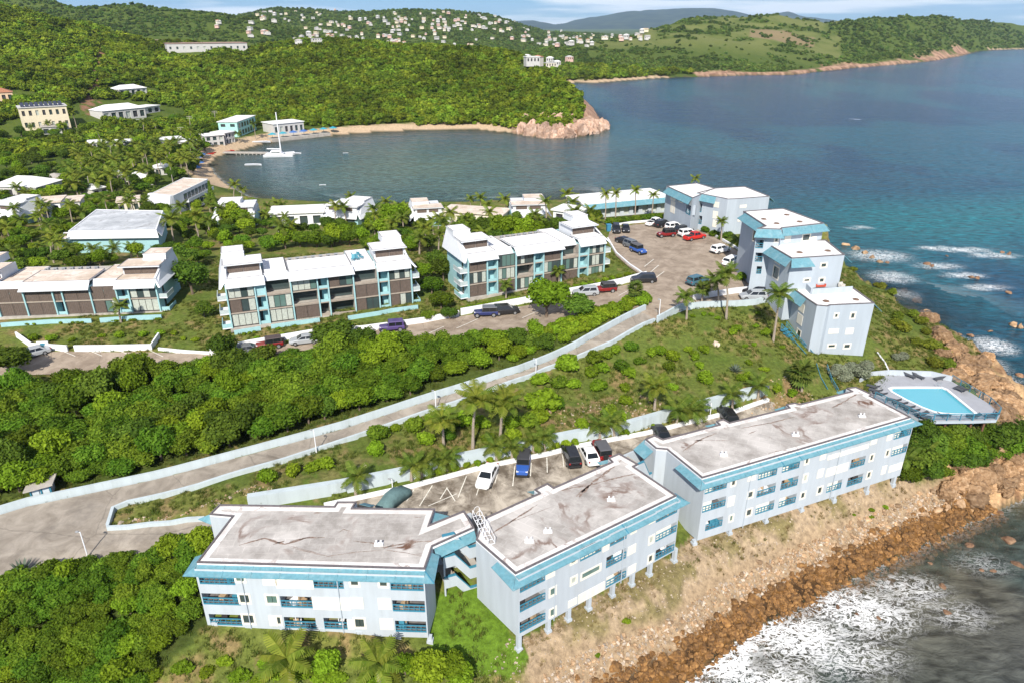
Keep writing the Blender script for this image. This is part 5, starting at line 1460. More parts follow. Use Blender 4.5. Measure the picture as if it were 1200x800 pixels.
def lower_wall():
    zs = [max(hz(x + .9, y - 1.2), hz(x - .5, y + 1.1) - 1.6) for x, y in WALL1]
    q = WALL1; n = len(q); vs = []
    for i in range(n):
        a, b = Vector(q[max(i - 1, 0)]), Vector(q[min(i + 1, n - 1)]); d = (b - a).normalized(); s = Vector((-d.y, d.x)) * .3
        p = Vector(q[i]); l, r = p + s * 1.6, p - s
        vs += [(*l, zs[i] - .6), (*r, zs[i] - .6), (*r, zs[i] + 1.75), (*l, zs[i] + 1.75)]
    fs = [(0, 1, 2, 3), (4 * n - 1, 4 * n - 2, 4 * n - 3, 4 * n - 4)]
    for i in range(n - 1):
        a, b = 4 * i, 4 * i + 4; fs += [(a + 1, b + 1, b + 2, a + 2), (a + 2, b + 2, b + 3, a + 3), (a + 3, b + 3, b, a)]
    m = MB(); m.add(vs, fs); o = m.build('retaining_wall', RWALL, loc=(q[5][0], q[5][1], zs[5])); tag(o, 'long pale blue retaining wall behind the small palms of the lower parking lot', 'wall')
lower_wall()
wall_line('pale blue wall on the scrub side of the sloping road', [(x - .1, y + .35) for x, y in road_far[:-1]], .9, .35)
wall_line('low pale blue kerb wall on the lawn side of the sloping road', isl_low[:-1][::-1] + road_near[:-1], .45, .35, name='kerb_wall')
wall_line('low white kerb wall between palm strip and lower parking stalls', kerb[1:], .38, .45, WHITE, name='kerb_wall')
wall_line('white wall curving round the top of the lawn by the upper lot', W([(770, 377), (796, 363), (824, 360), (860, 359), (885, 357), (905, 352)]), 1.0, .35, RWALL)
wall_line('white parapet wall under the carport beside the stepped blocks', W([(812, 352), (835, 348), (860, 344), (878, 342)]), 1.0, .3, WHITE)
wall_line('white forecourt wall of the roof-deck townhouse row', W([(246, 416), (292, 405), (368, 392), (425, 388), (498, 378), (538, 370)]), .95, .3, WHITE)
wall_line('white forecourt wall under the hedge of the white-roofed townhouse row', W([(540, 369), (580, 362), (620, 354.5), (661, 346), (700, 339), (729, 333), (757, 325)]), 1.15, .3, WHITE)
wall_line('white kerb wall between grass tip and upper lot cars', W([(757, 324), (738, 311), (722, 297), (712, 280)]), .3, .3, WHITE, name='kerb_wall')
wall_line('white planter wall with a small sign block below the two-storey townhouses', W([(20, 395), (38, 408), (80, 411)]), .95, .25, WHITE)
wall_line('white planter wall around the palm bed of the two-storey townhouses', W([(88, 411), (135, 410.5), (178, 409.5), (187, 396)]), .95, .25, WHITE)
wall_line('low white wall from the planter to the next townhouse row', W([(186, 410), (215, 413), (246, 415)]), .45, .25, WHITE)
wall_line('aqua planter wall at the foot of the two-storey townhouses', W([(2, 383), (60, 379), (108, 378)]), .7, .25, AQUA)
wall_line('aqua planter wall with flowers near the townhouse end balcony', W([(118, 378), (160, 375), (190, 374)]), .8, .25, AQUA)
wall_line('aqua planter wall below the roof-deck townhouses on their palm side', W([(275, 392), (306, 387)]), .7, .25, AQUA)
wall_line('aqua planter wall below the middle of the roof-deck townhouses', W([(318, 385), (375, 377)]), .7, .25, AQUA)
wall_line('aqua planter wall below the far end of the roof-deck townhouses', W([(408, 375), (446, 369), (460, 366), (490, 362)]), .7, .25, AQUA)
wall_line('pale low wall between upper lot and the hedge of the longhouse', W([(716, 266), (740, 262), (775, 259)]), .5, .3, WHITE)
wall_line('pale low wall between upper lot and the stepped blocks', W([(836, 276), (852, 285), (874, 299), (890, 313)]), .4, .3, WHITE, name='kerb_wall')
wall_line('broken white path edge beside the lowest stepped block', W([(1028, 413), (1037, 425), (1042, 436)]), .12, .25, WHITE, name='path_edge', cat='path edge')
sg = thing('sign_block', 'white block with a teal oval plate on the planter wall', 'sign', ground(50, 409))
f2 = Fr(ground(46, 409.5), ground(57, 409) - ground(46, 409.5))
MB().box(f2, 0, 1.7, -.22, -.05, .2, 1.45).build('panel', WHITE, sg)
mm2 = MB(); vs = [f2.P(.85 + .42 * math.cos(t), -.24, 1.0 + .2 * math.sin(t)) for t in np.linspace(0, 2 * math.pi, 16, endpoint=False)]
mm2.add(vs, [tuple(range(16))]); mm2.build('plate', TEAL, sg)

# refuse shed by the road
p = ground(36, 588); q = ground(61, 583)
fr = Fr(p + Vector((0, .2, 0)), q - p); L = (q - p).length
sh = thing('refuse_shed', 'small aqua-framed refuse shed with a concrete roof beside the road wall', 'shed', p)
MB().box(fr, .1, L - .1, .3, 1.9, -.2, 1.35).build('wall', WALL, sh)
MB().hexa([fr.P(-.45, -.35, 1.4), fr.P(L + .4, -.35, 1.75), fr.P(L + .4, 2.3, 1.75), fr.P(-.45, 2.3, 1.4), fr.P(-.45, -.35, 1.55), fr.P(L + .4, -.35, 1.9), fr.P(L + .4, 2.3, 1.9), fr.P(-.45, 2.3, 1.55)]).build('roof', CONC, sh)
for a in (.0, L * .5, L - .14): MB().box(fr, a, a + .14, .1, .29, -.2, 1.42).build('post', TEAL, sh)
for a in (.2, L * .5 + .16): MB().box(fr, a, a + L * .5 - .38, .2, .28, .1, 1.2).build('door', mat('pale_door', (.5, .56, .6), .7, .05, 3), sh)

# ------------------------------------------------------------------ pool terrace
ZD = 9.6
DECK_PX = [(1024, 466), (1077, 491), (1094, 493), (1140, 492.5), (1168, 491.5), (1172, 485), (1160, 473), (1115, 446), (1090, 440), (1042, 438.5), (1021, 440.5), (1006, 449)]
POOL_PX = [(1040, 454.5), (1046, 453), (1075, 452.7), (1104, 453), (1111, 456), (1146, 484.5), (1144, 486), (1119.7, 485.8), (1107, 485), (1095, 483), (1080, 477.5), (1060, 468), (1044, 459)]
deck = [XY(at(x, y, ZD)) for x, y in DECK_PX]; pool = [XY(at(x, y, ZD)) for x, y in POOL_PX]
M_DECK = mat('grey_pool_deck', (.33, .34, .37), .85, .06, 1.0, dirt=(.26, .26, .28), dirt_amt=.4)
PT = thing('pool_terrace', 'grey pool terrace on posts above the cliff with a turquoise swimming pool', 'pool', (*np.mean(np.array(deck), 0), ZD - 2))
# deck with the pool cut out
rim = offset_poly(pool, -.4)
es = []; pts = []
for poly in (deck, rim):
    n0 = len(pts); pts += [Vector(p) for p in poly]; es += [(n0 + i, n0 + (i + 1) % len(poly)) for i in range(len(poly))]
vs, _, fs = delaunay_2d_cdt(pts, es, [], 1, 1e-4)[:3]
ra = np.array(rim)
m = MB()
ff = [f for f in fs if not bool(in_poly(np.mean([vs[i].x for i in f]), np.mean([vs[i].y for i in f]), ra))]
m.add([(v.x, v.y, ZD) for v in vs], [tuple(f) for f in ff])
m.build('deck', M_DECK, PT)
m = MB(); ring(m, rim, pool, ZD - .1, ZD + .06); m.build('pool_coping', WHITE, PT)
m = MB(); n = len(pool)
for i in range(n):
    a, b = pool[i], pool[(i + 1) % n]; m.quad((*b, ZD - 1.5), (*a, ZD - 1.5), (*a, ZD + .05), (*b, ZD + .05))
m.add([(*p, ZD - 1.5) for p in pool], [tuple(range(n))]); bs = m.build('basin', mat('pool_tile', (.28, .74, .84), .5, .05, 2), PT)
wm2, wn2, wl2, wb2 = nodes_of('pool_water')
wb2.inputs['Base Color'].default_value = (.12, .60, .74, 1); wb2.inputs['Roughness'].default_value = .05; wb2.inputs['Alpha'].default_value = .55
nz = wn2.new('ShaderNodeTexNoise'); nz.inputs['Scale'].default_value = 2.5; bp = wn2.new('ShaderNodeBump'); bp.inputs['Strength'].default_value = .15; wl2.new(nz.outputs[0], bp.inputs['Height']); wl2.new(bp.outputs[0], wb2.inputs['Normal'])
m = MB(); m.add([(*p, ZD - .12) for p in offset_poly(pool, .003)], [tuple(range(n))]); m.build('water', wm2, PT)
m = MB(); nd = len(deck)
for i in range(nd): a, b = deck[i], deck[(i + 1) % nd]; m.quad((*a, ZD - .45), (*b, ZD - .45), (*b, ZD - .006), (*a, ZD - .006))
m.add([(*p, ZD - .45) for p in deck], [tuple(range(nd - 1, -1, -1))]); m.build('deck_slab', WALLB, PT)
for i in range(6):
    p = Vector((*deck[1], 0)).lerp(Vector((*deck[4], 0)), (i + .4) / 6) + Vector((0, .7, 0))
    m = MB(); m.box(Fr((p.x, p.y, 0), (1, 0)), -.13, .13, -.13, .13, hz(p.x, p.y) - .4, ZD - .46); m.build('post', mat('rusty_post', (.14, .07, .045), .9, .2, 4), PT)
dz = [Vector((*p, 0)) for p in deck]
def rail_run(a, b, ba, bb):
    fr = Fr((a.x, a.y, ZD), b - a); L = (b - a).length
    m = MB()
    m.box(fr, 0, L, .05, .13, 1.0, 1.08)
    for h_ in (.25, .5, .75): m.box(fr, .02, L - .02, .07, .11, h_, h_ + .04)
    k = max(1, int(L / 1.6))
    for i in range(k + 1): x = min(L - .08, L * i / k); m.box(fr, x, x + .08, .04, .14, -.1, 1.0)
    m.build('railing', TEAL, PT)
for i in (0, 1, 2, 3, 4, 5, 6): rail_run(dz[i], dz[i + 1], 0, 0)
for i in (7, 8, 9, 10):
    a, b = dz[i], dz[i + 1]; fr = Fr((a.x, a.y, ZD), b - a); MB().box(fr, .0, (b - a).length - .02, .0, .22, -.4, .85).build('parapet', WALL, PT)
lt = MB()
pa = at(1100, 454, ZD)
for s in (-.25, .25):
    c0 = pa + Vector((s, 0, 0)); lt.path([c0 + Vector((0, .3, 0)), c0 + Vector((0, .25, .8)), c0 + Vector((0, -.2, .85)), c0 + Vector((0, -.35, -.3))], [.03] * 4, 6)
lt.build('pool_ladder', mat('steel', (.6, .6, .6), .3, .05, 3, metal=.8), PT)
# stone wall below the deck edge
m = MB(); fr = Fr((*deck[1], 0), Vector((*deck[4], 0)) - Vector((*deck[1], 0))); m.box(fr, .5, 8.0, 2.0, 2.5, 4.5, ZD - .46); m.build('stone_wall', mat('rubble_stone', (.30, .27, .23), .95, .35, 2.2, bump=.8), PT)

def lounger_mesh():
    T = thing('sun_lounger', 'x', 'sun lounger', (0, 0, 0), 'sun loungers on the pool terrace')
    G = mat('dark_grey_mesh', (.07, .075, .085), .8, .1, 6); fr = Fr((0, 0, 0), (1, 0))
    MB().box(fr, 0, 1.3, -.33, .33, .30, .37).build('seat', G, T)
    MB().hexa([fr.P(1.3, -.33, .30), fr.P(1.9, -.33, .66), fr.P(1.9, .33, .66), fr.P(1.3, .33, .30), fr.P(1.27, -.33, .37), fr.P(1.87, -.33, .73), fr.P(1.87, .33, .73), fr.P(1.27, .33, .37)]).build('backrest', G, T)
    for x in (.15, 1.25):
        for y in (-.28, .28): MB().box(fr, x, x + .06, y - .03, y + .03, 0, .30).build('leg', G, T)
    return T
proto = lounger_mesh(); first = True
zP = lambda x, y: at(980 + x / 5.44, 400 + y / 5.44, ZD + .01)
for (x, y, r, lb) in [(505, 240, 2.2, 0), (558, 245, 2.1, 0), (625, 248, .3, 0), (770, 292, 5.2, 1), (752, 300, 5.2, 1), (190, 285, 5.6, 2), (205, 310, 5.6, 2), (235, 330, 5.6, 2), (320, 372, 5.7, 2), (360, 392, 5.7, 2), (405, 415, 5.7, 2), (435, 435, 5.7, 2), (500, 475, .1, 3), (600, 490, 3.3, 3), (725, 478, 3.2, 3), (830, 485, .0, 3), (945, 485, .1, 3)]:
    lab = ['dark grey sun lounger by the white parapet of the pool terrace', 'dark grey sun lounger at the seaward railing of the pool terrace', 'dark grey sun lounger in the row between pool and apartment block', 'dark grey sun lounger at the cliff railing of the pool terrace'][lb]
    if first: t = proto; t.location = zP(x, y); t.rotation_euler.z = r; t['label'] = lab; first = False
    else: copy_tree(proto, zP(x, y), r, None, lab)

# ------------------------------------------------------------------ cars
TYRE = mat('tyre', (.02, .02, .02), .9, .1, 5); RIM = mat('wheel_rim', (.35, .36, .38), .4, .05, 5, metal=.6)
HEAD = mat('headlight_glass', (.6, .62, .64), .15, .02, 5); TAIL = mat('tail_light', (.35, .02, .02), .3, .05, 5); CARGLASS = glass_mat('car_glass', (.015, .018, .02), .04)
TRIM = mat('black_trim', (.03, .03, .03), .7, .1, 5)
def loft(m, secs):
    """secs: rings of points of equal count"""
    n = len(secs[0]); vs = [p for s in secs for p in s]; fs = []
    for i in range(len(secs) - 1):
        for j in range(n): a = i * n; fs.append((a + j, a + (j + 1) % n, a + n + (j + 1) % n, a + n + j))
    fs += [tuple(range(n - 1, -1, -1)), tuple((len(secs) - 1) * n + k for k in range(n))]
    m.add(vs, fs)
def sec(x, w, z0, z1, ch=.12, top=None):
    t = w - ch if top is None else top
    return [(x, -w + ch * .6, z0), (x, w - ch * .6, z0), (x, w, z0 + ch), (x, w, z1 - ch * 1.2), (x, t, z1), (x, -t, z1), (x, -w, z1 - ch * 1.2), (x, -w, z0 + ch)]
CAR = {  # body sections (x, half width, bottom, top), cabin: base x0..x1, top x0..x1, base z, roof z
    'suv': dict(b=[(-2.3, .82, .42, .92), (-2.2, .90, .30, 1.02), (-1.0, .93, .25, 1.06), (.9, .93, .25, 1.06), (1.5, .92, .28, 1.02), (2.15, .86, .32, .88), (2.32, .74, .42, .72)], c=(-2.15, 1.15, -1.95, .35, 1.04, 1.68), w=.36, wx=(-1.4, 1.42)),
    'sedan': dict(b=[(-2.3, .80, .40, .82), (-2.2, .86, .28, .92), (-1.0, .90, .22, .94), (.9, .90, .22, .94), (1.6, .88, .25, .88), (2.15, .82, .3, .74), (2.3, .7, .4, .62)], c=(-1.75, 1.15, -1.0, .25, .92, 1.42), w=.33, wx=(-1.4, 1.42)),
    'jeep': dict(b=[(-2.1, .80, .50, 1.05), (-2.05, .82, .45, 1.08), (.6, .82, .45, 1.08), (.75, .78, .48, 1.08), (1.85, .70, .5, 1.04), (1.95, .66, .55, .95)], c=(-2.0, .62, -1.95, .45, 1.07, 1.82), w=.42, wx=(-1.35, 1.45)),
    'pickup': dict(b=[(-2.7, .86, .50, 1.0), (-2.6, .92, .40, 1.06), (.9, .94, .36, 1.08), (1.6, .93, .38, 1.06), (2.4, .88, .42, .96), (2.6, .76, .5, .8)], c=(-.95, 1.3, -.75, .55, 1.07, 1.75), w=.40, wx=(-1.75, 1.65)),
    'van': dict(b=[(-2.4, .84, .40, .95), (-2.3, .92, .30, 1.08), (.9, .94, .25, 1.08), (1.6, .93, .28, 1.02), (2.2, .86, .34, .85), (2.35, .74, .42, .72)], c=(-2.3, 1.5, -2.15, .75, 1.06, 1.72), w=.35, wx=(-1.5, 1.5)),
}
def car(kind, col, label, pos, head, gloss=.25, hard=None):
    """pos: picture position of the middle on the ground, head: picture position it points at"""
    S = CAR[kind]
    a, b = grounds([pos, head])
    d = Vector((b.x - a.x, b.y - a.y)); yaw = math.atan2(d.y, d.x)
    T = thing('parked_car', label, 'car', (0, 0, 0), 'cars parked at the resort')
    M_ = mat('car_paint_%02d_%02d_%02d' % tuple(int(c * 99) for c in col), col, gloss, .03, 2, spec=.6)
    ROOFM = M_ if hard is None else mat('car_top_%02d' % int(hard[0] * 99), hard, .6, .05, 3)
    m = MB(); loft(m, [sec(*s) for s in S['b']]); body = m.build('body', M_, T)
    c0, c1, t0, t1, zb, zt = S['c']; wb, wt = .86, (.66 if kind != 'jeep' else .76)
    wb = S['b'][2][1] - .05
    B = [(c0, -wb, zb), (c1, -wb, zb), (c1, wb, zb), (c0, wb, zb)]; Tt = [(t0, -wt, zt), (t1, -wt, zt), (t1, wt, zt), (t0, wt, zt)]
    zs = zt - .06
    f = lambda k, t: tuple(B[k][i] * (1 - t) + Tt[k][i] * t for i in range(3))
    m = MB(); m.hexa([f(k, 0) for k in range(4)] + [f(k, .92) for k in range(4)]); cab = m.build('cabin', M_ if hard is None else TRIM, T)
    m = MB(); m.hexa([f(k, .90) for k in range(4)] + [(Tt[k][0] * .98, Tt[k][1] * .93, zt + .02) for k in range(4)]); m.build('roof', ROOFM, T)
    def glass(k0, k1, s0, s1, nm, out):
        p = []
        for kk, ss, tt in ((k0, s0, .1), (k1, s1, .1), (k1, s1, .86), (k0, s0, .86)):
            pa, pb = Vector(f(k0, tt)), Vector(f(k1, tt)); p.append(pa.lerp(pb, ss) + Vector(out) * .012)
        m = MB(); m.quad(*p); m.build(nm, CARGLASS, cab)
    glass(1, 2, .06, .94, 'windscreen', (1, 0, .3)); glass(3, 0, .08, .92, 'rear_window', (-1, 0, .3))
    for (k0, k1, o) in ((0, 1, (0, -1, .2)), (2, 3, (0, 1, .2))):
        glass(k0, k1, .06, .46, 'side_window', o); glass(k0, k1, .50, .90, 'side_window', o)
    r = S['w']; yw = S['b'][2][1] - .10
    for x in S['wx']:
        for s in (-1, 1):
            m = MB(); m.tube((x, s * (yw - .12), r), (x, s * (yw + .11), r), r, n=14); wl_ = m.build('wheel', TYRE, T)
            m = MB(); m.tube((x, s * (yw + .105), r), (x, s * (yw + .125), r), r * .6, n=12); m.build('rim', RIM, wl_)
    xf, xb = S['b'][-1][0], S['b'][0][0]; zf = S['b'][-1][3]
    for s in (-1, 1):
        fr = Fr((0, 0, 0), (1, 0))
        MB().box(fr, xf - .22, xf + .0, s * .55 - .14, s * .55 + .14, zf - .04, zf + .08).build('headlight', HEAD, T)
        MB().box(fr, xb - .03, xb + .06, s * .66 - .1, s * .66 + .1, .78, .95).build('tail_light', TAIL, T)
    fr = Fr((0, 0, 0), (1, 0))
    MB().box(fr, xf - .12, xf + .05, -.66, .66, .34, .52).build('front_bumper', TRIM if kind in ('jeep', 'suv') else M_, T)
    MB().box(fr, xb - .06, xb + .12, -.7, .7, .36, .54).build('rear_bumper', TRIM if kind in ('jeep', 'suv') else M_, T)
    if kind == 'jeep': MB().tube((-2.12, .05, .95), (-2.34, .05, .95), .38, n=14).build('spare_wheel', TYRE, T)
    if kind == 'pickup':
        m = MB(); m.box(fr, -2.5, -1.05, -.78, .78, 1.0, 1.095); m.build('cargo_bed', TRIM, T)
    z = (hz(a.x + math.cos(yaw) * 1.3, a.y + math.sin(yaw) * 1.3) + hz(a.x - math.cos(yaw) * 1.3, a.y - math.sin(yaw) * 1.3)) / 2
    T.location = (a.x, a.y, z + .06); T.rotation_euler = (0, 0, yaw)
    return T
WHT, BLK, SIL, RED, DRED, NAVY, BLU, PUR, TLB, GRY = (.78, .78, .77), (.018, .018, .02), (.33, .35, .37), (.50, .02, .015), (.20, .012, .012), (.02, .03, .12), (.03, .10, .38), (.075, .05, .17), (.05, .13, .17), (.13, .14, .15)
CARS = [('sedan', WHT, 'white saloon with a dark sunroof in the lower parking lot', (571, 562), (567, 572), None), ('jeep', BLU, 'blue off-roader with a dark soft top in the lower parking lot', (613, 550), (612, 560), (.05, .05, .055)),
        ('suv', BLK, 'black hatchback nose to the kerb in the lower parking lot', (669, 538), (666, 528), None), ('sedan', WHT, 'white saloon nose to the kerb between two dark cars', (690, 536), (686, 526), None), ('jeep', DRED, 'dark red off-roader with a grey top behind the middle block roof', (704, 532), (700, 522), (.10, .10, .11)),
        ('sedan', BLK, 'black car half hidden behind the roof of the block by the pool', (774, 512), (771, 504), None), ('suv', BLK, 'black car beyond the back canopy of the block by the pool', (852, 492), (849, 485), None),
        ('jeep', PUR, 'purple off-roader with spare wheel on the townhouse parking lane', (459, 388), (445, 389.5), None), ('jeep', DRED, 'dark red off-roader beside a grey car below the roof-deck townhouses', (316, 408), (300, 411), (.08, .06, .06)), ('sedan', GRY, 'grey car beside the dark red off-roader on the parking lane', (287, 414), (272, 417), None), ('sedan', SIL, 'silver car half hidden by the tree on the parking lane', (357, 402), (344, 404), None),
        ('jeep', NAVY, 'navy off-roader with a grey hard top by the white forecourt wall', (569, 371), (555, 372), (.13, .14, .16)), ('suv', BLK, 'black sport utility car next to the navy off-roader', (593, 368), (606, 366.5), None), ('suv', SIL, 'silver sport utility car below the white-roofed townhouses', (686, 346.5), (674, 348), None), ('jeep', DRED, 'red off-roader with a dark top below the white-roofed townhouses', (708, 343), (697, 344.5), (.06, .06, .065)), ('suv', BLK, 'black sport utility car at the mouth of the upper lot', (754, 331), (740, 332), None), ('sedan', SIL, 'silver car in the shade beside the planter wall', (40, 417), (30, 420), None),
        ('suv', TLB, 'blue-green sport utility car near the fan palm of the upper lot', (817, 333), (828, 330), None), ('van', WHT, 'white minivan backed up to the stepped blocks', (857, 310), (868, 305), None), ('suv', WHT, 'white sport utility car next to the white minivan', (844, 296), (856, 293), None), ('pickup', RED, 'bright red pickup truck in the upper lot', (814, 281), (826, 278.5), None),
        ('suv', WHT, 'white car tucked behind the red pickup', (806, 277), (817, 275), None), ('suv', BLK, 'black car between the white cars of the upper lot back row', (801, 273), (812, 271), None), ('suv', WHT, 'white estate car in the back row of the upper lot', (790, 269), (800, 267), None), ('suv', BLK, 'black car beside the hedge end of the upper lot back row', (777, 266), (787, 264), None), ('pickup', WHT, 'white pickup at the hedge end of the upper lot', (768, 264), (779, 261.5), None),
        ('jeep', DRED, 'maroon off-roader with black roof standing in the middle of the upper lot', (780, 278), (768, 279), (.03, .03, .03)), ('suv', BLK, 'black car facing the camera by the blue bin', (722, 272), (723, 276), None), ('sedan', BLK, 'black car second from the blue bin', (733, 271), (734, 275), None), ('sedan', BLK, 'black car under the bushes near the grass tip', (732, 286), (742, 289), None), ('suv', GRY, 'dark car between a black car and the blue off-roader', (741, 291), (751, 294.5), None), ('jeep', BLU, 'bright blue off-roader by the grass tip of the upper lot', (748, 297), (758, 301), (.10, .11, .13)),
        ('suv', BLK, 'black car under the carport edge beside the stepped blocks', (885, 345), (872, 342), None), ('suv', SIL, 'silver car beside the black one at the stepped blocks', (882, 351), (870, 350), None)]
for k, col, lab, p, h, hd in CARS: car(k, col, lab, p, h, hard=hd)
# a car under a grey-green dust cover
a, b = grounds([(462, 588), (474, 577)]); yaw = math.atan2(b.y - a.y, b.x - a.x)
cv = MB(); prof = [(-2.2, .7, .35), (-2.1, .85, .75), (-1.3, .9, 1.0), (-.8, .8, 1.42), (.6, .8, 1.45), (1.3, .9, 1.02), (2.0, .88, .85), (2.2, .7, .4)]
loft(cv, [[(x, -w - .08, .06), (x, w + .08, .06), (x, w, z * .7), (x, w * .72, z), (x, -w * .72, z), (x, -w, z * .7)] for x, w, z in prof])
o = cv.build('covered_car', mat('dust_cover', (.10, .17, .175), .9, .15, 2.5, bump=.4), loc=(0, 0, 0), smooth=True); tag(o, 'car under a grey-green dust cover at the ramp end of the lower lot', 'car', 'cars parked at the resort')
o.location = (a.x, a.y, hz(a.x, a.y) + .05); o.rotation_euler = (0, 0, yaw)

# ------------------------------------------------------------------ lamps, poles, bin
def lamp_post(label, p, h, arm=(-.25, 0)):
    g = ground(*p); T = thing('lamp_post', label, 'street lamp', g, 'lamp posts along the drive')
    MB().tube(g + Vector((0, 0, -.3)), g + Vector((0, 0, h)), .07, .05, 8).build('post', WHITE, T)
    e = g + Vector((arm[0], arm[1], h + .05)); MB().tube(g + Vector((0, 0, h - .03)), e, .035, n=6).build('arm', WHITE, T)
    MB().box(Fr(e, (1, 0)), -.2, .12, -.09, .09, -.06, .06).build('lamp_head', mat('grey_metal', (.30, .31, .32), .6, .1, 4), T)
for p, h, lab in [((103, 652), 3.2, 'white lamp post at the bushes beside the ramp fork'), ((371, 530), 3.2, 'white lamp post on the kerb wall near three clipped shrubs'), ((511, 481), 3.0, 'white lamp post on the sloping road near two tall palms'), ((628, 441), 2.8, 'white lamp post on the sloping road below the big tree'), ((772, 374), 3.4, 'white lamp post at the top of the sloping road'), ((460, 571), 1.2, 'short white bollard lamp on the palm strip'), ((832, 487), 2.0, 'white lamp on the kerb behind the block by the pool')]: lamp_post(lab, p, h)
def utility_pole(label, p, top, arms=True):
    g = ground(*p); t = at_y(top[0], top[1], g.y); T = thing('utility_pole', label, 'pole', g, 'utility poles behind the beach')
    MB().tube(g + Vector((0, 0, -.5)), t, .2, .13, 8).build('pole', mat('weathered_pole', (.34, .31, .27), .9, .15, 3), T)
    if arms:
        for k in (.4, 1.3): MB().box(Fr(t - Vector((0, 0, k)), (1, .3)), -1.6, 1.6, -.07, .07, -.08, .08).build('crossarm', CONC, T)
for p, t, a, l in [((214, 165), (211, 149), True, 'utility pole with double crossarms behind the row of villas'), ((224, 156), (221.5, 136), True, 'tall utility pole at the foot of the wooded hill'), ((253, 146), (251, 130), True, 'utility pole above the aqua-fronted hotel'), ((106, 229), (102.5, 207), False, 'bare leaning concrete pole among the palms'), ((204, 222), (201, 205), False, 'pale pole beside the beach hotel'), ((297, 130), (295, 122), True, 'small utility pole on the wooded hill')]: utility_pole(l, p, t, a)
g = ground(713, 271); m = MB(); fr = Fr(g, (1, .2)); m.hexa([fr.P(-.4, -.4, 0), fr.P(.4, -.4, 0), fr.P(.4, .4, 0), fr.P(-.4, .4, 0), fr.P(-.5, -.5, 1.5), fr.P(.5, -.5, 1.5), fr.P(.5, .5, 1.5), fr.P(-.5, .5, 1.5)]); m.box(fr, -.55, .55, -.55, .55, 1.5, 1.62)
tag(m.build('refuse_bin', mat('blue_plastic', (.05, .22, .36), .5, .05, 3), loc=g), 'tall blue refuse bin beside the black cars of the upper lot', 'bin')
# ------------------------------------------------------------------ plants
L_SCRUB = leaf_mat('scrub_leaf', (.062, .122, .010), (.145, .228, .020), .28, .34, .020)
L_BRIGHT = leaf_mat('bright_leaf', (.115, .185, .010), (.215, .315, .022), .28, .26, .013)
L_DARK = leaf_mat('dark_leaf', (.060, .108, .014), (.120, .188, .022), .28, .36, .018)
L_GRAPE = leaf_mat('sea_grape_leaf', (.10, .14, .014), (.20, .23, .03), .35, .25, .02)
L_SILVER = leaf_mat('silver_leaf', (.16, .19, .12), (.25, .27, .19), .25, .1, .01)
L_WOOD = leaf_mat('wood_leaf', (.085, .130, .010), (.185, .250, .022), .25, .40, .022, .38)
L_WOOD_HAZED = leaf_mat('hazed_wood_leaf', (.060, .105, .020), (.140, .195, .036), .25, .35, .02, .35)  # bluer, darker green puts some of the far haze into the leaf colour
L_PALM = leaf_mat('palm_leaf', (.09, .14, .018), (.18, .23, .04), .4, .2, .02)
L_PALMY = leaf_mat('yellow_palm_leaf', (.12, .17, .018), (.23, .265, .04), .35, .2, .02)  # yellower, lighter palm green, used by the 'sun' fronds
L_FAN = leaf_mat('fan_palm_leaf', (.06, .10, .015), (.15, .19, .04), .3, .2, .02)

ICO = None
def ico():
    global ICO
    if ICO is None:
        bm = bmesh.new(); bmesh.ops.create_icosphere(bm, subdivisions=1, radius=1)
        bm.verts.ensure_lookup_table(); ICO = (np.array([v.co[:] for v in bm.verts]), np.array([[v.index for v in f.verts] for f in bm.faces])); bm.free()
    return ICO

def crown_mesh(name, seed, m, nlobe=9, nleaf=1300, leaf=.12, zsq=.75, zc=.95, spread=.62, core=.78):
    """unit crown: leaves all over a cluster of lobes"""
    r = np.random.default_rng(seed)
    lc = r.normal(size=(nlobe, 3)); lc /= np.linalg.norm(lc, axis=1)[:, None]
    lc *= (spread * r.random(nlobe) ** .5)[:, None]; lc[:, 2] = np.abs(lc[:, 2]) * .8 - .12
    lc[0] = 0
    lr_ = .34 + .22 * r.random(nlobe); lr_[0] = .58
    idx = r.choice(nlobe, nleaf, p=lr_ ** 2 / (lr_ ** 2).sum())
    d = r.normal(size=(nleaf, 3)); d[:, 2] += .35; d /= np.linalg.norm(d, axis=1)[:, None]
    p = lc[idx] + d * (lr_[idx] * (.82 + .3 * r.random(nleaf) ** 2))[:, None]
    nrm = d + .75 * r.normal(size=(nleaf, 3)); nrm /= np.linalg.norm(nrm, axis=1)[:, None]
    t = np.cross(nrm, r.normal(size=(nleaf, 3))); t /= np.linalg.norm(t, axis=1)[:, None]
    b = np.cross(nrm, t)
    s = (leaf * (.6 + .8 * r.random(nleaf)))[:, None]
    q = np.stack([p - t * s - b * s * .55, p + t * s * .25 - b * s * .7, p + t * s + b * s * .5, p - t * s * .3 + b * s * .75], 1).reshape(-1, 3)
    f = [tuple(range(4 * i, 4 * i + 4)) for i in range(nleaf)]
    vs = [tuple(v) for v in q]
    iv, if_ = ico()
    for k in range(nlobe):
        n0 = len(vs); vs += [tuple(v) for v in iv * (lr_[k] * core) + lc[k]]; f += [tuple(int(x) + n0 for x in tr) for tr in if_]
    me = bpy.data.meshes.new(name)
    A = np.array(vs); A[:, 2] = A[:, 2] * zsq + zc
    me.from_pydata(A.tolist(), [], f); me.materials.append(m); me.update()
    return me

def trunk_mesh(name, h=.9, r=.07):
    m = MB()
    m.path([(0, 0, -.15), (.02, .01, h * .45), (.0, .03, h)], [r, r * .8, r * .6], 7)
    for a in (.4, 2.2, 4.3): m.path([(.01, .02, h * .5), (.3 * math.cos(a), .3 * math.sin(a), h * .95)], [r * .55, r * .25], 5)
    return m.mesh(name, [BARK])

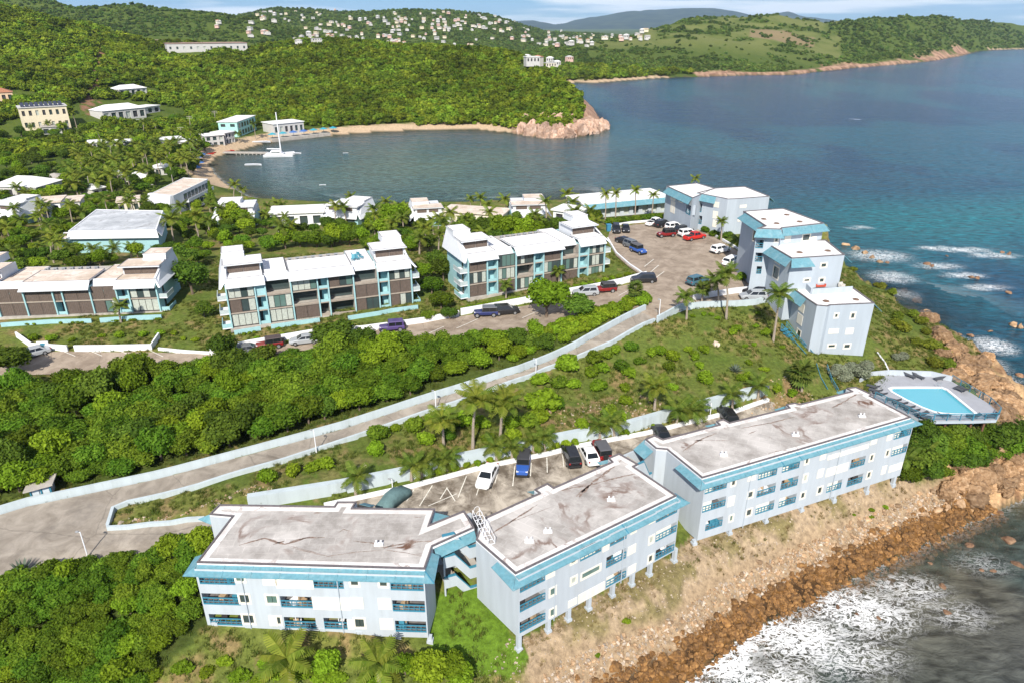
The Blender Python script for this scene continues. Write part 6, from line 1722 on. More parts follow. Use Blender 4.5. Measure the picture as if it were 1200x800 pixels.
TR = trunk_mesh('trunk')
def plant_proto(name, crown, cat, trunk=True):
    o = bpy.data.objects.new(name, None); o['category'] = cat
    c = bpy.data.objects.new('crown', crown); c.parent = o
    ch = [c]
    if trunk: t = bpy.data.objects.new('trunk', TR); t.parent = o; ch.append(t)
    return o, ch
class Kind:
    """plants of one kind: a few crown shapes, copied and scaled"""
    def __init__(s, name, cat, crowns, trunk=True, stem='trunk'): s.name, s.cat, s.crowns, s.trunk = name, cat, crowns, trunk
    def put(s, p, sc, label, group, i=None, name=None):
        T = bpy.data.objects.new(name or s.name, None); COL.objects.link(T)
        T.location = p; T.rotation_euler = (0, 0, random.random() * 6.28); T.scale = sc if isinstance(sc, tuple) else (sc, sc, sc)
        tag(T, label, s.cat, group)
        me = s.crowns[random.randrange(len(s.crowns))] if i is None else s.crowns[i]
        c = bpy.data.objects.new('crown', me); COL.objects.link(c); c.parent = T
        if s.trunk: t = bpy.data.objects.new('trunk', TR); COL.objects.link(t); t.parent = T
        return T
SCRUB = Kind('scrub_tree', 'tree', [crown_mesh('scrub_crown', k, L_SCRUB, 14, 2600, .075, spread=.75) for k in range(4)])
BRIGHT = Kind('broadleaf_tree', 'tree', [crown_mesh('bright_crown', 20 + k, L_BRIGHT, 14, 2400, .08, zsq=.9, zc=1.15, spread=.72) for k in range(3)])
DKTREE = Kind('broadleaf_tree', 'tree', [crown_mesh('dark_crown', 30 + k, L_DARK, 14, 2400, .08, zsq=.85, zc=1.1, spread=.75) for k in range(3)])
SHRUB = Kind('shrub', 'shrub', [crown_mesh('shrub_crown', 40 + k, L_BRIGHT, 8, 900, .12, zsq=.8, zc=.5) for k in range(4)])
DSHRUB = Kind('shrub', 'shrub', [crown_mesh('dark_shrub_crown', 50 + k, L_SCRUB, 8, 900, .12, zsq=.8, zc=.5) for k in range(3)])
GRAPE = Kind('sea_grape_bush', 'bush', [crown_mesh('sea_grape_crown', 60 + k, L_GRAPE, 9, 1000, .13, zsq=.75, zc=.5) for k in range(3)])
SILVER = Kind('silver_bush', 'bush', [crown_mesh('silver_crown', 70 + k, L_SILVER, 9, 1200, .10, zsq=.7, zc=.45) for k in range(2)])

def scatter(poly, spacing, seed, tries=6000):
    """positions spread over an outline on the land, at least spacing apart"""
    r = np.random.default_rng(seed)
    P = np.array(poly); lo, hi = P.min(0), P.max(0)
    c = r.random((tries, 2)) * (hi - lo) + lo
    c = c[in_poly(c[:, 0], c[:, 1], P)]
    g = grounds(c); out = []; cell = {}
    for p in g:
        k = (int(p.x // spacing), int(p.y // spacing))
        if any((p - q).length < spacing for a in (-1, 0, 1) for b in (-1, 0, 1) for q in cell.get((k[0] + a, k[1] + b), [])): continue
        cell.setdefault(k, []).append(p); out.append(p)
    return out

# the overgrown slope between parking lane and road
SL = [(-40, 588), (30, 579), (180, 547), (290, 519), (400, 489), (517, 451), (607, 423), (640, 410), (632, 396), (600, 398), (560, 402), (480, 407), (420, 412), (360, 420), (260, 432), (160, 446), (60, 460), (-40, 470)]
pts = scatter(SL, 2.0, 5, 16000)
random.Random(3).shuffle(pts); print('slope', len(pts))
for p in pts[:300]:
    px_, py_ = project(np.array(p)); far = (py_ - 400) / 190
    s = random.uniform(1.7, 2.5) * (1.0 if px_ < 470 else .85)
    zs = s * random.uniform(.65, 1.35)
    n = mnoise.noise(Vector((p.x / 9, p.y / 9, 3)))
    (SCRUB if n < .10 else DKTREE if random.random() < .45 else BRIGHT).put(p - Vector((0, 0, .3)), (s, s, zs), 'leafy green scrub tree on the overgrown slope above the sloping road', 'scrub trees on the overgrown slope')
# bright low hedge bushes along the upper road wall
for p in scatter([(600, 425), (677, 394), (757, 354), (756, 346), (712, 364), (660, 380), (640, 392), (600, 412)], 1.25, 6, 2500):
    SHRUB.put(p, random.uniform(1.15, 1.65), 'bright green hedge bush between upper lot and sloping road', 'hedge bushes at the top of the road')
# thicket in front of the ramp
pts = scatter([(-40, 716), (0, 694), (60, 670), (130, 660), (180, 656), (246, 640), (243, 655), (228, 690), (234, 725), (205, 745), (170, 790), (150, 850), (-40, 850)], 1.35, 7, 14000)
print('thicket', len(pts))
for p in pts[:220]:
    s = random.uniform(1.1, 1.7)
    (SCRUB if random.random() < .75 else BRIGHT).put(p - Vector((0, 0, .3)), (s, s, s * random.uniform(.7, 1.0)), 'leafy green scrub tree in the thicket below the concrete ramp', 'scrub trees in the thicket below the ramp', name='thicket_tree')
for p in scatter([(180, 790), (215, 765), (300, 775), (420, 790), (470, 800), (470, 860), (170, 860)], 1.7, 8, 1200)[:60]:
    s = random.uniform(.8, 1.3); SHRUB.put(p - Vector((0, 0, .2)), (s, s, s * .7), 'low bright shrub on the grass before the ramp-side block', 'low shrubs before the ramp-side block')
for x, y, s in [(505, 800, 1.8), (530, 795, 1.5), (475, 790, 1.3), (385, 790, 1.4), (450, 783, 1.2), (540, 805, 1.4)]:
    BRIGHT.put(ground(x, y), (s, s, s), 'leafy green bush by the corner of the ramp-side block', 'bushes by the corner of the ramp-side block')

# shrubs on the slope above the lower lot
z23 = lambda x, y: (400 + x / 3, 400 + y / 3)
z63 = lambda x, y: (800 + x / 3, 180 + y / 3)
z33 = lambda x, y: (800 + x / 3, 400 + y / 3)
S = [(*z23(x, y), s) for x, y, s in [(125, 330, 1.4), (120, 385, 1.2), (185, 305, .7), (255, 305, 1.4), (295, 350, 1.2), (320, 275, 1.1), (375, 335, 1.1), (430, 285, 1.5), (490, 290, 1.2), (520, 345, .9), (600, 335, 1.1), (600, 290, 1.2), (660, 290, 1.3), (700, 225, 2.0), (690, 275, 1.4), (740, 220, 1.6), (700, 140, 1.3), (790, 90, 1.6), (770, 150, 1.2), (810, 155, 1.0), (800, 70, 1.2), (885, 65, 1.3), (880, 115, 1.1), (900, 165, 1.2), (930, 50, 1.0), (910, 95, 1.0), (965, 30, .9), (1015, 22, 1.1), (1005, 210, .9), (1000, 165, .8), (985, 90, 1.2), (1010, 110, 1.0), (1090, 40, .9), (1050, 70, .8), (1110, 35, 1.0), (1160, 55, 1.2), (1150, 90, 1.0), (1165, 160, .7), (840, 290, .9), (945, 250, 1.1), (975, 262, .9)]]
for i, (x, y, s) in enumerate(S): (SHRUB if i % 3 else DSHRUB).put(ground(x, y + 3), s * 1.3, 'rounded green shrub on the slope between sloping road and retaining wall', 'shrubs on the slope above the retaining wall')
for x, y, s in [(317, 562, 1.35), (344, 555, 1.3), (368, 551, 1.2), (380, 547, 1.25)]: SHRUB.put(ground(x, y), s, 'clipped round shrub in the row beside the kerb lamp post', 'row of clipped shrubs')
for x, y, s in [(*z23(790, 368), .9), (*z23(755, 375), .8), (*z23(820, 360), .8), (*z23(440, 440), .6), (*z23(480, 432), .65), (*z23(520, 420), .6), (*z23(995, 325), .7), (*z23(1095, 300), .5), (*z23(340, 462), .8), (*z23(390, 452), .8), (*z23(685, 382), .8)]: SHRUB.put(ground(x, y), s, 'small shrub on the strip between retaining wall and parking kerb', 'small shrubs at the foot of the retaining wall')
S = [(*z63(x, y), s) for x, y, s in [(190, 618, 1.1), (175, 632, .9), (75, 690, 1.1), (40, 708, 1.0), (20, 690, .9), (255, 606, .6), (290, 632, 1.1), (220, 676, .6), (250, 670, .6), (275, 755, .5), (300, 755, .5), (80, 780, 1.1), (35, 570, .6), (75, 565, .6), (100, 565, .55), (120, 578, .6), (265, 560, .6), (350, 680, .6)]] + [(*z33(x, y), s) for x, y, s in [(80, 140, 1.3), (330, 168, 1.2), (385, 183, 1.0), (230, 128, 1.2), (45, 58, 1.0), (60, 85, .9), (290, 98, .6), (205, 130, 1.0)]]
for i, (x, y, s) in enumerate(S): SHRUB.put(ground(x, y + 2), s, 'small round shrub on the sunny lawn below the upper lot', 'shrubs on the sunny lawn')
SHRUB.put(ground(*z63(235, 742)), .7, 'yellow-green shrub on the lawn near the fan palm', 'shrubs on the sunny lawn')

# headland
for x, y, s in [(985, 438, 1.5), (1000, 436, 1.7), (1015, 434, 1.5), (1008, 442, 1.6), (990, 446, 1.4), (975, 440, 1.1)]: SILVER.put(ground(x, y), s, 'silvery grey-green bush below the lowest stepped block', 'silver bushes under the stepped blocks')
for x, y, s in [(1052, 422, 1.1), (1060, 420, 1.1)]: SILVER.put(ground(x, y), s, 'silvery bush on the lawn above the pool parapet', 'silver bushes above the pool')
for x, y, s in [(1033, 338, 1.5), (1026, 336, 1.0), (1045, 345, 1.2), (1050, 375, 1.4), (1058, 388, 1.7), (1050, 382, 1.2), (1068, 372, 1.3), (1078, 380, 1.5), (1085, 392, 1.2), (1075, 405, 1.2), (1088, 408, 1.5), (1097, 410, 1.2), (1108, 415, 1.2), (1095, 430, 1.7), (1108, 432, 1.5), (1000, 318, 1.0), (1012, 322, .8), (1020, 312, .7), (1005, 305, .9), (985, 300, .9), (915, 255, 1.2), (903, 248, 1.2), (925, 258, 1.0), (938, 262, .9)]:
    GRAPE.put(ground(x, y), s, 'glossy sea grape bush on the headland above the rocks', 'sea grape bushes on the headland')
for x, y, s in [(1083, 515, 1.7), (1090, 530, 1.8), (1078, 548, 1.7), (1068, 562, 1.5), (1088, 558, 1.6), (1098, 540, 1.5), (1105, 520, 1.4), (1118, 525, 1.6), (1133, 535, 2.0), (1145, 545, 1.6), (1128, 550, 1.5), (1118, 508, 1.2), (1175, 522, 1.9), (1188, 530, 1.6), (1160, 515, 1.4), (1150, 520, 1.2), (1198, 515, 1.6), (1185, 508, 1.2), (1100, 555, 1.2), (1075, 530, 1.5), (1110, 538, 1.5), (1148, 530, 1.5), (1165, 535, 1.4), (1110, 512, 1.2), (1070, 505, 1.2), (1140, 515, 1.2)]:
    random.choice([DKTREE, SCRUB]).put(ground(x, y) - Vector((0, 0, .6)), (s * 1.35, s * 1.35, s * 1.1), 'dense green bush on the bank below the pool terrace', 'bushes below the pool terrace')
for x, y, s in [(1020, 598, .5), (1037, 594, .5), (1020, 606, .45), (735, 728, .6), (700, 768, .4), (1000, 603, .3)]: SHRUB.put(ground(x, y), (s, s, s * .6), 'small green tuft on the stony shore', 'tufts on the stony shore')

# gardens round the upper lot and townhouses
for x, y, s in [(826, 272, 1.3), (837, 277, 1.3), (853, 279, 1.4), (845, 281, .9), (862, 284, 1.1), (803, 255, 1.2), (795, 259, 1.0), (812, 262, 1.1), (875, 322, 2.2), (868, 328, 1.3), (880, 318, 1.5)]: DSHRUB.put(ground(x, y), s, 'leafy shrub along the front of the blocks at the upper lot', 'shrubs along the upper lot blocks')
for k in range(15): x = 712 + k * 4.4; DSHRUB.put(ground(x, 263 - k * .5), (1.2, 1.2, 1.3), 'clipped hedge bush between upper lot and white longhouse', 'hedge by the white longhouse')
for k in range(15): x = 618 + k * 8.3; SHRUB.put(ground(x, 352 - k * 2.0), (.85, .85, .8), 'clipped hedge bush above the forecourt wall of the white-roofed townhouses', 'hedge above the forecourt wall')
for k in range(11): x = 542 + k * 6.5; SHRUB.put(ground(x, 363.5 - k * 1.1), (.8, .8, .75), 'low hedge bush in front of the white-roofed townhouses', 'low hedge of the white-roofed townhouses')
for x, y, s, zz in [(640, 372, 3.4, 3.0)]: BRIGHT.put(ground(x, y), (s * 1.1, s * 1.1, zz * 1.15), 'big bright green tree standing in the parking lane', 'single trees by the townhouses')
for x, y, s, zz, l in [(398, 408, 2.9, 1.9, 'wide dark green tree at the edge of the parking lane'), (680, 372, 2.3, 1.7, 'sparse olive tree near the silver sport utility car'), (265, 425, 1.9, 2.0, 'olive tree beside the grey car on the parking lane'), (14, 438, 2.8, 2.0, 'round dark tree over the silver car by the planter wall'), (226, 345, 3.0, 2.9, 'round tree in the gap between the first two townhouse rows'), (216, 318, 2.2, 2.3, 'smaller tree behind the gap of the first two townhouse rows'), (240, 372, 1.4, 1.3, 'small bush tree on the lawn between townhouse rows')]:
    DKTREE.put(ground(x, y), (s * 1.25, s * 1.25, zz * 1.2), l, 'single trees by the townhouses')
for x, y, s, zz in [(506, 345, 1.7, 1.6), (517, 362, 1.7, 1.5), (497, 330, 1.5, 1.5), (520, 330, 1.8, 1.9), (510, 318, 1.6, 1.7), (527, 375, 1.1, .9), (503, 375, 1.0, .8)]: random.choice([DKTREE, SCRUB, BRIGHT]).put(ground(x, y), (s * 1.3, s * 1.3, zz * 1.3), 'tree in the gap between the two three-storey townhouse rows', 'trees between the three-storey townhouses')
for x, y, s, zz in [(540, 285, 2.3, 2.4), (565, 285, 2.5, 2.6), (590, 284, 2.8, 2.8), (612, 282, 2.4, 2.3), (630, 283, 2.0, 1.9), (655, 275, 2.0, 1.8), (675, 270, 1.6, 1.6), (550, 275, 2.2, 2.2)]: random.choice([DKTREE, BRIGHT]).put(ground(x, y), (s * 1.15, s * 1.15, zz * 1.2), 'leafy tree behind the white-roofed townhouses', 'trees behind the white-roofed townhouses')
for x, y, s, zz in [(318, 295, 1.7, 1.7), (335, 292, 2.0, 2.0), (352, 290, 2.2, 2.1), (372, 290, 2.2, 2.1), (392, 288, 2.2, 2.2), (410, 288, 1.9, 1.9), (425, 286, 1.7, 1.7), (265, 290, 1.8, 1.8), (280, 298, 1.7, 1.7), (295, 280, 1.4, 1.4), (255, 275, 1.4, 1.4)]: random.choice([DKTREE, BRIGHT, SCRUB]).put(ground(x, y), (s * 1.2, s * 1.2, zz * 1.2), 'leafy tree in the courtyard behind the roof-deck townhouses', 'trees behind the roof-deck townhouses')
for x, y, s, zz in [(272, 266, 2.6, 2.6), (284, 268, 2.3, 2.3), (460, 270, 2.7, 2.9), (452, 280, 2.3, 2.1), (472, 266, 2.2, 2.5), (440, 275, 2.0, 1.8)]: BRIGHT.put(ground(x, y), (s * 1.3, s * 1.3, zz * 1.3), 'bright leafy tree by the shore villas', 'trees by the shore villas')
for x, y, s, zz in [(75, 262, 2.4, 2.4), (90, 255, 2.4, 2.2), (108, 252, 2.5, 2.3), (128, 250, 2.5, 2.2), (62, 268, 2.0, 1.8), (175, 255, 2.8, 2.5), (190, 252, 2.6, 2.4), (160, 245, 2.2, 2.0), (20, 290, 2.0, 1.8), (38, 285, 2.1, 2.0), (10, 300, 2.2, 1.9), (30, 305, 1.8, 1.6), (55, 305, 1.8, 1.6), (230, 265, 2.2, 2.0), (242, 275, 2.0, 1.9), (212, 275, 2.0, 1.8), (60, 240, 2.4, 2.2), (75, 230, 2.4, 2.2), (140, 238, 2.3, 2.1), (8, 240, 2.2, 2.0)]: random.choice([DKTREE, BRIGHT, SCRUB]).put(ground(x, y), (s, s, zz), 'leafy tree around the flat-roofed aqua hall', 'trees around the aqua hall')
for k in range(26):       # low planting on the aqua planters
    x = random.choice([random.uniform(5, 100), random.uniform(120, 190), random.uniform(275, 480)]); y = 382 - (x - 0) * .04 if x < 200 else 394 - (x - 275) * .155
    SHRUB.put(ground(x, y), (.5, .5, .4), 'low flowering shrub in the aqua planters of the townhouses', 'planter shrubs')
for x, y, s in [(40, 398, 1.2), (62, 398, 1.1), (85, 400, .8), (140, 395, 1.2), (168, 394, 1.1), (190, 392, 1.0), (205, 392, .9), (215, 398, .7), (228, 400, .8), (300, 397, .6), (330, 392, .5), (120, 395, .7)]: SHRUB.put(ground(x, y), (s, s, s * .8), 'garden shrub on the lawn below the two-storey townhouses', 'garden shrubs below the two-storey townhouses')
# behind the beach
BK = [(-30, 190), (40, 172), (100, 172), (170, 172), (235, 176), (238, 192), (232, 208), (205, 215), (170, 228), (90, 232), (45, 240), (-30, 245)]
for p in scatter(BK, 5.6, 9, 3000)[:150]: s = random.uniform(2.2, 3.4); random.choice([DKTREE, BRIGHT, SCRUB]).put(p, (s, s, s * random.uniform(.7, 1.0)), 'leafy tree in the grove behind the sandy beach', 'grove behind the beach', name='grove_tree')
BK2 = [(-30, 160), (60, 158), (130, 150), (210, 140), (260, 138), (310, 138), (312, 146), (255, 165), (240, 178), (150, 176), (60, 176), (-30, 190)]
for p in scatter(BK2, 6.2, 10, 3000)[:140]: s = random.uniform(2.4, 3.6); random.choice([DKTREE, BRIGHT, SCRUB]).put(p, (s, s, s * random.uniform(.7, 1.0)), 'leafy tree at the foot of the wooded hill among the villas', 'trees among the hillside villas', name='hillside_tree')
# conifer by the beach
cz = MB(); rr = random.Random(4)
for k in range(240):
    t = rr.random(); a = rr.random() * 6.28; z = .8 + t * 7.6; r_ = (1 - t) * 1.9 + .1; p = Vector((math.cos(a) * r_, math.sin(a) * r_, z)); q = Vector((math.cos(a) * r_ * .3, math.sin(a) * r_ * .3, z + .5)); s = Vector((-math.sin(a), math.cos(a), .2)) * .35
    cz.quad(p - s, p + s, q + s, q - s)
g = ground(250, 245); T = thing('conifer', 'slim dark conifer beside the beach hotel', 'tree', (0, 0, 0)); cz.build('crown', L_DARK, T); MB().tube((0, 0, -.3), (0, 0, 7.5), .18, .05, 7).build('trunk', BARK, T); T.location = g

# ------------------------------------------------------------------ palms
def frond_mesh(name, m, L=2.3, droop=1.0, n=13, seed=0, w=.5):
    r = random.Random(seed); mb = MB()
    def pt(t): return Vector((L * (t - .12 * t * t), 0, .55 * t * (1 - .2 * t) - droop * t * t * 1.05))
    for i in range(n):
        t0, t1 = i / n, (i + 1) / n
        a, b = pt(t0), pt(t1); wd = w * math.sin(math.pi * min(1, (.12 + .88 * t0))) ** .6 + .05
        for s in (-1, 1):
            tip = (a + b) / 2 + Vector((.16, s * wd, -.06 - .25 * wd - r.random() * .1)); k = (b - a) * .30
            mb.add([a, b, tip + k, tip - k], [(0, 1, 2, 3) if s < 0 else (3, 2, 1, 0)])
    for i in range(4): mb.tube(pt(i / 4), pt((i + 1) / 4), .03 * (1 - i / 5), n=4, cap=False)
    return mb.mesh(name, [m])
def fan_mesh(name, m, L=1.5, seed=0):
    mb = MB(); st = Vector((.7, 0, .15))
    mb.tube((0, 0, 0), st, .025, n=4)
    for k in range(13):
        a = math.radians(-105 + 210 * k / 12); d = Vector((math.cos(a), math.sin(a), -.25 - .2 * abs(math.sin(a)))); s = Vector((-math.sin(a), math.cos(a), 0)) * .14
        mid = st + d * L * .35; mb.add([st, mid - s, st + d * L * .7, mid + s], [(0, 1, 2, 3)])
    return mb.mesh(name, [m])
FR1 = [frond_mesh('frond', L_PALM, 2.3, d, seed=k) for k, d in enumerate((.45, .8, 1.15))]
FR2 = [frond_mesh('frond', L_PALMY, 2.3, d, seed=k) for k, d in enumerate((.45, .8, 1.15))]
FAN = [fan_mesh('fan_frond', L_FAN)]
NUT = MB()
def palm(label, base, top, sc=1.0, kind='coco', nf=15, group='coconut palms', whole=False, ytop=None):
    """base and top: picture positions of the foot and the heart of the crown"""
    g = base if isinstance(base, Vector) else ground(*base)
    t = top if isinstance(top, Vector) else at_y(top[0], top[1], g.y)
    if t.z < g.z + .6: t.z = g.z + .6
    T = bpy.data.objects.new('palm_tree', None); COL.objects.link(T); T.location = g; tag(T, label, 'palm tree', group)
    hgt = t.z - g.z
    mid = (g + t) / 2 + Vector(((t.x - g.x) * -.25, random.uniform(-.2, .2), 0))
    m = MB(); q = [g + Vector((0, 0, -.2)), g.lerp(mid, .5) , mid, mid.lerp(t, .5), t]; r = .17 * (.7 + .3 * sc)
    m.path(q, [r * 1.35, r, r * .9, r * .8, r * .7], 7); m.build('trunk', PALMBARK, T)
    fr_ = {'coco': FR1, 'sun': FR2, 'fan': FAN}[kind]
    for k in range(nf):
        o = bpy.data.objects.new('frond', fr_[min(k * len(fr_) // nf, len(fr_) - 1)]); COL.objects.link(o); o.parent = T
        o.location = t - g
        el = (-.75 + 1.15 * k / nf) if kind != 'fan' else (-1.1 + 1.9 * k / nf)
        o.rotation_euler = (random.uniform(-.15, .15), el + random.uniform(-.12, .12), k * 2.4 + random.uniform(-.2, .2)); s = sc * random.uniform(.85, 1.1); o.scale = (s, s, s)
    if kind == 'coco' and sc > .9:
        b = MB()
        for k in range(5): a = k * 1.3; c = t + Vector((math.cos(a) * .22, math.sin(a) * .22, -.22)); b.tube(c - Vector((0, 0, .14)), c + Vector((0, 0, .1)), .09, .13, 6)
        tag(b.build('coconuts', mat('coconut', (.16, .12, .03), .7, .2, 5), T), kind='stuff')
    return T
for b, t, s, l in [((554, 525), (558, 465), 1.0, 'tall palm with a straight trunk on the slope beside its twin'), ((586, 515), (592, 468), 1.0, 'tall leaning palm on the slope beside its twin'), ((520, 524), (518, 489), .85, 'shorter palm on the slope before the two tall ones'), ((767, 480), (769, 450), .85, 'lone palm on the slope behind the pool-side block')]: palm(l, b, t, s * 1.25, 'sun', 22, 'palms on the slope')
for b, t, s in [((417, 579), (417, 557), .75), ((482, 561), (483, 543), .75), ((494, 559), (495, 541), .7), ((514, 550), (515, 537), .7), ((524, 549), (526, 534), .7), ((582, 537), (580, 521), .7), ((600, 538), (600, 522), .7), ((625, 530), (625, 515), .7), ((638, 528), (638, 510), .75), ((703, 512), (702, 496), .75), ((720, 512), (716, 493), .85), ((793, 497), (794, 478), .9), ((805, 494), (808, 478), .85), ((858, 481), (858, 460), .85), ((888, 468), (890, 450), .85), ((812, 489), (817, 476), .8)]:
    palm('young palm on the strip at the foot of the retaining wall', b, t, s * 1.25, 'coco', 14, 'young palms along the retaining wall')
palm('large bushy fan palm by the teal stairs', (939, 458), (940, 436), 1.35, 'fan', 30, 'fan palms'); palm('fan palm in the hedge at the top of the road', (744, 356), (744, 338), 1.0, 'fan', 22, 'fan palms'); palm('fan palm near the blue-green car', (822, 356), (824, 338), 1.0, 'fan', 20, 'fan palms')
for b, t, s, l in [((804.5, 374), (803.6, 347), .8, 'slim palm at the lawn corner by the road top'), ((851, 374), (851, 320), 1.0, 'tall palm by the curved lawn wall'), ((842, 357), (839, 328), .9, 'palm beside the tall one at the lawn wall'), ((906, 400), (914, 343), 1.0, 'tall leaning palm before the stepped blocks'), ((868, 303), (866, 281), .9, 'palm before the topmost stepped block'), ((845, 282), (846, 259), .6, 'thin palm before the wide upper block'), ((807, 260), (807, 238), .8, 'palm before the awning of the upper block'), ((593, 352), (593, 333), .6, 'small palm before the white-roofed townhouses'), ((655, 332), (654, 317), .6, 'small palm near the far end of the white-roofed townhouses'), ((142, 378), (140, 358), .65, 'small palm before the two-storey townhouses')]: palm(l, b, t, s * 1.2, 'coco', 18, 'palms by the blocks')
for b, t, l in [((709, 262), (710, 227), 'tall royal palm nearest the white longhouse door'), ((721, 261), (722, 226), 'second tall royal palm before the white longhouse'), ((744, 258), (745, 223), 'tall royal palm at the middle of the hedge'), ((764, 252), (766, 228), 'royal palm at the upper end of the hedge')]: palm(l, b, t, .85, 'sun', 13, 'royal palms by the longhouse')
for b, t, s, k in [((204, 288), (200, 256), 1.5, 'sun'), ((83, 310), (82, 289), .9, 'coco'), ((110, 309), (108, 291), .95, 'coco'), ((120, 310), (121, 296), .9, 'coco'), ((131, 306), (133, 290), .95, 'coco'), ((154, 302), (153, 289), .8, 'coco'), ((47, 300), (47, 287), .8, 'coco'), ((63, 296), (62, 276), 1.3, 'sun'), ((70, 300), (68, 282), 1.0, 'sun')]: palm('palm growing around the aqua hall', b, t, s, k, 14, 'palms around the aqua hall')
for b, t, s, k in [((275, 240), (275, 216), 1.15, 'sun'), ((284, 240), (284, 222), .9, 'sun'), ((311, 268), (311, 251), 1.0, 'sun'), ((333, 270), (333, 253), .8, 'coco'), ((411, 250), (411, 230), 1.1, 'coco'), ((514, 278), (514, 256), 1.1, 'sun'), ((544, 276), (544, 257), 1.1, 'coco'), ((556, 278), (557, 260), 1.0, 'coco'), ((632, 275), (632, 258), 1.0, 'coco'), ((663, 254), (664, 227), 1.2, 'sun'), ((670, 254), (671, 232), 1.0, 'sun'), ((692, 262), (692, 246), 1.0, 'coco'), ((444, 280), (443, 266), .9, 'coco'), ((815, 224), (815, 209), 1.2, 'sun'), ((700, 260), (698, 250), .7, 'coco'), ((500, 282), (500, 268), 1.0, 'sun')]: palm('palm standing along the shore villas', b, t, s, k, 13, 'palms along the shore villas')
rp = random.Random(21)
# palm grove behind the beach
PG = [(90, 232), (75, 215), (95, 190), (140, 178), (195, 172), (235, 178), (236, 200), (225, 212), (190, 212), (170, 225), (130, 232)]
for i, g in enumerate(scatter(PG, 6.5, 12, 1400)[:70]):
    h_ = rp.uniform(4.5, 8.5); palm('tall coconut palm in the grove behind the sandy beach', g, g + Vector((rp.uniform(-1, 1), 0, h_)), rp.uniform(1.4, 1.9), rp.choice(['coco', 'sun', 'sun']), 12, 'coconut grove behind the beach')
for x, y in [(155, 165), (170, 162), (185, 160), (205, 168), (215, 172), (225, 170), (240, 176), (120, 172), (100, 175), (90, 178), (60, 155), (78, 160), (40, 160), (90, 150), (280, 168), (300, 164)]:
    g = ground(x, y); palm('coconut palm among the villas at the foot of the hill', g, g + Vector((rp.uniform(-1, 1), 0, rp.uniform(5, 9))), 1.3, rp.choice(['coco', 'sun']), 12, 'palms among the hillside villas')
for x, y, s, l in [(340, 795, 1.3, 'palm with arching fronds before the ramp-side block'), (445, 800, 1.2, 'second palm with arching fronds before the ramp-side block')]:
    g = ground(x, y); palm(l, g, g + Vector((0, 0, 2.6)), s, 'sun', 15, 'palms before the ramp-side block')
for x, y, l in [(1082, 540, 'low banana-like palm below the pool terrace'), (1060, 548, 'low palm beside the pool-side block corner')]:
    g = ground(x, y); palm(l, g, g + Vector((0, 0, 1.8)), 1.0, 'coco', 10, 'low palms below the pool terrace')
# agaves
def agave(label, p, s, n=26):
    g = ground(*p); m = MB(); r = random.Random(2)
    for k in range(n):
        a = k * 2.4; e = .25 + 1.0 * (k / n); d = Vector((math.cos(a) * math.cos(e), math.sin(a) * math.cos(e), math.sin(e))); sd = Vector((-math.sin(a), math.cos(a), 0)) * .07 * s
        m.add([g - sd, g + d * s * .5 - sd * 1.3, g + d * s, g + d * s * .5 + sd * 1.3, g + sd], [(0, 1, 2, 3, 4)])
    tag(m.build('agave', leaf_mat('agave_leaf', (.10, .13, .10), (.17, .20, .15), .15, .05, .0), loc=g), label, 'agave', 'agaves')
agave('spiky grey-green agave standing out of the thicket', (27, 672), 1.7); agave('spiky blue-grey agave on the lawn', z63(185, 765), 1.3); agave('spiky agave at the frame-side edge of the thicket', (8, 755), 1.8)
# ------------------------------------------------------------------ woods on the hills: too many to count
def instances(name, P, scale, meshes, kind='stuff', squash=None, tilt=False):
    """one object that puts copies of the meshes on the points P"""
    me = bpy.data.meshes.new(name)
    me.vertices.add(len(P)); me.vertices.foreach_set('co', np.asarray(P, np.float32).ravel())
    r = np.random.default_rng(len(P))
    for nm, v in (('sc', scale), ('rt', r.random(len(P)) * 6.283)):
        a = me.attributes.new(nm, 'FLOAT', 'POINT'); a.data.foreach_set('value', np.asarray(v, np.float32))
    a = me.attributes.new('ix', 'INT', 'POINT'); a.data.foreach_set('value', r.integers(0, len(meshes), len(P)).astype(np.int32))
    col = bpy.data.collections.new(name + '_shapes')
    for i, m in enumerate(meshes): col.objects.link(bpy.data.objects.new('%s_shape_%d' % (name, i), m))
    ng = bpy.data.node_groups.new(name, 'GeometryNodeTree')
    ng.interface.new_socket('Geometry', in_out='INPUT', socket_type='NodeSocketGeometry'); ng.interface.new_socket('Geometry', in_out='OUTPUT', socket_type='NodeSocketGeometry')
    n, l = ng.nodes, ng.links
    gi = n.new('NodeGroupInput'); go = n.new('NodeGroupOutput')
    ci = n.new('GeometryNodeCollectionInfo'); ci.inputs['Collection'].default_value = col; ci.inputs['Separate Children'].default_value = True; ci.inputs['Reset Children'].default_value = True
    ip = n.new('GeometryNodeInstanceOnPoints'); ip.inputs['Pick Instance'].default_value = True
    def na(nm, t): q = n.new('GeometryNodeInputNamedAttribute'); q.data_type = t; q.inputs['Name'].default_value = nm; return q.outputs[0]
    cx = n.new('ShaderNodeCombineXYZ'); l.new(na('rt', 'FLOAT'), cx.inputs['Z'])
    if tilt: l.new(na('rt', 'FLOAT'), cx.inputs['X']); l.new(na('rt', 'FLOAT'), cx.inputs['Y'])
    l.new(gi.outputs[0], ip.inputs['Points']); l.new(ci.outputs[0], ip.inputs['Instance']); l.new(na('ix', 'INT'), ip.inputs['Instance Index'])
    l.new(cx.outputs[0], ip.inputs['Rotation']); l.new(na('sc', 'FLOAT'), ip.inputs['Scale']); l.new(ip.outputs[0], go.inputs[0])
    o = bpy.data.objects.new(name, me); COL.objects.link(o)
    md = o.modifiers.new('copies', 'NODES'); md.node_group = ng
    tag(o, kind=kind)
    return o
FARC = [crown_mesh('wood_crown', 90 + k, L_WOOD, 9, 230, .20, spread=.85, zsq=.8, zc=.55, core=.82) for k in range(5)]
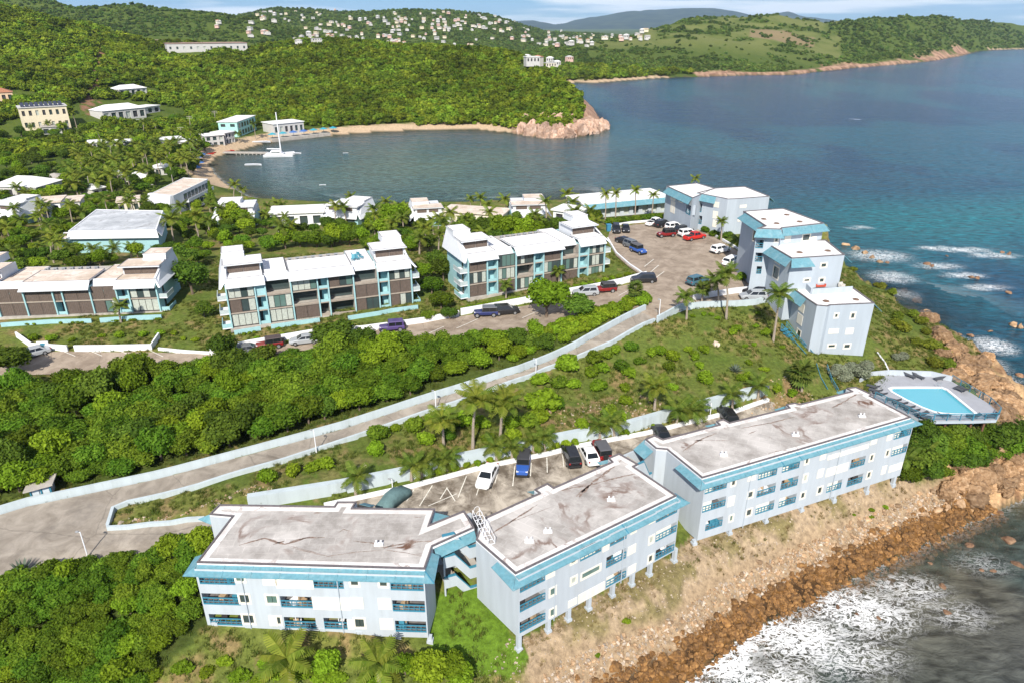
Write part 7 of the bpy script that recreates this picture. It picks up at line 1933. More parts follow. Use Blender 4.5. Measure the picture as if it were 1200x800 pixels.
r = np.random.default_rng(5)
def wood_points(n, r0, r1, a0=-50, a1=50):
    R = np.exp(r.random(n) * (math.log(r1) - math.log(r0)) + math.log(r0)); A = np.radians(a0 + (a1 - a0) * r.random(n))
    return R * np.sin(A), R * np.cos(A)
CLEAR = []     # (x, y, radius) kept free for buildings
def clear_at(px, py, rad): g = ground(px, py); CLEAR.append((g.x, g.y, rad)); return g
for a in [(56, 152, 30), (30, 160, 18), (10, 115, 20), (152, 132, 34), (157, 108, 22), (118, 173, 12), (142, 173, 14), (205, 172, 20), (225, 172, 14), (258, 166, 18), (280, 156, 26), (345, 158, 26), (330, 163, 22), (370, 158, 14), (180, 52, 46), (250, 58, 60), (222, 62, 20)]: clear_at(*a)
rh = random.Random(8)
def house_spots(n, boxes, rad):
    c = []
    for k in range(n):
        b = rh.choices(boxes, [q_[4] for q_ in boxes])[0]; c.append((rh.uniform(b[0], b[2]), rh.uniform(b[1], b[3])))
    D = np.array([ray(*q_) for q_ in c]); hit = np.full(len(c), np.nan)
    for t in np.arange(450, 3600, 14.0):
        u_ = (H + D[:, 2] * t) <= height(D[:, 0] * t, D[:, 1] * t); hit = np.where(np.isnan(hit) & u_, t, hit)
    k_ = ~np.isnan(hit); X, Y = D[k_, 0] * hit[k_], D[k_, 1] * hit[k_]
    g = [Vector((a, b, q_)) for a, b, q_ in zip(X, Y, height(X, Y)) if q_ > 2.5]
    for p in g: CLEAR.append((p.x, p.y - 5, rad))
    return g
SPOTS = [house_spots(215, [(400, 42, 470, 54, 2), (455, 16, 540, 38, 4), (545, 16, 600, 36, 2), (505, 22, 600, 40, 3), (300, 14, 360, 30, 2), (350, 24, 405, 50, 3), (400, 20, 470, 42, 2), (430, 44, 560, 60, 2), (610, 36, 680, 54, 2.5), (330, 10, 400, 20, 1), (300, 20, 640, 58, 5)], 9),
         house_spots(64, [(640, 36, 760, 46, 3), (690, 40, 760, 50, 2), (600, 44, 700, 58, 2)], 12), house_spots(12, [(255, 30, 300, 45, 1), (280, 40, 330, 52, 1)], 16), house_spots(9, [(615, 74, 685, 86, 1)], 13)]
def filt(x, y, z, sand=13, rock=True):
    sd, k = poly_sd(x, y, COAST, COASTK); px, py = project(np.stack([x, y, z], -1))
    ok = (sd > np.where(k <= .16, np.where(x < -60, sand, 6), np.where(k < .4, 6, np.where(y < 700, 15, 22))))
    ok &= ~((y < 340) & (x > -260)) & (z > 2.0)
    for cx_, cy_, cr_ in CLEAR: ok &= (x - cx_) ** 2 + (y - cy_) ** 2 > cr_ ** 2
    scar = (y < 760) & (px > 95) & (px < 150) & (np.abs(px - (112 + (py - 90) * -.25)) < 6) & (py > 55) & (py < 135)
    ok &= ~scar
    ok &= ~((np.abs(px - 48) < 26) & (np.abs(py - 95) < 9) & (y < 700) & (r.random(len(x)) < .6))
    ok &= ~((np.abs(px - 15) < 30) & (np.abs(py - 165) < 6) & (y < 500))
    gr = (px > 690) & (px < 985) & (y > 1080) & (y < 2200)
    n3 = fbm(x / 40, y / 40, 3)
    ok &= ~(gr & (n3 > .42) & (r.random(len(x)) < .95))
    return ok & (px > -60) & (px < 1260)
x, y = wood_points(62000, 345, 1000); z = height(x, y); ok = filt(x, y, z)
x, y, z = x[ok], y[ok], z[ok]
instances('hillside_wood', np.stack([x, y, z - .4], -1), (2.2 + np.hypot(x, y) * .0024) * (.45 + 1.0 * r.random(len(x)) ** 1.5), FARC)
x, y = wood_points(75000, 900, 3000); z = height(x, y); ok = filt(x, y, z)
x, y, z = x[ok], y[ok], z[ok]
FARC2 = [crown_mesh('distant_crown', 110 + k, L_WOOD_HAZED, 7, 120, .28, zsq=.8, zc=.55, core=.82) for k in range(4)]
instances('distant_wood', np.stack([x, y, z - 1], -1), (1.9 + np.hypot(x, y) * .0011) * (.55 + .7 * r.random(len(x))), FARC2)
# rough grass and weeds on the open slopes near by
def tuft_mesh(name, seed, m, n=26, h=.45):
    rr = np.random.default_rng(seed); mb = MB()
    for k in range(n):
        a = rr.random() * 6.28; b = Vector((rr.normal() * .25, rr.normal() * .25, 0)); d = Vector((math.cos(a) * .25, math.sin(a) * .25, h * (.5 + rr.random()))); s = Vector((-math.sin(a), math.cos(a), 0)) * .05
        mb.add([b - s, b + s, b + d], [(0, 1, 2)])
    return mb.mesh(name, [m])
L_GRASS = leaf_mat('grass_blade', (.055, .10, .014), (.14, .16, .035), .3, .3, .03)
TUFT = [tuft_mesh('grass_tuft', k, L_GRASS) for k in range(3)]
gx_ = r.random(60000) * 175 - 75; gy_ = r.random(60000) * 115 + 34
gz_ = hfast(gx_, gy_); sd_, _k = poly_sd(gx_, gy_, COAST, COASTK)
ok = (sd_ > 5.5) & (gz_ > 3.5)
for p in BURY: ok &= poly_sd(gx_, gy_, p)[0] < -.3
for fr_, L_ in ((frA, LA), (frB, LB), (frC, LC)):
    d = np.stack([gx_, gy_], -1) - np.array([fr_.o.x, fr_.o.y]); a = d @ np.array([fr_.u.x, fr_.u.y]); b = d @ np.array([fr_.v.x, fr_.v.y]); ok &= ~((a > -1) & (a < L_ + 1) & (b > -.3) & (b < 10.5))
px, py = project(np.stack([gx_, gy_, gz_], -1))
ok &= ~in_poly(px, py, PX_REG['dirtR']) | (r.random(len(gx_)) < .05)
ok &= fbm(gx_ / 4, gy_ / 4, 4) > .42
dr = in_poly(px, py, PX_REG['dirtR']) & (sd_ > 4.8) & (gz_ > 3) & (fbm(gx_ / 2.5, gy_ / 2.5, 3) > .44)
L_DRY = leaf_mat('dry_grass_blade', (.17, .14, .05), (.27, .21, .09), .3, .25, .03)
DTUFT = [tuft_mesh('dry_tuft', 9 + k, L_DRY) for k in range(2)]
instances('dry_grass', np.stack([gx_[dr], gy_[dr], gz_[dr] - .03], -1), .25 + .4 * r.random(int(dr.sum())), DTUFT)
gx_, gy_, gz_ = gx_[ok], gy_[ok], gz_[ok]
instances('rough_grass', np.stack([gx_, gy_, gz_ - .03], -1), .35 + .45 * r.random(len(gx_)), TUFT)

# ------------------------------------------------------------------ rocks
def rock_mat(name, c0, c1, c2, sc=1.2):
    m, n, l, b = nodes_of(name)
    t = n.new('ShaderNodeTexCoord'); oi = n.new('ShaderNodeObjectInfo')
    a = n.new('ShaderNodeTexNoise'); a.inputs['Scale'].default_value = sc; a.inputs['Detail'].default_value = 8; a.inputs['Roughness'].default_value = .7
    l.new(t.outputs['Object'], a.inputs['Vector'])
    rp_ = n.new('ShaderNodeValToRGB'); e = rp_.color_ramp.elements; e[0].position = .32; e[0].color = (*c0, 1); e[1].position = .68; e[1].color = (*c2, 1); k = e.new(.5); k.color = (*c1, 1)
    l.new(a.outputs[0], rp_.inputs[0])
    hs = n.new('ShaderNodeHueSaturation'); mr_ = n.new('ShaderNodeMapRange'); mr_.inputs[3].default_value = .6; mr_.inputs[4].default_value = 1.35
    l.new(oi.outputs['Random'], mr_.inputs[0]); l.new(mr_.outputs[0], hs.inputs['Value']); l.new(rp_.outputs[0], hs.inputs['Color'])
    l.new(hs.outputs[0], b.inputs['Base Color']); b.inputs['Roughness'].default_value = .85
    bp_ = n.new('ShaderNodeBump'); bp_.inputs['Strength'].default_value = .7; bp_.inputs['Distance'].default_value = .2; l.new(a.outputs[0], bp_.inputs['Height']); l.new(bp_.outputs[0], b.inputs['Normal'])
    return m
R_TAN = rock_mat('tan_rock', (.17, .095, .05), (.38, .245, .135), (.52, .38, .25))
R_WET = rock_mat('wet_orange_rock', (.05, .024, .010), (.19, .092, .026), (.34, .185, .06))
R_GREY = rock_mat('pale_cobble', (.26, .20, .15), (.46, .37, .28), (.60, .53, .45), 2.0)
R_BROWN = rock_mat('brown_sea_rock', (.10, .05, .03), (.20, .11, .06), (.30, .20, .12))
R_PINK = rock_mat('pink_cliff_rock', (.20, .115, .08), (.42, .28, .20), (.58, .45, .37), .6)
def rock_mesh(name, seed, m, sub=2, amp=.35, fl=.75):
    bm = bmesh.new(); bmesh.ops.create_icosphere(bm, subdivisions=sub, radius=1); rr = random.Random(seed); o = Vector((rr.random() * 50, rr.random() * 50, rr.random() * 50))
    pl = [(Vector((rr.gauss(0, 1), rr.gauss(0, 1), rr.gauss(0, .8))).normalized(), rr.uniform(.45, .85)) for _ in range(12)]
    for v in bm.verts:
        p = v.co.copy(); p *= 1 + amp * mnoise.noise(p * 1.3 + o)
        for nn, d in pl:
            e = p.dot(nn) - d
            if e > 0: p -= nn * e * .95
        p += v.co * .10 * mnoise.noise(p * 5 + o); v.co = Vector((p.x, p.y * rr.uniform(.98, 1), p.z * fl))
    me = bpy.data.meshes.new(name); bm.to_mesh(me); bm.free(); me.materials.append(m); return me
RK = {k: [rock_mesh(k, s + i * 7, m, 2) for i in range(5)] for s, (k, m) in enumerate((('tan', R_TAN), ('wet', R_WET), ('grey', R_GREY), ('brown', R_BROWN)))}
def rock(kind, p, s, label, group, name='boulder', cat='rock'):
    o = bpy.data.objects.new(name, random.choice(RK[kind])); COL.objects.link(o); o.location = p; o.scale = (s * random.uniform(.8, 1.3), s * random.uniform(.75, 1.1), s * random.uniform(.6, .95)); o.rotation_euler = (random.uniform(-.3, .3), random.uniform(-.3, .3), random.random() * 6.28); tag(o, label, cat, group); return o
# loose stones on the shore: sample by distance from the water
sx_ = r.random(160000) * 80 - 6; sy_ = r.random(160000) * 60 + 38
sd_, kk = poly_sd(sx_, sy_, COAST, COASTK); sz_ = hfast(sx_, sy_)
front = (sx_ + sy_ < 143)
def pick(mask, n): i = np.flatnonzero(mask); return r.choice(i, min(n, len(i)), replace=False)
i = pick(front & (sd_ > 2.0) & (sd_ < 4.3), 4200); instances('shore_cobbles', np.stack([sx_[i], sy_[i], sz_[i]], -1), .07 + .24 * r.random(len(i)) ** 2.4, RK['grey'] + RK['tan'], tilt=True)
i = pick(front & (sd_ > 5.0) & (sd_ < 8.5), 1500); instances('scattered_pebbles', np.stack([sx_[i], sy_[i], sz_[i]], -1), .05 + .12 * r.random(len(i)) ** 3, RK['grey'], tilt=True)
i = pick(front & (sd_ > -1.6) & (sd_ < 2.4), 4300); instances('wet_shore_stones', np.stack([sx_[i], sy_[i], sz_[i]], -1), .13 + .40 * r.random(len(i)) ** 2.2, RK['wet'], tilt=True)
i = pick(front & (sd_ > -16) & (sd_ < -1.2), 1600); instances('seabed_stones', np.stack([sx_[i], sy_[i], sz_[i]], -1), .15 + .45 * r.random(len(i)) ** 2, RK['brown'], tilt=True)
ig = pick(front & (sd_ > .2) & (sd_ < 3.0), 130)
for j in ig: rock('wet', Vector((sx_[j], sy_[j], sz_[j] + .05)), random.uniform(.35, .75), 'wet orange-brown boulder in the tide line', 'orange boulders in the tide line')
ig = pick(front & (sd_ > 2.2) & (sd_ < 4.5) & (sx_ > 25), 100)
for j in ig: rock('tan', Vector((sx_[j], sy_[j], sz_[j] + .05)), random.uniform(.25, .6), 'dry tan boulder on the upper shore', 'tan boulders on the upper shore')
for x, y, s, k in [(880, 702, 1.0, 'wet'), (852, 730, .95, 'wet'), (876, 722, .8, 'wet'), (868, 715, .8, 'wet'), (965, 662, .75, 'tan'), (915, 688, .8, 'wet'), (1123, 590, .9, 'tan'), (1110, 595, .8, 'tan'), (1098, 598, .8, 'tan'), (1085, 603, .8, 'tan'), (1115, 575, 1.1, 'tan'), (1130, 570, 1.2, 'tan')]: rock(k, ground(x, y) + Vector((0, 0, .15)), s, 'large boulder standing out of the shore stones', 'large shore boulders')
for x, y, s in [(1180, 633, 1.0), (1192, 661, .9), (1170, 600, .8), (1110, 718, .6), (982, 711, .55), (1004, 719, .45), (1165, 670, .5), (1150, 668, .5), (1105, 688, .6), (1135, 640, .7), (1070, 648, .6), (1030, 725, .4), (1090, 660, .4)]: rock('brown', at(x, y, -.1), s, 'brown rock awash in the shallow water', 'rocks awash in the shallows')
# cliff and outcrops of the headland
def crag_mesh(name, seed, m):
    bm = bmesh.new(); bmesh.ops.create_icosphere(bm, subdivisions=4, radius=1); o = Vector((seed * 3.7, seed * 1.3, seed * 2.1))
    for v in bm.verts:
        p = v.co; q = Vector((p.x, p.y, p.z * .45)); d = 0; a_ = .55; f_ = 1.4
        for k in range(4): d += a_ * (1 - 2.2 * abs(mnoise.noise(q * f_ + o))); a_ *= .5; f_ *= 2.1
        v.co = p * (.8 + .5 * d); v.co.z *= .9
    me = bpy.data.meshes.new(name); bm.to_mesh(me); bm.free(); me.materials.append(m); return me
R_CRAG = rock_mat('crag_rock', (.10, .055, .028), (.28, .165, .08), (.44, .30, .18), 2.2)
RK['crag'] = [crag_mesh('crag', i + 1, R_CRAG) for i in range(5)]
CR = [(1128, 418), (1140, 428), (1150, 438), (1140, 446), (1160, 452), (1170, 462), (1158, 466), (1178, 478), (1168, 485), (1185, 492), (1180, 505), (1192, 540), (1180, 552), (1165, 560), (1150, 566), (1195, 562), (1140, 575), (1178, 570), (1200, 525), (1160, 545), (1110, 402), (1100, 392), (1088, 375), (1120, 440), (1112, 412), (1135, 560), (1128, 548), (1132, 436), (1148, 455), (1150, 425), (1160, 438), (1172, 450), (1180, 465), (1188, 478), (1155, 556), (1170, 548), (1185, 562), (1145, 560), (1120, 565), (1112, 575), (1195, 500), (1120, 410), (1105, 398), (1125, 425), (1165, 530), (1195, 550)]
rcr = random.Random(5)
for x, y in CR + [(x + rcr.uniform(-8, 8), y + rcr.uniform(-6, 6)) for x, y in CR]:
    rock('crag', ground(x, y) + Vector((0, 0, rcr.uniform(-.3, .3))), rcr.uniform(.8, 1.8), 'rugged tan rock in the cliff of the headland', 'cliff rocks of the headland', 'cliff_rock')
for x, y in [(1045, 330), (1030, 320), (1060, 338), (1075, 350), (1085, 365), (1050, 326), (1020, 313)]: rock('crag', ground(x, y), rcr.uniform(.7, 1.3), 'rugged rock on the low shore beside the stepped blocks', 'rocks beside the stepped blocks', 'cliff_rock')
for x, y, s in [(992, 287, 1.7), (1003, 292, 1.6), (1013, 297, 1.5), (1022, 302, 1.3), (1030, 307, 1.2), (1040, 308, .8), (1087, 310, 1.1), (1092, 312, .9), (1182, 298, 1.0), (1175, 296, .8), (1138, 325, 1.1), (1145, 326, .8), (1183, 343, .9), (1187, 381, 1.4), (1195, 383, 1.2), (1137, 393, 1.0), (1122, 392, .9), (1160, 388, .7), (1110, 300, .6), (1170, 440, .9), (1195, 440, .8)]:
    rock('brown' if s < 1.2 else 'tan', at(x, y, .1), s, 'sea-washed rock off the headland', 'rocks off the headland')
# pale stones strewn on the grass
for x, y, s in [(*z63(118, 672), .9), (142, 612, .5), (160, 608, .35), (420, 549, .6), (427, 546, .5), (416, 551, .4)]: rock('grey', ground(x, y), s, 'pale stone lying on the grass', 'pale stones on the grass')
st = W([(150, 606), (210, 603), (240, 590), (300, 568), (330, 572), (230, 605), (160, 616)]); st = np.array(st)
i = pick(in_poly(sx_ * 0 + r.random(len(sx_)) * 0 + sx_, sy_, st), 0)
bx = r.random(9000) * 45 - 52; by = r.random(9000) * 25 + 55; ins = in_poly(bx, by, st); bx, by = bx[ins][:260], by[ins][:260]
instances('strewn_stones', np.stack([bx, by, hfast(bx, by)], -1), .05 + .17 * r.random(len(bx)) ** 2, RK['grey'] + RK['tan'], tilt=True)
for nm, reg in (('rubble_bank', W(PX_REG['bare2'])), ('rubble_slope', W(PX_REG['bare1']))):
    pg = np.array(reg); lo, hi = pg.min(0), pg.max(0); c = r.random((1500, 2)) * (hi - lo) + lo; c = c[in_poly(c[:, 0], c[:, 1], pg)][:330]
    instances(nm, np.stack([c[:, 0], c[:, 1], hfast(c[:, 0], c[:, 1])], -1), .06 + .2 * r.random(len(c)) ** 2, RK['tan'] + RK['grey'], tilt=True)
# the pink cliff of the promontory
for k in range(90):
    t = random.random(); x0 = 606 + 100 * t; y0 = float(np.interp(x0, [606, 640, 672, 695, 707], [157, 162, 161, 157, 151])); up = random.random()
    g = ground(x0, y0 - 2 - up * (4 + 22 * math.sin(math.pi * min(1, max(.05, t * .9 + .12)))))
    o = bpy.data.objects.new('cliff_rock', crag_mesh('pink', 300 + k, R_PINK) if k < 6 else bpy.data.meshes['pink' if k % 6 == 0 else 'pink.%03d' % (k % 6)]); COL.objects.link(o)
    o.location = g - Vector((0, 0, 1)); s = random.uniform(2.0, 3.8); o.scale = (s * random.uniform(.8, 1.5), s * .8, s * random.uniform(1.0, 1.8)); o.rotation_euler = (random.uniform(-.2, .2), random.uniform(-.2, .2), random.random() * 6.28)
    tag(o, 'pink-grey rock in the cliff of the wooded promontory', 'rock', 'cliff rocks of the promontory')
# ------------------------------------------------------------------ other buildings of the resort
YELLOW = mat('yellow_render', (.66, .58, .42), .85, .06, 1.0); TERRA = mat('terracotta_roof', (.36, .16, .09), .85, .15, 1.5); CREAMW = mat('cream_render', (.66, .60, .50), .85, .06, .6); PINKW = mat('pink_render', (.62, .42, .36), .85, .06, .6)
HWHITE = mat('house_white', (.50, .49, .47), .85, .05, .5); SOLAR = glass_mat('solar_panel', (.02, .025, .05), .15); TEALCLOTH = mat('teal_canvas', (.04, .28, .36), .8, .08, 2); BLUECLOTH = mat('blue_canvas', (.05, .14, .38), .8, .08, 2)
def house(label, l, r, depth, h, wm=HWHITE, rm=None, storeys=1, nwin=4, roof='flat', group='villas at the bay', name='villa', cat='villa', wing=None, win=(.6, .8), z=None, over=.5, sidewin=0, arch=False):
    """front foot from picture position l to r on the land"""
    A, B = grounds([l, r]); zb = min(A.z, B.z) if z is None else z
    if z is not None: A, B = at(*l, z), at(*r, z)
    fr = Fr((A.x, A.y, zb), B - A); L = Vector((B.x - A.x, B.y - A.y)).length
    T = thing(name, label, cat, fr.P(L / 2, depth / 2, 0), group)
    sh = h / storeys; holes = []; fw = []
    for s in range(storeys):
        for k in range(nwin):
            w = L / nwin; a0 = w * (k + .5 - win[0] / 2); a1 = w * (k + .5 + win[0] / 2); c0 = sh * s + sh * (1 - win[1]) * .7; c1 = c0 + sh * win[1] * .8
            holes.append((a0, a1, c0, c1, .5)); fw.append((a0, a1, c0, c1))
    m = MB(); holed_wall(m, fr, 0, L, -2.5, h, holes)
    P = fr.P
    m.quad(P(L, 0, -2.5), P(L, depth, -2.5), P(L, depth, h), P(L, 0, h)); m.quad(P(0, depth, -2.5), P(0, 0, -2.5), P(0, 0, h), P(0, depth, h)); m.quad(P(L, depth, -2.5), P(0, depth, -2.5), P(0, depth, h), P(L, depth, h))
    m.build('wall', wm, T)
    for a0, a1, c0, c1 in fw:
        MB().box(fr, a0 - .01, a1 + .01, .45, .55, c0 - .01, c1 + .01).build('window', random.choice([PANE, DARK, PANE, CURT]), T)
    rm = rm or ROOF_WHITE; o = over
    if roof == 'flat':
        MB().box(fr, -o, L + o, -o, depth + o, h, h + .35).build('roof', rm, T)
    elif roof == 'hip':
        m = MB(); t = min(L, depth) * .42; hh = h + min(L, depth) * .2
        e = [P(-o, -o, h), P(L + o, -o, h), P(L + o, depth + o, h), P(-o, depth + o, h)]; a, b = (P(t, depth / 2, hh), P(L - t, depth / 2, hh)) if L > depth else (P(L / 2, t, hh), P(L / 2, depth - t, hh))
        if L > depth: m.add(e + [a, b], [(0, 1, 5, 4), (1, 2, 5), (2, 3, 4, 5), (3, 0, 4), (3, 2, 1, 0)])
        else: m.add(e + [a, b], [(0, 1, 4), (1, 2, 5, 4), (2, 3, 5), (3, 0, 4, 5), (3, 2, 1, 0)])
        m.build('roof', rm, T)
    return T, fr, L
# aqua hall with a broad flat roof
TH_, rf, out = poly_block('hall', 'broad flat-roofed aqua hall with white upturned roof edge', [(80, 271), (183, 269.5), (191, 247), (113, 245.5)], 18.6, 13, AQUA, roof_mat('hall_roof', (.34, .36, .38), (.55, .57, .59), rust=(.16, .16, .16), rs=.15, rust_amt=.6), [], zD, cat='hall', coping=False)
fr = Fr((*out[0], 18.4), Vector((*out[1], 0)) - Vector((*out[0], 0))); L = (Vector(out[1]) - Vector(out[0])).length
m = MB(); slope_panel(m, fr, 0, L, -.9, -1.3, .1, .15, e0=.4, e1=.6); m.build('mansard', FASC, TH_)
fr2 = Fr((*out[1], 18.4), Vector((*out[2], 0)) - Vector((*out[1], 0))); L2 = (Vector(out[2]) - Vector(out[1])).length
m = MB(); slope_panel(m, fr2, 0, L2, -.9, -1.3, .1, .15); m.build('mansard', FASC, TH_)
TW_, rf, out = poly_block('hall_wing', 'low aqua wing with a sandy roof in front of the broad hall', [(70.5, 280), (154, 277.5), (161, 271.5), (75, 272.5)], 16.9, 12.5, AQUA, ROOF_TAN, [], zD, cat='hall', coping=False)
fr = Fr((*out[0], 0), Vector((*out[1], 0)) - Vector((*out[0], 0))); m = MB(); m.box(fr, 12.5, 15.5, -.6, 3, 15.6, 15.9); m.build('porch_roof', WHITE, TW_)
# beach hotel: slab block with balcony rows to the bay and a slanting white end
TB_, rf, out = poly_block('beach_hotel', 'long flat-roofed beach hotel with three rows of balconies by the dark conifer', [(178, 226.5), (203, 229.5), (243.5, 210), (215, 208.5)], 13.5, 2.5, WHITE, ROOF_TAN, [], zD, cat='hotel', coping=False)
fr = Fr((*out[1], 0), Vector((*out[2], 0)) - Vector((*out[1], 0))); L = (Vector(out[2]) - Vector(out[1])).length
for s in range(3):
    z0 = 4.2 + s * 3.0
    MB().box(fr, 6, L, -1.5, .0, z0 - .15, z0 + .05).build('balcony_slab', WHITE, TB_); MB().box(fr, 6, L, -1.5, -1.4, z0 + .05, z0 + .9).build('balcony_wall', WHITE, TB_)
    for k in range(7): a = 6.4 + (L - 6.6) * k / 7; MB().box(fr, a, a + (L - 7) / 7 - .5, -.12, -.02, z0 + .1, z0 + 2.3).build('window', PANE, TB_)
fr = Fr((*out[0], 0), Vector((*out[1], 0)) - Vector((*out[0], 0))); L = (Vector(out[1]) - Vector(out[0])).length
m = MB(); P = fr.P; m.hexa([P(-.5, -4.5, 6), P(L + 1.0, -4.5, 6), P(L + .6, -.05, 6), P(-.5, -.05, 6), P(-.3, -1.2, 13.6), P(L + .1, -1.2, 13.6), P(L + .1, -.05, 13.6), P(-.3, -.05, 13.6)]); m.build('mansard', FASC, TB_)
MB().box(fr, -.2, L + .3, -3.8, -.1, 2, 5.99).build('lower_wall', AQUA, TB_)

def shore_villa(label, l, r, zb, nwin=3, outer='R', rm=None, base=AQUA, D=9.5):
    A, B = at(*l, zb), at(*r, zb); fr = Fr((A.x, A.y, 0), B - A); L = Vector((B.x - A.x, B.y - A.y)).length
    T = thing('shore_villa', label, 'villa', fr.P(L / 2, D / 2, zb - 1), 'villas along the bay shore')
    MB().box(fr, 0, L, 0, D, zb - 3, zb + 2.8).build('wall', base, T)
    for k in range(nwin): a = L * (k + .2) / nwin; MB().box(fr, a, a + L / nwin * .6, -.06, -.01, zb + .5, zb + 2.2).build('window', PANE, T)
    zE_ = zb + 2.8
    m = MB(); slope_panel(m, fr, -.1, L + .1, -.9, zE_ - .5, .4, zE_ + 1.3); m.build('mansard', FASC, T)
    MB().box(fr, .1, L - .1, .38, D, zE_ + .01, zE_ + 1.25).build('attic', FASC, T)
    for k in range(2): a = L * (.12 + k * .4); MB().box(fr, a, a + L * .32, -.28 + .6, -.2 + .6, zE_ + 1.3, zE_ + 2.3).build('attic_window', SCREEN, T)
    MB().box(fr, .3, L - .3, .4, D, zE_ + 1.26, zE_ + 2.4).build('penthouse', FASC, T)
    roof_slab(T, fr, -.2, L + .2, -.1, 5.0, zE_ + 2.65, rm); a0, a1 = (L * .4, L + .1) if outer == 'R' else (-.1, L * .6)
    MB().box(fr, a0 + .1, a1 - .1, 4.6, D - .1, zE_ + 2.41, zE_ + 3.2).build('top_box', FASC, T); roof_slab(T, fr, a0, a1, 4.5, D, zE_ + 3.4, rm)
    s = 1 if outer == 'R' else -1; e = L if s > 0 else 0; P = fr.P
    q = [P(e + s * 1.5, -.9, zE_ - .5), P(e + s * 1.5, D, zE_ - .5), P(e, D, zE_ + 3.2), P(e, 4.2, zE_ + 3.0), P(e, .3, zE_ + 1.2)]; rr_ = [v - fr.u * (s * .4) for v in q]
    m = MB(); f = [tuple(range(5)), tuple(range(9, 4, -1))] + [(i, (i + 1) % 5, (i + 1) % 5 + 5, i + 5) for i in range(5)]; m.add(q + rr_, f if s > 0 else [x[::-1] for x in f]); m.build('cheek_wall', FASC, T)
    return T
shore_villa('white shore villa with slanting roof sides behind the round bright tree', (256, 267), (300, 265), 9.5, 3, 'L')
shore_villa('white shore villa with a big slanting end wall before a palm crown', (382, 263), (420, 266), 9.5, 2, 'R')
shore_villa('small white shore villa with sandy roof right of the bright trees', (486, 268), (520, 266), 9.5, 3, 'L', ROOF_TAN)
shore_villa('white shore villa with orange-tan roof and dark strip windows', (600, 264), (640, 263), 11.0, 3, 'R', ROOF_TAN)
shore_villa('white slant-sided villa at the frame-side edge near the green fence', (-14, 262), (22, 264), 10.5, 2, 'R')
house('low white shore link building with tile-lined terrace between two villas', (318, 266), (380, 264), 8, 3.6, WHITE, ROOF_WHITE, 1, 4, group='villas along the bay shore')
house('low shore building with sandy roof behind the leafy trees', (520, 264), (588, 263), 7, 3.8, CREAMW, ROOF_TAN, 1, 5, group='villas along the bay shore')
house('small white pavilion by the tall palms near the longhouse', (648, 262), (676, 261), 6, 3.4, WHITE, ROOF_WHITE, 1, 2, group='villas along the bay shore')
TL, fr, L = house('long white-roofed longhouse with turquoise eaves behind royal palms', (684, 259), (782, 249), 10, 4.2, WALL, ROOF_WHITE, 1, 9, z=13.2, group='villas along the bay shore', name='longhouse', cat='house')
m = MB(); slope_panel(m, fr, -.5, L + .5, -1.6, 3.2, -.5, 4.3); m.build('eaves', AWN, TL)
house('flat sandy-roofed villa beside the slant-sided one', (36, 256), (74, 254), 8, 4.2, WHITE, ROOF_TAN, 1, 3)
house('white flat-roofed annex with dark terrace rails', (72, 250), (96, 249), 7, 3.4, HWHITE, ROOF_TAN, 1, 2)
house('white hip-roofed house with blue eaves among palms', (-6, 234), (46, 236), 12, 4.5, HWHITE, ROOF_WHITE, 1, 4, 'hip')
house('grey-roofed hut behind the hip-roofed white house', (62, 218), (80, 217), 8, 3, HWHITE, CONC, 1, 2, 'hip')
house('white tent-roofed pavilion among coconut palms', (135, 214), (160, 213), 12, 3, HWHITE, ROOF_WHITE, 1, 3, 'hip')
house('second white tent-roofed pavilion beside the first', (156, 218), (180, 217), 11, 3, HWHITE, ROOF_WHITE, 1, 3, 'hip')
house('small white shed roof between palm trunks', (110, 231), (128, 229), 7, 3, HWHITE, ROOF_WHITE, 1, 2, 'hip')
house('sandy-roofed bar by the palm grove', (140, 248), (165, 247), 7, 3, CREAMW, ROOF_TAN, 1, 3)
house('white roofed kiosk at the beach edge of the grove', (182, 206), (200, 205), 8, 3, HWHITE, ROOF_WHITE, 1, 2, 'hip')
for (l, r, lab) in [((106, 182), (121, 181), 'small white bungalow with a flat roof in the trees'), ((128, 182), (157, 180), 'wider white bungalow with two bays in the trees'), ((192, 178), (216, 176), 'white bungalow near the utility poles'), ((219, 179), (232, 178), 'narrow white bungalow beside the longer one'), ((242, 171), (264, 171), 'white bungalow just before the aqua-fronted hotel'), ((265, 168), (276, 167), 'small white bungalow against the aqua-fronted hotel')]:
    house(lab, l, r, 9, 5.5, HWHITE, ROOF_WHITE, 2, 3)
T_, fr, L = house('white hotel with an aqua end wall facing the bay', (258, 161), (280, 161), 30, 8, mat('aqua_light', (.36, .62, .56), .8, .05, 1), ROOF_WHITE, 2, 2, win=(.5, .5))
for s in range(2):
    for k in range(6): MB().box(fr, L + .01, L + .12, 2 + k * 4.4, 4.8 + k * 4.4, .8 + 3.8 * s, 3.2 + 3.8 * s).build('window', PANE, T_)
T_, fr, L = house('white beach restaurant with arched front and blue parasols', (322, 160), (357, 156), 14, 6.5, HWHITE, ROOF_WHITE, 1, 6, win=(.55, .6))
MB().box(fr, -6, L + 12, -9, -.3, -2.2, -.2).build('terrace', CONC, T_)
for k in range(7):
    a = -4 + k * 6.5; p = fr.P(a, -5.5, -.2); m = MB(); m.tube(p, p + Vector((0, 0, 2.6)), .08, n=5); m.tube(p + Vector((0, 0, 2.2)), p + Vector((0, 0, 3.2)), 2.6, .05, 8)
    tag(m.build('parasol', random.choice([TEALCLOTH, BLUECLOTH]), loc=p), 'blue canvas parasol on the beach restaurant terrace', 'parasol', 'parasols on the restaurant terrace')
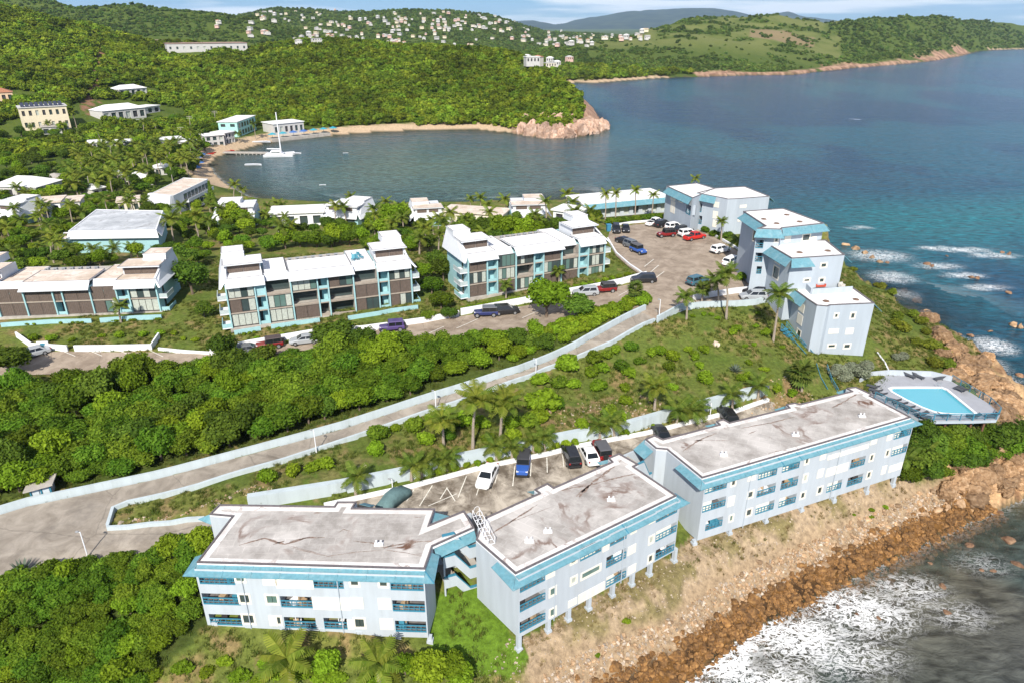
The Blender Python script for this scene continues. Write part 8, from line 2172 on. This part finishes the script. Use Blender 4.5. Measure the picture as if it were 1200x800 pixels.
for x, y in [(238, 186), (233, 190), (236, 196), (232, 202), (226, 196)]:
    p = ground(x, y); m = MB(); m.tube(p, p + Vector((0, 0, 2.4)), .06, n=5); m.tube(p + Vector((0, 0, 2.0)), p + Vector((0, 0, 2.9)), 1.8, .05, 8); tag(m.build('parasol', BLUECLOTH, loc=p), 'blue parasol on the sand beside the palm grove', 'parasol', 'parasols on the sand')
# hillside villas
T_, fr, L = house('yellow villa with an arcade and a row of solar panels on its roof', (29, 154), (84, 151), 14, 12, YELLOW, HWHITE, 2, 7, win=(.45, .55))
for k in range(9): a = L * (.05 + .1 * k); MB().hexa([fr.P(a, 1, 12.5), fr.P(a + L * .08, 1, 12.5), fr.P(a + L * .08, 6, 14.2), fr.P(a, 6, 14.2), fr.P(a, 1, 12.65), fr.P(a + L * .08, 1, 12.65), fr.P(a + L * .08, 6, 14.35), fr.P(a, 6, 14.35)]).build('solar_panel', SOLAR, T_)
house('low white annex at the foot of the yellow villa', (50, 158), (82, 157), 8, 4, HWHITE, CONC, 1, 3)
house('orange-roofed villa at the frame-side slope', (-12, 122), (17, 119), 12, 6, mat('peach_render', (.66, .48, .32), .85, .06, 1), TERRA, 1, 4, 'hip')
T_, fr, L = house('wide white hillside villa with white hip roof and dark terrace doors', (122, 142), (172, 138), 14, 6, HWHITE, ROOF_WHITE, 1, 6, 'hip', win=(.65, .75))
MB().box(fr, L * .45, L * .95, -3, -.2, -2.5, -.2).build('terrace', HWHITE, T_)
house('upper white hillside villa with solar panels on a hip roof', (141, 113), (173, 111), 12, 4.5, HWHITE, ROOF_WHITE, 1, 5, 'hip')
house('white wing house beside the wide hillside villa', (165, 135), (188, 131), 10, 4, HWHITE, ROOF_WHITE, 1, 3, 'flat')
house('long white warehouse on the ridge with a brown roof edge', (197, 64), (291, 63), 40, 9, HWHITE, mat('brown_roof', (.30, .20, .16), .9, .1, .3), 1, 12, group='large buildings on the ridge', win=(.3, .3))
house('white block building with brown roof on the ridge beside the warehouse', (156, 57), (201, 55), 40, 9, HWHITE, mat('brown_roof', (.30, .20, .16), .9, .1, .3), 1, 6, group='large buildings on the ridge', win=(.3, .3))

# ------------------------------------------------------------------ houses on the far hills
def far_house_mesh(name, L, D, h, wm, rm, hip, two):
    m = MB(); fr = Fr((0, 0, 0), (1, 0)); m.box(fr, -L / 2, L / 2, -D / 2, D / 2, -3, h, 0)
    P = fr.P; o = .6
    if hip: e = [P(-L / 2 - o, -D / 2 - o, h), P(L / 2 + o, -D / 2 - o, h), P(L / 2 + o, D / 2 + o, h), P(-L / 2 - o, D / 2 + o, h), P(-L / 2 + D * .45, 0, h + D * .22), P(L / 2 - D * .45, 0, h + D * .22)]; m.add(e, [(0, 1, 5, 4), (1, 2, 5), (2, 3, 4, 5), (3, 0, 4)], 1)
    else: m.box(fr, -L / 2 - o, L / 2 + o, -D / 2 - o, D / 2 + o, h, h + .5, 1)
    if two: m.box(fr, -L * .1, L / 2 + 2, -D / 2 - 3, -D / 2, -4, h * .55, 0)
    n = int(L / 4)
    for k in range(n): a = -L / 2 + L * (k + .3) / n; m.box(fr, a, a + L / n * .45, -D / 2 - .08, -D / 2 - .02, h * .35, h * .8, 2)
    return m.mesh(name, [wm, rm, DARK])
FH = []
for i in range(10):
    wm = [HWHITE, HWHITE, CREAMW, HWHITE, PINKW, YELLOW, HWHITE, CREAMW, HWHITE, HWHITE][i]; rm = [HWHITE, ROOF_WHITE, TERRA, HWHITE, HWHITE, TERRA, CONC, HWHITE, ROOF_WHITE, CREAMW][i]
    FH.append(far_house_mesh('hill_house', 11 + (i * 5) % 9, 9 + i % 3, 5 + (i % 3) * 2, wm, rm, i % 2 == 0, i % 3 == 0))
def place_houses(spots, label, group, smin=.34, smax=.62):
    for g in spots:
        o = bpy.data.objects.new('hill_house', rh.choice(FH)); COL.objects.link(o); s = rh.uniform(smin, smax); o.location = g + Vector((0, 0, 3)); o.scale = (s, s, s); o.rotation_euler = (0, 0, rh.uniform(-.6, .6)); tag(o, label, 'house', group)
place_houses(SPOTS[0], 'small pale house on the residential hill across the bay', 'houses on the residential hill')
place_houses(SPOTS[1], 'small pale house on the low hills before the blue mountains', 'houses before the blue mountains', .35, .6)
place_houses(SPOTS[2], 'pale house on the ridge behind the long warehouse', 'houses behind the warehouse')
place_houses(SPOTS[3], 'pale house on the wooded point across the bay', 'houses on the wooded point', .5, .8)

# ------------------------------------------------------------------ boats and jetty
def catamaran():
    g = at(327, 183, 0); yaw = .12
    T = thing('catamaran', 'white sailing catamaran with a tall bare mast moored at the jetty', 'boat', (0, 0, 0))
    for s in (-1, 1):
        m = MB(); loft(m, [[(x, s * 3.2 - w, .9 + sh), (x, s * 3.2 - w * .5, -.3), (x, s * 3.2 + w * .5, -.3), (x, s * 3.2 + w, .9 + sh)] for x, w, sh in ((-7, .8, .2), (-4, 1.0, .2), (2, .95, .3), (5, .6, .5), (7.2, .08, .7))]); m.build('hull', WHITE, T)
    fr = Fr((0, 0, 0), (1, 0)); MB().box(fr, -6, 2.5, -3, 3, .9, 1.3).build('bridge_deck', WHITE, T)
    m = MB(); m.hexa([fr.P(-4, -2.3, 1.3), fr.P(2, -2.3, 1.3), fr.P(2, 2.3, 1.3), fr.P(-4, 2.3, 1.3), fr.P(-3.5, -2, 2.7), fr.P(.6, -1.8, 2.7), fr.P(.6, 1.8, 2.7), fr.P(-3.5, 2, 2.7)]); cb = m.build('cabin', WHITE, T)
    MB().box(fr, -3.2, 1.0, -2.26, -2.1, 1.7, 2.2).build('cabin_window', PANE, cb)
    MB().tube((1.2, 0, 1.3), (1.2, 0, 21), .34, .26, 8).build('mast', WHITE, T); MB().tube((1.2, 0, 3.4), (-5.5, 0, 3.6), .22, n=6).build('boom', WHITE, T)
    T.location = g; T.rotation_euler = (0, 0, yaw)
catamaran()
jt = [at(276, 181, 0), at(314, 181.5, 0)]; fr = Fr(jt[0], jt[1] - jt[0]); L = (jt[1] - jt[0]).length
J = thing('jetty', 'narrow concrete jetty reaching from the sand to the catamaran', 'jetty', jt[0])
MB().box(fr, -6, L, -1.6, 1.6, .6, 1.1).build('deck', CONC, J)
for k in range(8): MB().tube(fr.P(L * k / 8 + 1, -1.2, -2), fr.P(L * k / 8 + 1, -1.2, .6), .3, n=7).build('pile', CONC, J)
def skiff(label, p, yaw, s=1.0, m_=None):
    m = MB(); loft(m, [[(x * s, -w * s, .55 * s), (x * s, -w * .5 * s, 0), (x * s, w * .5 * s, 0), (x * s, w * s, .55 * s)] for x, w in ((-2.6, .8), (0, .95), (1.6, .7), (2.8, .08))])
    o = m.build('small_boat', m_ or WHITE, loc=(0, 0, 0)); o.location = p; o.rotation_euler = (0, 0, yaw); tag(o, label, 'boat', 'small boats at the bay')
skiff('flat white float drifting in the shallow bay', at(296.5, 194.5, .1), .1, 1.4); skiff('white boat drawn up by the restaurant', ground(306, 168), .3, 1.8); skiff('white dinghy beside the catamaran', at(345, 181, .1), .2, 1.2); skiff('small white buoy boat far out in the bay', at(405, 180, 0), .4, .5); skiff('tiny white mooring float before the villas', at(378, 217.5, 0), .2, .5)
for x, y in [(246, 181), (243, 183), (249, 180), (272, 177), (268, 178)]: skiff('bright kayak lying on the sand by the grove', ground(x, y), random.random() * 3, .7, random.choice([BLUECLOTH, WHITE, mat('red_plastic', (.5, .05, .03), .5, .05, 3)]))
# chairs on the open roof deck of the middle townhouse row, tables and chairs on balconies
def deck_chair(label, p, col, rot):
    fr = Fr((0, 0, 0), (1, 0)); T = thing('deck_chair', label, 'chair', (0, 0, 0), 'chairs on the roof deck'); M_ = mat('chair_%02d' % int(col[2] * 99), col, .6, .05, 4)
    MB().box(fr, -.3, .3, -.3, .3, .32, .4).build('seat', M_, T); MB().hexa([fr.P(-.3, .25, .4), fr.P(.3, .25, .4), fr.P(.3, .32, .4), fr.P(-.3, .32, .4), fr.P(-.3, .45, 1.0), fr.P(.3, .45, 1.0), fr.P(.3, .52, 1.0), fr.P(-.3, .52, 1.0)]).build('backrest', M_, T)
    for x in (-.26, .22):
        for y in (-.28, .24): MB().box(fr, x, x + .05, y, y + .05, 0, .32).build('leg', M_, T)
    T.location = p; T.rotation_euler = (0, 0, rot)
_, fr2_, xs2, zE2 = TH2
for k, (a, b) in enumerate([(1.0, 4.0), (2.0, 4.2), (3.0, 4.6), (1.6, 5.6), (2.8, 6.0)]): deck_chair('turquoise chair on the open roof deck of the middle townhouse row', fr2_.P(xs2[6] + a * .8, b, zE2 + .64), (.08, .26, .33), k * .7)
WCH = MB(); f0 = Fr((0, 0, 0), (1, 0)); WCH.box(f0, -.25, .25, -.25, .25, .0, .42); WCH.box(f0, -.25, .25, .18, .25, .42, .85); CH = [WCH.mesh('balcony_chair', [m_]) for m_ in (WHITE, DKFRAME, mat('teal_plastic', (.06, .25, .35), .5, .05, 3), mat('pale_wood', (.40, .29, .18), .7, .1, 4))]
kk_ = 0
for T in (BA, BB, BC):
    fr_ = {BA: frA, BB: frB, BC: frC}[T]
    for ch in T.children:
        if not ch.name.startswith('balcony'): continue
        co = [Vector(v.co) + T.location for v in ch.data.vertices]; L0 = [fr_.loc(c) for c in co]; a0, a1 = min(c[0] for c in L0), max(fr_.loc(Vector(v.co) + T.location)[0] for q in ch.children for v in q.data.vertices); z0 = min(c[2] for c in L0)
        for k in range(random.choice([1, 2, 3])):
            o = bpy.data.objects.new('balcony_chair', random.choice(CH)); COL.objects.link(o); a = random.uniform(a0 + .4, a1 - .4); o.location = fr_.P(a, random.uniform(.45, .9), z0 + .02); o.rotation_euler = (0, 0, random.random() * 6); s = random.uniform(.9, 1.3); o.scale = (s, s, s)
            tag(o, 'small chair behind the teal railing of a seaside balcony', 'chair', 'chairs on the seaside balconies')

# ------------------------------------------------------------------ trees filling the gardens between the buildings
def footprints():
    out = []
    for o in COL.objects:
        if o.parent is None and o.get('category') in ('villa', 'hall', 'hotel', 'townhouse', 'house', 'apartment block', 'wall') and 110 < o.location.y < 330:
            for ch in ([o] if o.type == 'MESH' else [c for c in o.children if c.name.split('.')[0] in ('wall', 'roof', 'penthouse', 'terrace', 'plinth', 'lower_wall')]):
                b = [Vector(c) + o.location for c in ch.bound_box]
                me_ = ch.data; co_ = np.empty(len(me_.vertices) * 3, np.float32); me_.vertices.foreach_get('co', co_); co_ = co_.reshape(-1, 3)[:, :2] + np.array(o.location[:2])
                c_ = co_.mean(0); u_ = np.linalg.svd(co_ - c_, full_matrices=False)[2]; t_ = (co_ - c_) @ u_.T
                out.append((c_, u_, t_.min(0), t_.max(0)))
    return out
FP = footprints()
def free(p, m):
    for c_, u_, lo, hi in FP:
        t = u_ @ (np.array([p.x, p.y]) - c_)
        if (t > lo - m).all() and (t < hi + m).all(): return False
    return not any(poly_sd(np.array([p.x]), np.array([p.y]), b)[0][0] > -m for b in BURY)
MIDP = [(-20, 340), (-20, 235), (60, 225), (180, 232), (250, 240), (262, 262), (330, 252), (460, 250), (600, 250), (700, 258), (712, 275), (690, 290), (640, 290), (520, 300), (470, 300), (360, 290), (250, 300), (215, 350), (200, 300), (160, 305), (90, 318)]
k_ = 0
for p in scatter(MIDP, 2.7, 31, 9000):
    s = random.uniform(1.2, 2.3)
    if not free(p, s * .45): continue
    k_ += 1
    if k_ % 4 == 0: palm('palm in the gardens between the townhouses and the bay', p, p + Vector((random.uniform(-.5, .5), 0, random.uniform(3, 6))), random.uniform(.9, 1.3), random.choice(['coco', 'sun']), 12, 'palms in the townhouse gardens')
    else: random.choice([DKTREE, BRIGHT, SCRUB]).put(p, (s, s, s * random.uniform(.7, 1.05)), 'leafy tree in the gardens between the townhouses and the bay', 'trees in the townhouse gardens', name='garden_tree')
    if k_ > 330: break
print('garden trees', k_)
# ------------------------------------------------------------------ the hazy air over the bay
hb = MB(); hb.box(Fr((0, 0, 0), (1, 0)), -21500, 21500, -60, 21600, -9.5, 560)
hm_ = bpy.data.materials.new('sea_haze'); hm_.use_nodes = True
hn = hm_.node_tree.nodes; hl = hm_.node_tree.links; hn.clear()
pv = hn.new('ShaderNodeVolumePrincipled'); ho_ = hn.new('ShaderNodeOutputMaterial')
pv.inputs['Color'].default_value = (.52, .72, 1.0, 1); pv.inputs['Density'].default_value = 3.8e-5; pv.inputs['Anisotropy'].default_value = 0.0
hl.new(pv.outputs[0], ho_.inputs['Volume'])
o = hb.build('haze', hm_); tag(o, kind='stuff')
print('objects', len(bpy.data.objects))
